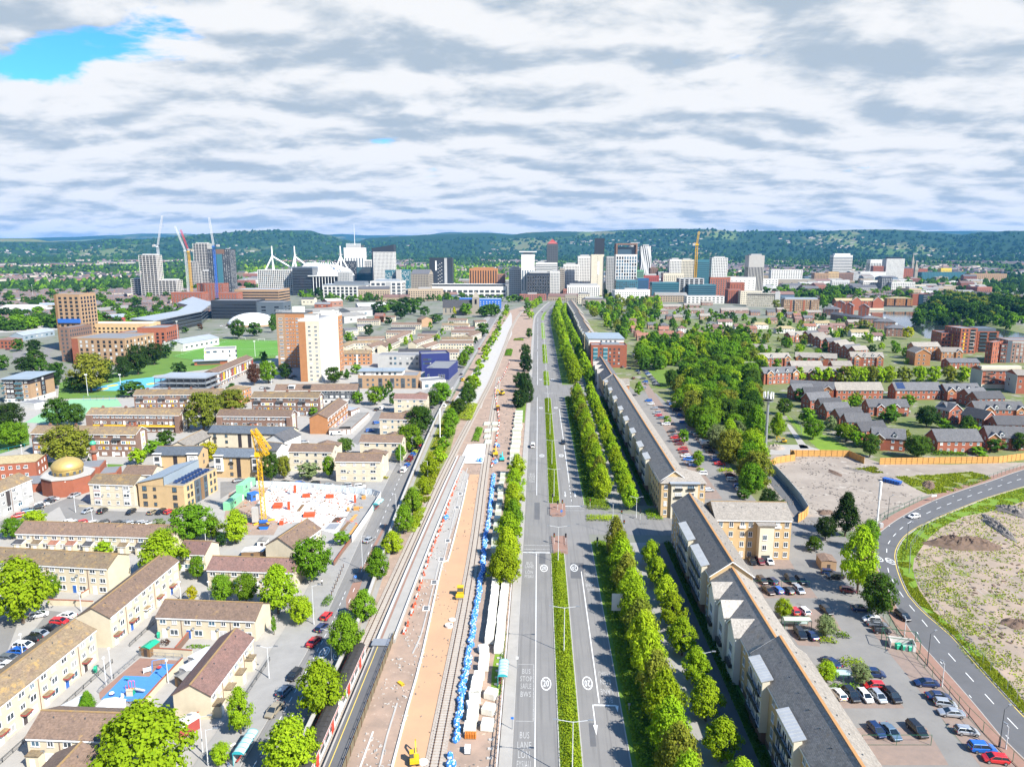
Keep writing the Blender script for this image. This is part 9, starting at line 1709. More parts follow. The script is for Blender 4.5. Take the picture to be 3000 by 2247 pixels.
mfe('green steel fence between car park and the curved road',pxs(34,1070,455,1290,720,1530,1000,1760,1260,2000,1500,2240,1740),2.2);mfe('pale mesh fence along far side of curved road',pxs(34,1320,120,1420,270,1560,450,1760,680,2000,950,2230,1200),1.9,'galv');mfe('green mesh fence along verge above curved road',pxs(24,1600,955,1760,900,1960,830,2209,745),2.0);mfe('green fence stretch below dirt site',pxs(24,1010,1200,1110,1130,1280,1060,1380,1010),2.0);mfe('teal mesh fence round the left park edge',pxs(21,0,630,140,600,260,570),1.8,'st');mfe('blue sports court fence behind court',pxs('h1',1070,668,1240,668,1480,668),2.5,'sb');mfe('pale fence along inner bend of curved road',pxs(24,1280,1600,1290,1400,1400,1250,1520,1170,1680,1110),1.9,'galv');mfe('grey school pitch fence',pxs(11,1400,1235,1600,1268,2000,1255,2220,1245),3.0,'sd');mfe('fence beside bent path',pxs(24,330,330,400,420,412,470),2.0,'galv')
for i,(x0,y0,x1,y1)in en(((895,1480,1455,1480),(20,200,470,205))):ral('green steel rail frame across the %s parking bays'%('nearest' if not i else 'upper'),pxs(34,(x0,y0),(x1,y1)),2.1 if not i else 1.8,'gs',6,'rail_frame',0,'rail')
p=P(34,1235,760);q=P(34,1320,765);B0=thg('bin_store','white-walled bin store with green bins under a green steel frame','bin store',(P(34,1130,700).x,P(34,1130,700).y,0),-.25)
for x0,x1,y0,y1 in((0,5,2.9,3.),(0,.1,.3,2.9),(4.9,5,.2,2.9),(2.2,5,0,.1)):Bx('panel','rw',B0,x0,x1,y0,y1,0,1.6)
for x,y in((-1.2,-.6),(5.6,-.6),(-1.2,3.6),(5.6,3.6)):Bx('post','gs',B0,x-.06,x+.06,y-.06,y+.06,0,3.0)
for a,b in(((-1.2,-.6),(5.6,-.6)),((-1.2,3.6),(5.6,3.6)),((-1.2,-.6),(-1.2,3.6)),((5.6,-.6),(5.6,3.6))):Br('beam','gs',B0,(*a,3.0),(*b,3.0),.1,.1)
pln('bn',(.02,.34,.20),.5)
def wheelie(p,rz,lb,s_=1.,clr='bn',big=1):
 T=thg('bin',lb,'bin',(p.x,p.y,.05),rz,'green bins');w_=.65 if big else .29;Lo('body',clr,T,[[(-w_*k,-.45*k,z),(w_*k,-.45*k,z),(w_*k,.45*k,z),(-w_*k,.45*k,z)]for z,k in((.12,.85),(1.1,1.))]);Lo('lid',clr,T,[[(-w_*1.05,-.5,1.1),(w_*1.05,-.5,1.1),(w_*1.05,.5,1.1),(-w_*1.05,.5,1.1)],[(-w_*.95,-.35,1.3),(w_*.95,-.35,1.3),(w_*.95,.4,1.3),(-w_*.95,.4,1.3)]]);[Tb('wheel','rubber',T,(x*w_*.8-.04,y*.35,.08),(x*w_*.8+.04,y*.35,.08),.08,n=8)for x in(-1,1)for y in(-1,1)]
for i in rg(3):wheelie(P(34,1190+i*48,700+i*8),.2,'green communal bin in bin store, %s from left'%odw(i))
for c,x,y,lb in((31,775,890,'green bin in a front garden beside playground path'),(31,1285,610,'green bin beside garden shed'),(24,570,1540,'green bin left of dark car by brick hut'),(24,605,1545,'green bin right of other by brick hut')):wheelie(P(c,x,y),.3,lb,big=0)
for i,(x,y,L_,an)in en(((365,525,6.2,pi/2-.0),(725,965,4.,pi/2))):
 p=P(34,x,y);T=thg('cycle_shelter',['green-roofed cycle shelter with curved roof beside pale tree','clear barrel cycle shelter beside small bright tree'][i],'shelter',(p.x,p.y,.03),0);n=7;arc=[(-1.1+2.2*k/n,2.1+.35*sin(pi*k/n))for k in rg(n+1)];mb=MB()
 for k in rg(n):(y0,z0),(y1,z1)=arc[k],arc[k+1];mb.fc([(-L_/2,y0,z0),(L_/2,y0,z0),(L_/2,y1,z1),(-L_/2,y1,z1)])
 mb.bd('roof','sg' if i else 'wg',T);[Bx('post','gs',T,x_-.05,x_+.05,y_-.05,y_+.05,0,2.15)for x_ in(-L_/2,0,L_/2)for y_ in(-1.1,1.1)];[Br('beam','gs',T,(-L_/2,y_,2.12),(L_/2,y_,2.12),.08,.1)for y_ in(-1.1,1.1)];Bx('back_pane','sg',T,-L_/2,L_/2,1.08,1.1,.3,1.9,bt=1)
SL=sht('site_slab',pxs(22,240,910,700,930,1060,975,1085,1010,960,1180,880,1310,660,1250,600,1180,330,1200,230,1130,120,1080),.08,'cw');sht('site_earth',pxs(22,-80,950,250,900,230,1130,330,1200,280,1290,60,1290,-120,1150),.05,'rt')
for i,(x,y)in en(((270,940),(425,960),(600,965),(880,965),(1030,980))):p=P(22,x,y);T=thg('concrete_column','fresh white concrete column, %s from left along hoarding'%odw(i),'column',(p.x,p.y,.08),0,'site columns');Bx('shaft','cw',T,-.3,.3,-.3,.3,0,3.2 if i==1 else 2.6);[Tb('rebar','rust',T,(x_,y_,2.6),(x_,y_,3.9),.03,n=5)for x_ in(-.2,.2)for y_ in(-.2,.2)]
for i,(x,y,w_,d_)in en(((545,985,2.6,1.2),(735,990,2.8,1.3),(315,1065,2.8,3.2),(570,1140,3.6,2.2),(405,1085,.8,.8),(940,1030,.7,.7),(455,950,.8,.8),(345,1205,1.2,1.2),(950,1090,1.8,.9),(885,1095,.9,.9),(1010,1000,1.4,1.))):
 p=P(22,x,y);tall=w_<.9;T=thg('formwork_stack',No,'formwork',(p.x,p.y,.08),.15,'orange formwork on site');n=9 if tall else 4
 for k in rg(n):Bx('board','bo' if i<8 else 'wo',T,-w_/2,w_/2,-d_/2,d_/2,k*.32,k*.32+.24,bt=1)
alb([(o,'orange formwork stack','formwork',prj(*o.location))for o in COL.objects if o.name.startswith('formwork_stack')])
for i,(pts,m_)in en(((((780,1150),(860,1145),(800,1190),(745,1190)),'rust'),(((735,1200),(820,1200),(780,1245),(690,1245)),'steel'))):sht('rebar_mat',pxs(22,*pts),.13,m_)
for i,(x0,y0,x1,y1)in en(((950,1130,905,1180),(890,1190,830,1260),(960,1210,900,1290),(520,1050,480,1100),(1000,1070,975,1075))):a=P(22,x0,y0);b=P(22,x1,y1);T=thg('timber_stack','long timber stack on site slab, %s counted from top right'%odw(i),'timber',((a.x+b.x)/2,(a.y+b.y)/2,.08),atan2(b.y-a.y,b.x-a.x),'timber stacks on site');L_=(b-a).length;[Bx('timber','wood' if i%2 else 'wo',T,-L_/2,L_/2,-.5+k*.25,-.28+k*.25,0,.3)for k in rg(4)]
pln('cabin_green',(.22,.55,.30),.5)
def cabin(lbl,c,p0,p1,z,mat='cabin_green'):
 a=P(c,*p0,z);b=P(c,*p1,z);L_=(b-a).length;T=thg('site_cabin',lbl,'cabin',(a.x,a.y,z),atan2(b.y-a.y,b.x-a.x));Bx('shell',mat,T,0,L_,0,2.6,0,2.55);[Bx('rib',mat,T,.3+k*.45,.42+k*.45,-.05,0,.15,2.4,bt=1)for k in rg(int(L_/.45)-1)];Bx('roof',mat,T,-.04,L_+.04,-.06,2.66,2.55,2.65,bt=1);Bx('door','white',T,L_*.6,L_*.6+.9,-.09,-.05,.1,2.1,bt=1);Bx('window','glass',T,L_*.2,L_*.2+1.2,-.09,-.05,1.1,2.0,bt=1);return T
cabin('pale green site cabin on ground, left of crane',21,(1868,1092),(2020,965),0);cabin('pale green site cabin stacked on top',21,(1968,950),(2068,880),2.7);cabin('small blue site container beside crane',22,(100,1020),(165,1000),0,'bc')
p=P(22,160,1120);T=thg('generator','grey ribbed generator box behind crane foot','generator',(p.x,p.y,.05));Bx('casing','steel',T,-.7,.7,-.8,.8,0,3.2);Bx('lid','sd',T,-.75,.75,-.85,.85,3.2,3.3,bt=1)
for x,y,m_ in((205,1240,'sb'),):
 p=P(22,x,y);T=thg('skip','blue open skip below crane','skip',(p.x,p.y,.05),.1);Lo('tub',m_,T,[[(-1.6*k,-.8,z),(1.6*k,-.8,z),(1.6*k,.8,z),(-1.6*k,.8,z)]for z,k in((0,.7),(1.1,1.))],caps=1);Bx('rim','rust',T,-1.65,1.65,-.85,.85,1.1,1.2,bt=1)
p=P(24,1140,870);T=thg('boat_container','long dark blue covered skip on dirt site','skip',(p.x,p.y,.03),-.9);Lo('tub','bc',T,[[(-3.4*k,-1.1*k,z),(3.4*k,-1.1*k,z),(3.4*k,1.1*k,z),(-3.4*k,1.1*k,z)]for z,k in((0,.85),(1.4,1.))]);[Bx('rib','navy',T,-3+k*1.0,-2.9+k*1.,-1.18,1.18,.2,1.5,bt=1)for k in rg(7)]
def mnd(name,c,x,y,w_,d_,h_,mat,lb,sed):
 p=P(c,x,y);n=40;m_=14;rings=[]
 for j in rg(m_+1):
  t_=j/m_;rg_=[]
  for k in rg(n):
   a=2*pi*k/n;b=1+.45*mnoise.noise((cos(a)*1.3+sed,sin(a)*1.3,0));xx=w_/2*(1-t_)*cos(a)*b;yy=d_/2*(1-t_)*sin(a)*b
   rg_.append((xx,yy,(h_*(1-(1-t_)**2)*(.55+.9*abs(mnoise.fractal((xx*.35+sed,yy*.35,1.),.8,2.,5)))if j else-.1)))
  rings.append(rg_)
 tag(MB().loft(rings).bd(name,mat,No,(p.x,p.y,.02),sed*.7),lb,'mound')
for i,(c,x,y,w_,d_,h_,mat,lb)in en(((24,1750,1370,24,9,2.4,'mud','long dark brown earth mound inside the bend'),(24,1620,1340,10,7,2.,'mud','rounder brown earth mound left of long one'),(24,2000,1230,22,5,1.6,'rubble','grey rubble bank behind brown earth mounds'),(24,2150,1110,16,8,2.2,'rubble','grey rubble bank at right edge'),(24,200,590,8,6,2.2,'si','pale earth heap below telecom mast'),(24,600,1110,6,5,1.,'mud','dark earth heap behind conifer'),(24,1440,890,12,5,1.4,'mud','dark earth heap in triangular verge'),(24,680,790,9,4,.5,'mud','low dark scrape in middle of dirt site'),(24,870,770,12,4,.6,'rubble','low rubble heap at back of dirt site'),(34,2150,500,8,5,1.2,'mud','brown earth bank at right edge of waste ground'))):mnd('earth_mound',c,x,y,w_,d_,h_,mat,lb,i)
for k in rg(7):p=P(34,1600+k*95,40+k*12);Fz('bay_line','fp',WG,[(p.x-.06,p.y-2.2,.035),(p.x+.06,p.y-2.2,.035),(p.x+.06,p.y+2.2,.035),(p.x-.06,p.y+2.2,.035)]);p=P(34,1850+k*60,235+k*6);Fz('bay_line','fp',WG,[(p.x-.06,p.y-2.2,.035),(p.x+.06,p.y-2.2,.035),(p.x+.06,p.y+2.2,.035),(p.x-.06,p.y+2.2,.035)])
sht('footpath',pxs(24,275,380,320,400,390,490,470,590,400,590,350,500),.034,'pl');sht('footpath',pxs(24,120,640,200,560,420,560,560,600,420,640),.034,'pl');sht('lawn',pxs(24,270,300,420,420,640,500,800,600,560,610,420,480,330,390),.03,'gr');sht('lawn',pxs(13,1350,1330,1700,1340,1700,1440,1580,1490,1440,1480),.03,'grass')
sht('play_court',pxs('pg',0,470,440,100,900,130,640,420,450,590,10,545),.034,'pr');PGB=sht('play_surface',pxs('pg',20,545,270,290,540,300,660,165,810,165,620,400,460,575),.05,'blue_rubber')
ral('grey bow-top railing along left of playground',pxs('pg',0,480,160,320,440,80),1.1);ral('grey bow-top railing along back of playground',pxs('pg',450,80,890,105),1.1);ral('grey bow-top railing along right of playground',pxs('pg',900,110,700,350,465,600),1.1);ral('grey bow-top railing along front of playground',pxs('pg',215,590,460,600),1.1)
pln('play_pink',(.75,.10,.22),.5);pln('play_red',(.6,.05,.04),.5);pln('play_blue',(.04,.25,.6),.5)
p=P('pg',345,495);T=thg('play_tower','climbing tower with pink hoops and a slide','play tower',(p.x,p.y,.05),.1)
Bx('front_panel','cream',T,-.7,.6,-.5,-.42,0,1.6);Bx('side_panel','bn',T,.6,.68,-.5,.7,.1,1.2);Bx('deck','wo',T,-.7,.6,-.5,.7,1.0,1.1,bt=1)
for x in(-.65,.0,.55):
 for y in(-.45,.65):Tb('post','play_red',T,(x,y,0),(x,y,2.4),.05,n=6)
for x in(-.65,.0):m2=MB();[m2.tube((x+.3-.3*cos(a),.65,2.4+.3*sin(a)),(x+.3-.3*cos(a+.52),.65,2.4+.3*sin(a+.52)),.05,n=6)for a in[k*.523 for k in rg(6)]];m2.bd('hoop','play_pink',T)
MB().fc([(.7,-.1,1.1),(.7,.5,1.1),(2.4,.9,.3),(2.4,.3,.3)][::-1]).fc([(.7,-.1,1.1),(2.4,.3,.3),(2.4,.3,.5),(.7,-.1,1.3)]).fc([(.7,.5,1.1),(.7,.5,1.3),(2.4,.9,.5),(2.4,.9,.3)]).bd('slide','steel',T)
p=P('pg',650,225);T=thg('swing_frame','blue basket swing frame at back of playground','swing',(p.x,p.y,.05),.4)
for x in(-1.4,1.4):MB().tube((x,-.7,0),(x*.9,0,2.3),.06,n=6).tube((x,.7,0),(x*.9,0,2.3),.06,n=6).bd('leg_frame','play_blue',T)
Tb('top_bar','play_blue',T,(-1.26,0,2.3),(1.26,0,2.3),.06,n=6);Tb('basket','play_red',T,(0,0,.5),(0,0,.6),.45,.5,12);[Tb('chain','sd',T,(x,0,.6),(x*1.4,0,2.3),.02,n=4)for x in(-.4,.4)]
p=P('pg',137,495);T=thg('roundabout','small white and blue play drum on blue surface','drum',(p.x,p.y,.05));Tb('drum','navy',T,(0,0,0),(0,0,.35),.5,n=14);Tb('top','white',T,(0,0,.35),(0,0,.5),.5,.42,n=14)
p=P('pg',252,545);T=thg('spring_rider','white spring rider at front of playground','spring rider',(p.x,p.y,.05));Bx('seat','white',T,-.3,.3,-.15,.15,.45,.55);Tb('spring','sd',T,(0,0,0),(0,0,.45),.1,n=8);Bx('back','white',T,-.28,.28,.1,.18,.55,1.2)
p=P('pg',303,345);T=thg('spring_rider','teal spring seat behind climbing tower','spring rider',(p.x,p.y,.05));Bx('seat','st',T,-.4,.4,-.15,.15,.45,.6);Tb('spring','sd',T,(0,0,0),(0,0,.45),.1,n=8)
p=P('pg',520,260);T=thg('activity_board','pale blue play panel standing on brick court','panel',(p.x,p.y,.05),.6);Bx('board','hw',T,-.7,.7,-.05,.05,.3,1.2,bt=1);[Bx('post','white',T,x-.05,x+.05,-.06,.06,0,1.3)for x in(-.7,.7)]
def wall(lbl,pts,h_=1.6,mat='buff',cope='rb'):
 path=[Ve((q[0],q[1],0))for q in pts];T=thg('garden_wall',lbl,'wall',(0,0,0),0,'garden walls');stq('masonry',path,-.14,.14,0,mat,h_,parent=T);stq('coping',path,-.2,.2,h_,cope,h_+.08,parent=T)
wall('buff wall with red coping between back gardens and the playground',pxs(31,1130,740,1420,755,1560,765));wall('buff wall dividing the two back gardens',pxs(31,1425,740,1540,600),1.6,'bb');wall('buff garden wall below left three-storey terrace',pxs(31,390,345,560,350,760,360),1.5);wall('buff garden wall running up beside terrace gardens',pxs(31,660,290,740,240),1.3);wall('buff wall beside red container at end of near terrace',pxs(31,1490,1395,1610,1270),1.6);wall('buff wall along right of playground',pxs(31,1150,1180,1300,1010,1480,820),1.4);wall('brick garden wall along pavement below hoarding',pxs(22,905,1350,830,1450,770,1540),1.2,'bb');wall('low brick wall in front of cream flats above car park',pxs(21,640,1060,870,1075,1120,1075),.9,'buff','cn');wall('brick wall beside minaret',pxs(21,790,800,870,800),3.0,'rb')
for c,x,y,w_,d_,h_,wm,rm,rz,lb in((31,1215,680,2.2,3.,2.,'wood','bn',-.2,'green-roofed garden shed behind playground wall'),(31,1500,1300,2.6,4.2,2.2,'tr','cw',-.5,'red garden container beside near terrace'),(31,1490,930,2.8,2.4,2.2,'wood','as',-.5,'dark garden shed behind near right terrace'),(31,1560,850,3.2,4.,2.4,'rw','rh',-.5,'white-roofed garden extension behind near right terrace'),(31,1640,760,3.6,4.4,2.4,'rw','rh',-.5,'white flat-roofed extension at far end of near right terrace'),(31,590,1160,2.6,5.4,2.2,'rw','rh',-.5,'long white flat roof below playground'),(22,195,1340,2.6,3.,2.2,'rw','as',.1,'small white hut left of brown-roofed house'),(22,120,1420,6.,3.4,2.2,'wood','rh',.1,'low shed roof with white sheet below site'),(24,610,1490,4.,5.,2.6,'tb','rn',-.1,'small tan brick hut beside yellow-green tree'),(31,880,1180,4.2,4.,2.4,'rw','rh',0,'white lean-to roof behind big lime tree')):
 p=P(c,x,y,h_*.8);T=thg('shed',lb,'shed',(p.x,p.y,.02),rz);Bx('wall',wm,T,-w_/2,w_/2,-d_/2,d_/2,0,h_);MB().fc([(-w_/2-.15,-d_/2-.15,h_+.02),(0,-d_/2-.15,h_+.45),(0,d_/2+.15,h_+.45),(-w_/2-.15,d_/2+.15,h_+.02)][::-1]).fc([(w_/2+.15,-d_/2-.15,h_+.02),(w_/2+.15,d_/2+.15,h_+.02),(0,d_/2+.15,h_+.45),(0,-d_/2-.15,h_+.45)][::-1]).fc([(-w_/2,-d_/2,h_),(w_/2,-d_/2,h_),(0,-d_/2,h_+.43)]).bd('roof',rm,T);Bx('door','dd',T,-.4,.4,-d_/2-.05,-d_/2,0,1.8)
for B,lb in((T1,'dark front garden railing along lower left terrace'),(T2,'dark front garden railing along diagonal terrace'),(T4,'dark front garden railing facing the street')):
 r3=Matrix.Rotation(B.rz,3,'Z');pts=[B.root.location+r3@Ve((x,-3.6,0))for x in(B.L*.02,B.L*.98)];ral(lb,pts,.95,'railing',2.2,'garden_railing',1)
 stq('garden_path',[Ve((p.x,p.y,0))for p in pts],-3.4,-.3,.03,'pl')
for i,(c,x,y)in en(((11,1500,1190),(11,1670,1140),(11,1960,1092),(11,2115,1104))):p=P(c,x,y);T=thg('goal','white football goal, %s from left on pitch'%odw(i),'goal',(p.x,p.y,.06),.3,'goals on pitch');Bx('post','white',T,-3.2,-3.05,-.08,.08,0,2.3);Bx('post','white',T,3.05,3.2,-.08,.08,0,2.3);Bx('crossbar','white',T,-3.2,3.2,-.08,.08,2.3,2.45,bt=1)
for a,b in(((1420,1222),(1830,1105)),((1830,1105),(2350,1110)),((1600,1255),(2300,1205)),((1690,1175),(2330,1160))):p=P(11,*a);q=P(11,*b);d=(q-p).normalized();n_=Ve((d.y,-d.x,0))*.12;Fz('pitch_line','wp',PITCH,[(*(p-n_).xy,.066),(*(p+n_).xy,.066),(*(q+n_).xy,.066),(*(q-n_).xy,.066)])
def hdg(lbl,path,w_,h_,dens,lf='lh',name='hedge',ls=.2,kind=None,sed=1,cat='hedge',grp=None,z=.1,rounded=1):
 r=random.Random(sed);vs_,fs=[],[]
 for a,b in zip(path,path[1:]):
  d=b-a;ln=d.length;d.normalize();n_=Ve((d.y,-d.x,0));cnt_=int(ln*w_*dens)
  for _ in rg(cnt_):
   s_=r.random()*ln;e=r.uniform(-1,1);top=h_*(1-.45*abs(e)**2.5 if rounded else 1)*(.8+.35*mnoise.noise((s_*.25+a.y,e,sed)));p=a+d*s_+n_*(e*w_/2);zz_=z+top*(r.random()**.45);p=Ve((p.x,p.y,zz_))
   nr=(Ve((r.gauss(0,.5),r.gauss(0,.5),.8))+n_*e*.7).normalized();x=nr.orthogonal().normalized();y=nr.cross(x);an=r.random()*6.28;x,y=x*cos(an)+y*sin(an),y*cos(an)-x*sin(an);s1=ls*r.uniform(.6,1.3);i=len(vs_)
   vs_+=[tuple(p-x*s1),tuple(p-y*s1*.6),tuple(p+x*s1),tuple(p+y*s1*.6)];fs.append((i,i+1,i+2,i+3))
 me=bpy.data.meshes.new(name);me.from_pydata(vs_,[],fs);me.materials.append(M[lf]);me.update();o=put(name,me);tag(o,lbl,cat,grp,kind);return o
leaf('lv',(.26,.345,.02),(.17,.27,.014));leaf('lm',(.30,.35,.03),(.19,.26,.02))
for i,(a,b)in en(MED[:4]):
 p=[Ve((q.x+6.2,q.y,0))for q in sub(AV,max(a,92),b)]
 hdg(No,p,3.7,.55,34 if a<300 else 14,'lv','median_grass',.2 if a<300 else .34,'stuff',i,No);hdg('low hedge in median strip, %s stretch from bottom'%odw(i),p,2.2,1.0,26 if a<300 else 12,'lv','hedge',.2 if a<300 else .34,No,i+9,'hedge','median hedges')
for i,(a,b)in en(SEGR[:2]):
 p=[Ve((q.x+19.2,q.y,0))for q in sub(AV,max(a,92),b)]
 hdg('rounded shrub hedge along right verge, %s the first junction'%('before' if not i else 'beyond'),p,3.6,1.25,20 if not i else 10,'lh','hedge',.26 if not i else .36,No,30+i)
 p=[Ve((q.x+39.5,q.y,0))for q in sub(AV,max(a,92),b)]
 hdg('dark clipped hedge in front of flats, %s the first junction'%('before' if not i else 'beyond'),p,1.9,1.2,24 if not i else 10,'ld','hedge',.24 if not i else .36,No,40+i)
for i,(c,x,y,w_,d_,h_,lf,lb)in en(((23,1010,1160,11,5,1.1,'ll','kidney-shaped bright shrub bed at junction corner'),(23,970,1050,8,9,1.3,'lv','large bright shrub bed at end of kerbside row'),(23,1420,1130,5,9,1.2,'lv','bright shrub bed before hipped flats end'),(34,620,640,4,2.5,1.,'lv','low shrubs below pale tree in car park'),(34,740,600,3,2.4,1.2,'lg','round shrub at tip of planted island'),(34,830,830,5,3.2,1.5,'ll','bright clipped hedge behind near cycle shelter'),(34,760,1015,6,1.6,.9,'lg','low hedge behind bay row of five'),(24,180,1450,6,1.6,1.,'lg','low shrubs beside corner wing entrance'),(22,1175,835,3,2.,1.2,'ly','golden shrub at corner of cream flats'),(32,715,330,2,5,1.4,'lg','leafy planter bed beside street'),(23,1800,770,3,3,1.2,'ll','bright shrub below nearer car park tree'),(23,2000,775,6,3,1.4,'ll','bright hedge at end of wood-edge car row'),(24,1600,640,14,4,2.,'lg','long garden shrubs behind orange hoarding'),(31,1600,685,5,1.4,.4,'lg','small lawn and shrubs in a back garden'),(31,1330,665,2.4,1.6,1.3,'leaf_copper','red-leaved shrub beside green shed'),(22,1440,1170,3,22,1.2,'ll','bright weeds along railway wall below street trees'),(22,1850,300,8,40,2.,'lm','yellow-green scrub bank beside railway curve'),(22,1930,480,3.5,26,1.3,'lg','green scrub strip between tracks'),(13,250,1200,6,40,2.,'lg','scrub strip beside far track'),(13,330,1095,10,12,2.,'lv','bright scrub round the far site compound'))):
 p=P(c,x,y);hdg(lb,[Ve((p.x,p.y-d_/2,0)),Ve((p.x,p.y+d_/2,0))],w_,h_,26 if p.y<260 else 10,lf,'shrub_bed',.2 if p.y<260 else .36,No,60+i,'shrubs',No,.05)
def tuf(poly,n,h_,lf,ls,sed):
 r=random.Random(sed);x0=min(p[0]for p in poly);x1=max(p[0]for p in poly);y0=min(p[1]for p in poly);y1=max(p[1]for p in poly);vs_,fs=[],[];k=0
 for _ in rg(n*6):
  if k>=n:break
  p=(r.uniform(x0,x1),r.uniform(y0,y1))
  if not inside(p,poly)or mnoise.noise((p[0]*.22,p[1]*.22,sed))<-.15:continue
  k+=1;a=r.random()*6.28;s_=ls*r.uniform(.5,1.4);dx,dy=cos(a)*s_,sin(a)*s_;i=len(vs_);vs_+=[(p[0]-dx,p[1]-dy,.03),(p[0]+dx,p[1]+dy,.03),(p[0]+dx*.6+dy*.5,p[1]+dy*.6-dx*.5,h_*r.uniform(.5,1.3)),(p[0]-dx*.6+dy*.5,p[1]-dy*.6-dx*.5,h_*r.uniform(.5,1.3))];fs.append((i,i+1,i+2,i+3))
 me=bpy.data.meshes.new('rough_grass');me.from_pydata(vs_,[],fs);me.materials.append(M[lf]);me.update();tag(put('rough_grass',me),kind='stuff')
tuf([tuple(q.xy)for q in pxs(24,2260,890,1900,1000,1600,1120,1380,1220,1250,1310,1185,1420,1180,1510,1300,1510,1420,1330,1540,1230,1720,1140,1980,1090,2260,1000)],9000,.3,'lm',.2,1);tuf([tuple(q.xy)for q in pxs(34,1185,0,1215,110,1290,270,1440,430,1640,600,1860,850,2050,1060,2300,1330,2300,1250,2110,1010,1900,780,1650,540,1480,400,1360,230,1290,0)],9000,.3,'lm',.16,2);tuf([tuple(q.xy)for q in pxs(24,1170,820,1560,800,1800,780,1960,830,1600,950,1430,960,1300,900)],5000,.4,'lm',.28,3)
tuf([tuple(q.xy)for q in pxs(34,1300,60,1500,500,1800,830,2209,1230,2209,900,1700,300,1550,0)],3000,.25,'lm',.14,4);tuf([tuple(q.xy)for q in pxs(24,820,760,1000,740,1070,790,900,790)],500,.5,'lm',.4,5);tuf([(-40.5,215),(-37.5,215),(-40,290),(-45,380),(-51,420),(-47.5,300)],3500,.8,'lm',.45,6)
def litter(poly,n,s0,s1,mat,sed):
 r=random.Random(sed);x0=min(p[0]for p in poly);x1=max(p[0]for p in poly);y0=min(p[1]for p in poly);y1=max(p[1]for p in poly);mb=MB()
 for _ in rg(n):
  p=(r.uniform(x0,x1),r.uniform(y0,y1))
  if inside(p,poly)and mnoise.noise((p[0]*.12,p[1]*.12,sed))>-.05:a=Ve((p[0],p[1],.05));d=Ve((r.gauss(0,1),r.gauss(0,1),.1)).normalized()*r.uniform(s0,s1);mb.bar(a-d,a+d,r.uniform(s0,s1),r.uniform(.1,.4))
 tag(mb.bd('loose_rubble',mat),kind='stuff')
WPL=[tuple(q.xy)for q in pxs(24,2600,950,1900,1060,1500,1230,1330,1400)+pxs(34,1330,120,1600,560,2209,1180,3000,1647,3200,100)]
litter(WPL,2600,.15,.5,'rubble',1);litter(WPL,1200,.2,.7,'mud',2);tuf(WPL,9000,.3,'lm',.2,12);litter([(-31,95),(-24,95),(-25,200),(-30,330),(-31,200)],900,.08,.3,'cn',3);litter([(-31,95),(-7,95),(-7,130),(-20,300),(-30,420),(-31,200)],1200,.06,.25,'rubble',4);litter([(-22,300),(-8,300),(-8,520),(-26,520)],900,.15,.5,'rubble',5)
SPL=[tuple(q.xy)for q in pxs(22,240,910,700,930,1060,975,960,1180,880,1310,600,1180,330,1200,60,1280,-60,1100)]
litter(SPL,420,.1,.5,'bo',6);litter(SPL,420,.1,.6,'wood',7);litter(SPL,500,.1,.5,'steel',8);litter([tuple(q.xy)for q in pxs(24,100,660,800,640,1130,800,1380,1000,1000,1230,480,1240,130,900)],1500,.12,.45,'rubble',9)
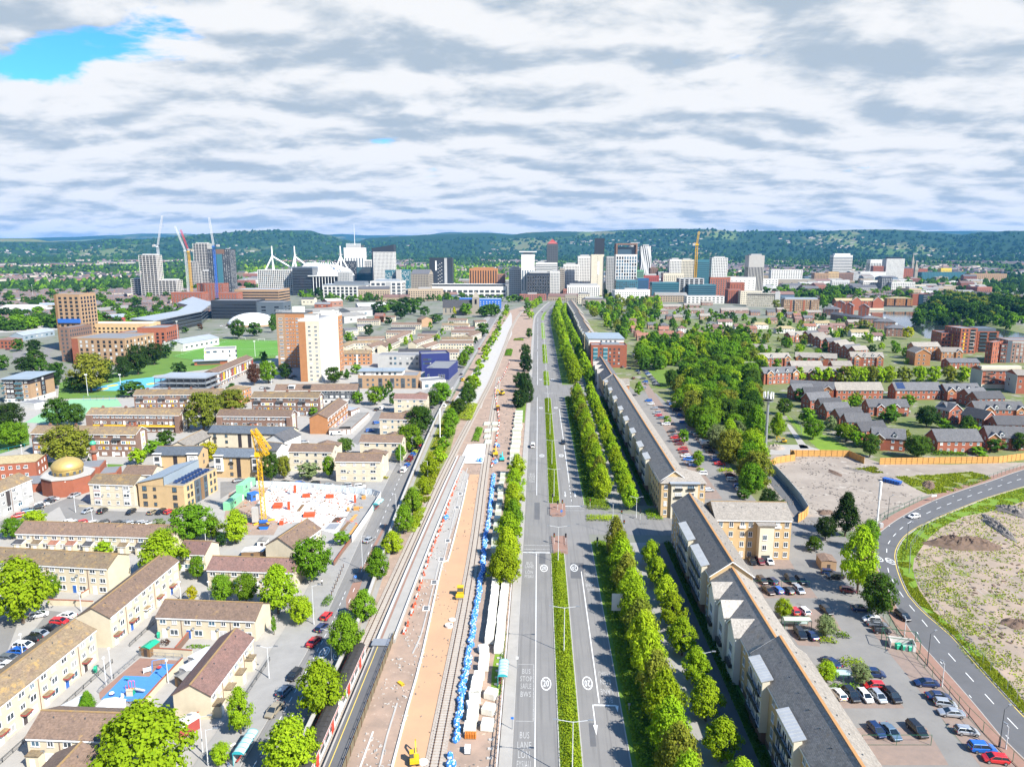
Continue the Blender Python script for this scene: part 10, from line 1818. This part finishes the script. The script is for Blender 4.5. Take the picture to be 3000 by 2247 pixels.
def psn(lbl,p,rz,top,legs,stride=.25):
 pts={'pelvis':(0,0,.95),'chest':(0,.03,1.3),'neck':(0,.05,1.5),'head':(0,.08,1.68),'lk':(-.1,stride*.6,.5),'lf':(-.1,stride*.8,.08),'lt':(-.1,stride*.8+.16,.05),'rk':(.1,-stride*.3,.5),'rf':(.1,-stride,.12),'rt':(.1,-stride+.15,.05),'ls':(-.2,.03,1.42),'le':(-.25,-.05,1.15),'lh':(-.23,.1,.92),'rs':(.2,.03,1.42),'re':(.25,.02,1.15),'rh':(.23,.18,.95)}
 ks=list(pts);rad=dict(pelvis=.16,chest=.17,neck=.07,head=.115,lk=.08,lf=.05,lt=.04,rk=.08,rf=.05,rt=.04,ls=.08,le=.055,lh=.045,rs=.08,re=.055,rh=.045)
 ed=[('pelvis','chest'),('chest','neck'),('neck','head'),('pelvis','lk'),('lk','lf'),('lf','lt'),('pelvis','rk'),('rk','rf'),('rf','rt'),('chest','ls'),('ls','le'),('le','lh'),('chest','rs'),('rs','re'),('re','rh')]
 me=bpy.data.meshes.new('body');me.from_pydata([pts[k]for k in ks],[(ks.index(a),ks.index(b))for a,b in ed],[]);T=thg('person',lbl,'person',(p.x,p.y,.13),rz);o=bpy.data.objects.new('body',me);COL.objects.link(o);md=o.modifiers.new('skin','SKIN');sv=me.skin_vertices.new()if not me.skin_vertices else me.skin_vertices[0]
 for i,k in en(ks):me.skin_vertices[0].data[i].radius=(rad[k],rad[k])
 me.skin_vertices[0].data[0].use_root=1;o.modifiers.new('sub','SUBSURF').levels=1;dg=bpy.context.evaluated_depsgraph_get();m2=bpy.data.meshes.new_from_object(o.evaluated_get(dg));bpy.data.objects.remove(o)
 for mm_ in('skin',top,legs):m2.materials.append(M[mm_])
 for f in m2.polygons:z=f.center.z;f.material_index=2 if z<1.0 and abs(f.center.x)<.21 else(0 if z>1.53 or(z<1.0)else 1)
 put('body',m2,T);MB().loft([el(.122,.122,1.70,10),el(.115,.115,1.78,10),el(.05,.05,1.83,10)]).bd('hair','hair',T,(0,.07,0))
pln('skin',(.45,.27,.18),.6);pln('hair',(.03,.02,.015),.7);pln('cd',(.03,.03,.04),.8);pln('cloth_white',(.6,.58,.55),.8);pln('cloth_blue',(.05,.10,.25),.8)
psn('person in a white top and dark trousers walking under tall pavement tree',P(32,672,190),.6,'cloth_white','cd');psn('person in dark clothes near the bottom bus shelter',P(31,1850,1655),2.4,'cd','cloth_blue');psn('person in dark clothes walking on path between avenue tree rows',P(23,1050,600),0,'cloth_blue','cd')
HZ=MB().box(-26000,26000,-900,21500,-3,620,bt=1);me=HZ.mesh('haze',[]);hm=bpy.data.materials.new('haze_air');hm.use_nodes=1;ht=hm.node_tree
for n in list(ht.nodes):ht.nodes.remove(n)
ho=ht.nodes.new('ShaderNodeOutputMaterial');pv=ht.nodes.new('ShaderNodeVolumePrincipled');si(pv,'Color',(.12,.45,1.0,1));si(pv,'Density',3.2e-5);si(pv,'Anisotropy',.0);ht.links.new(pv.outputs[0],ho.inputs['Volume']);me.materials.append(hm)
tag(put('haze',me),'pale blue haze over the far suburbs and hills','haze',kind='stuff')
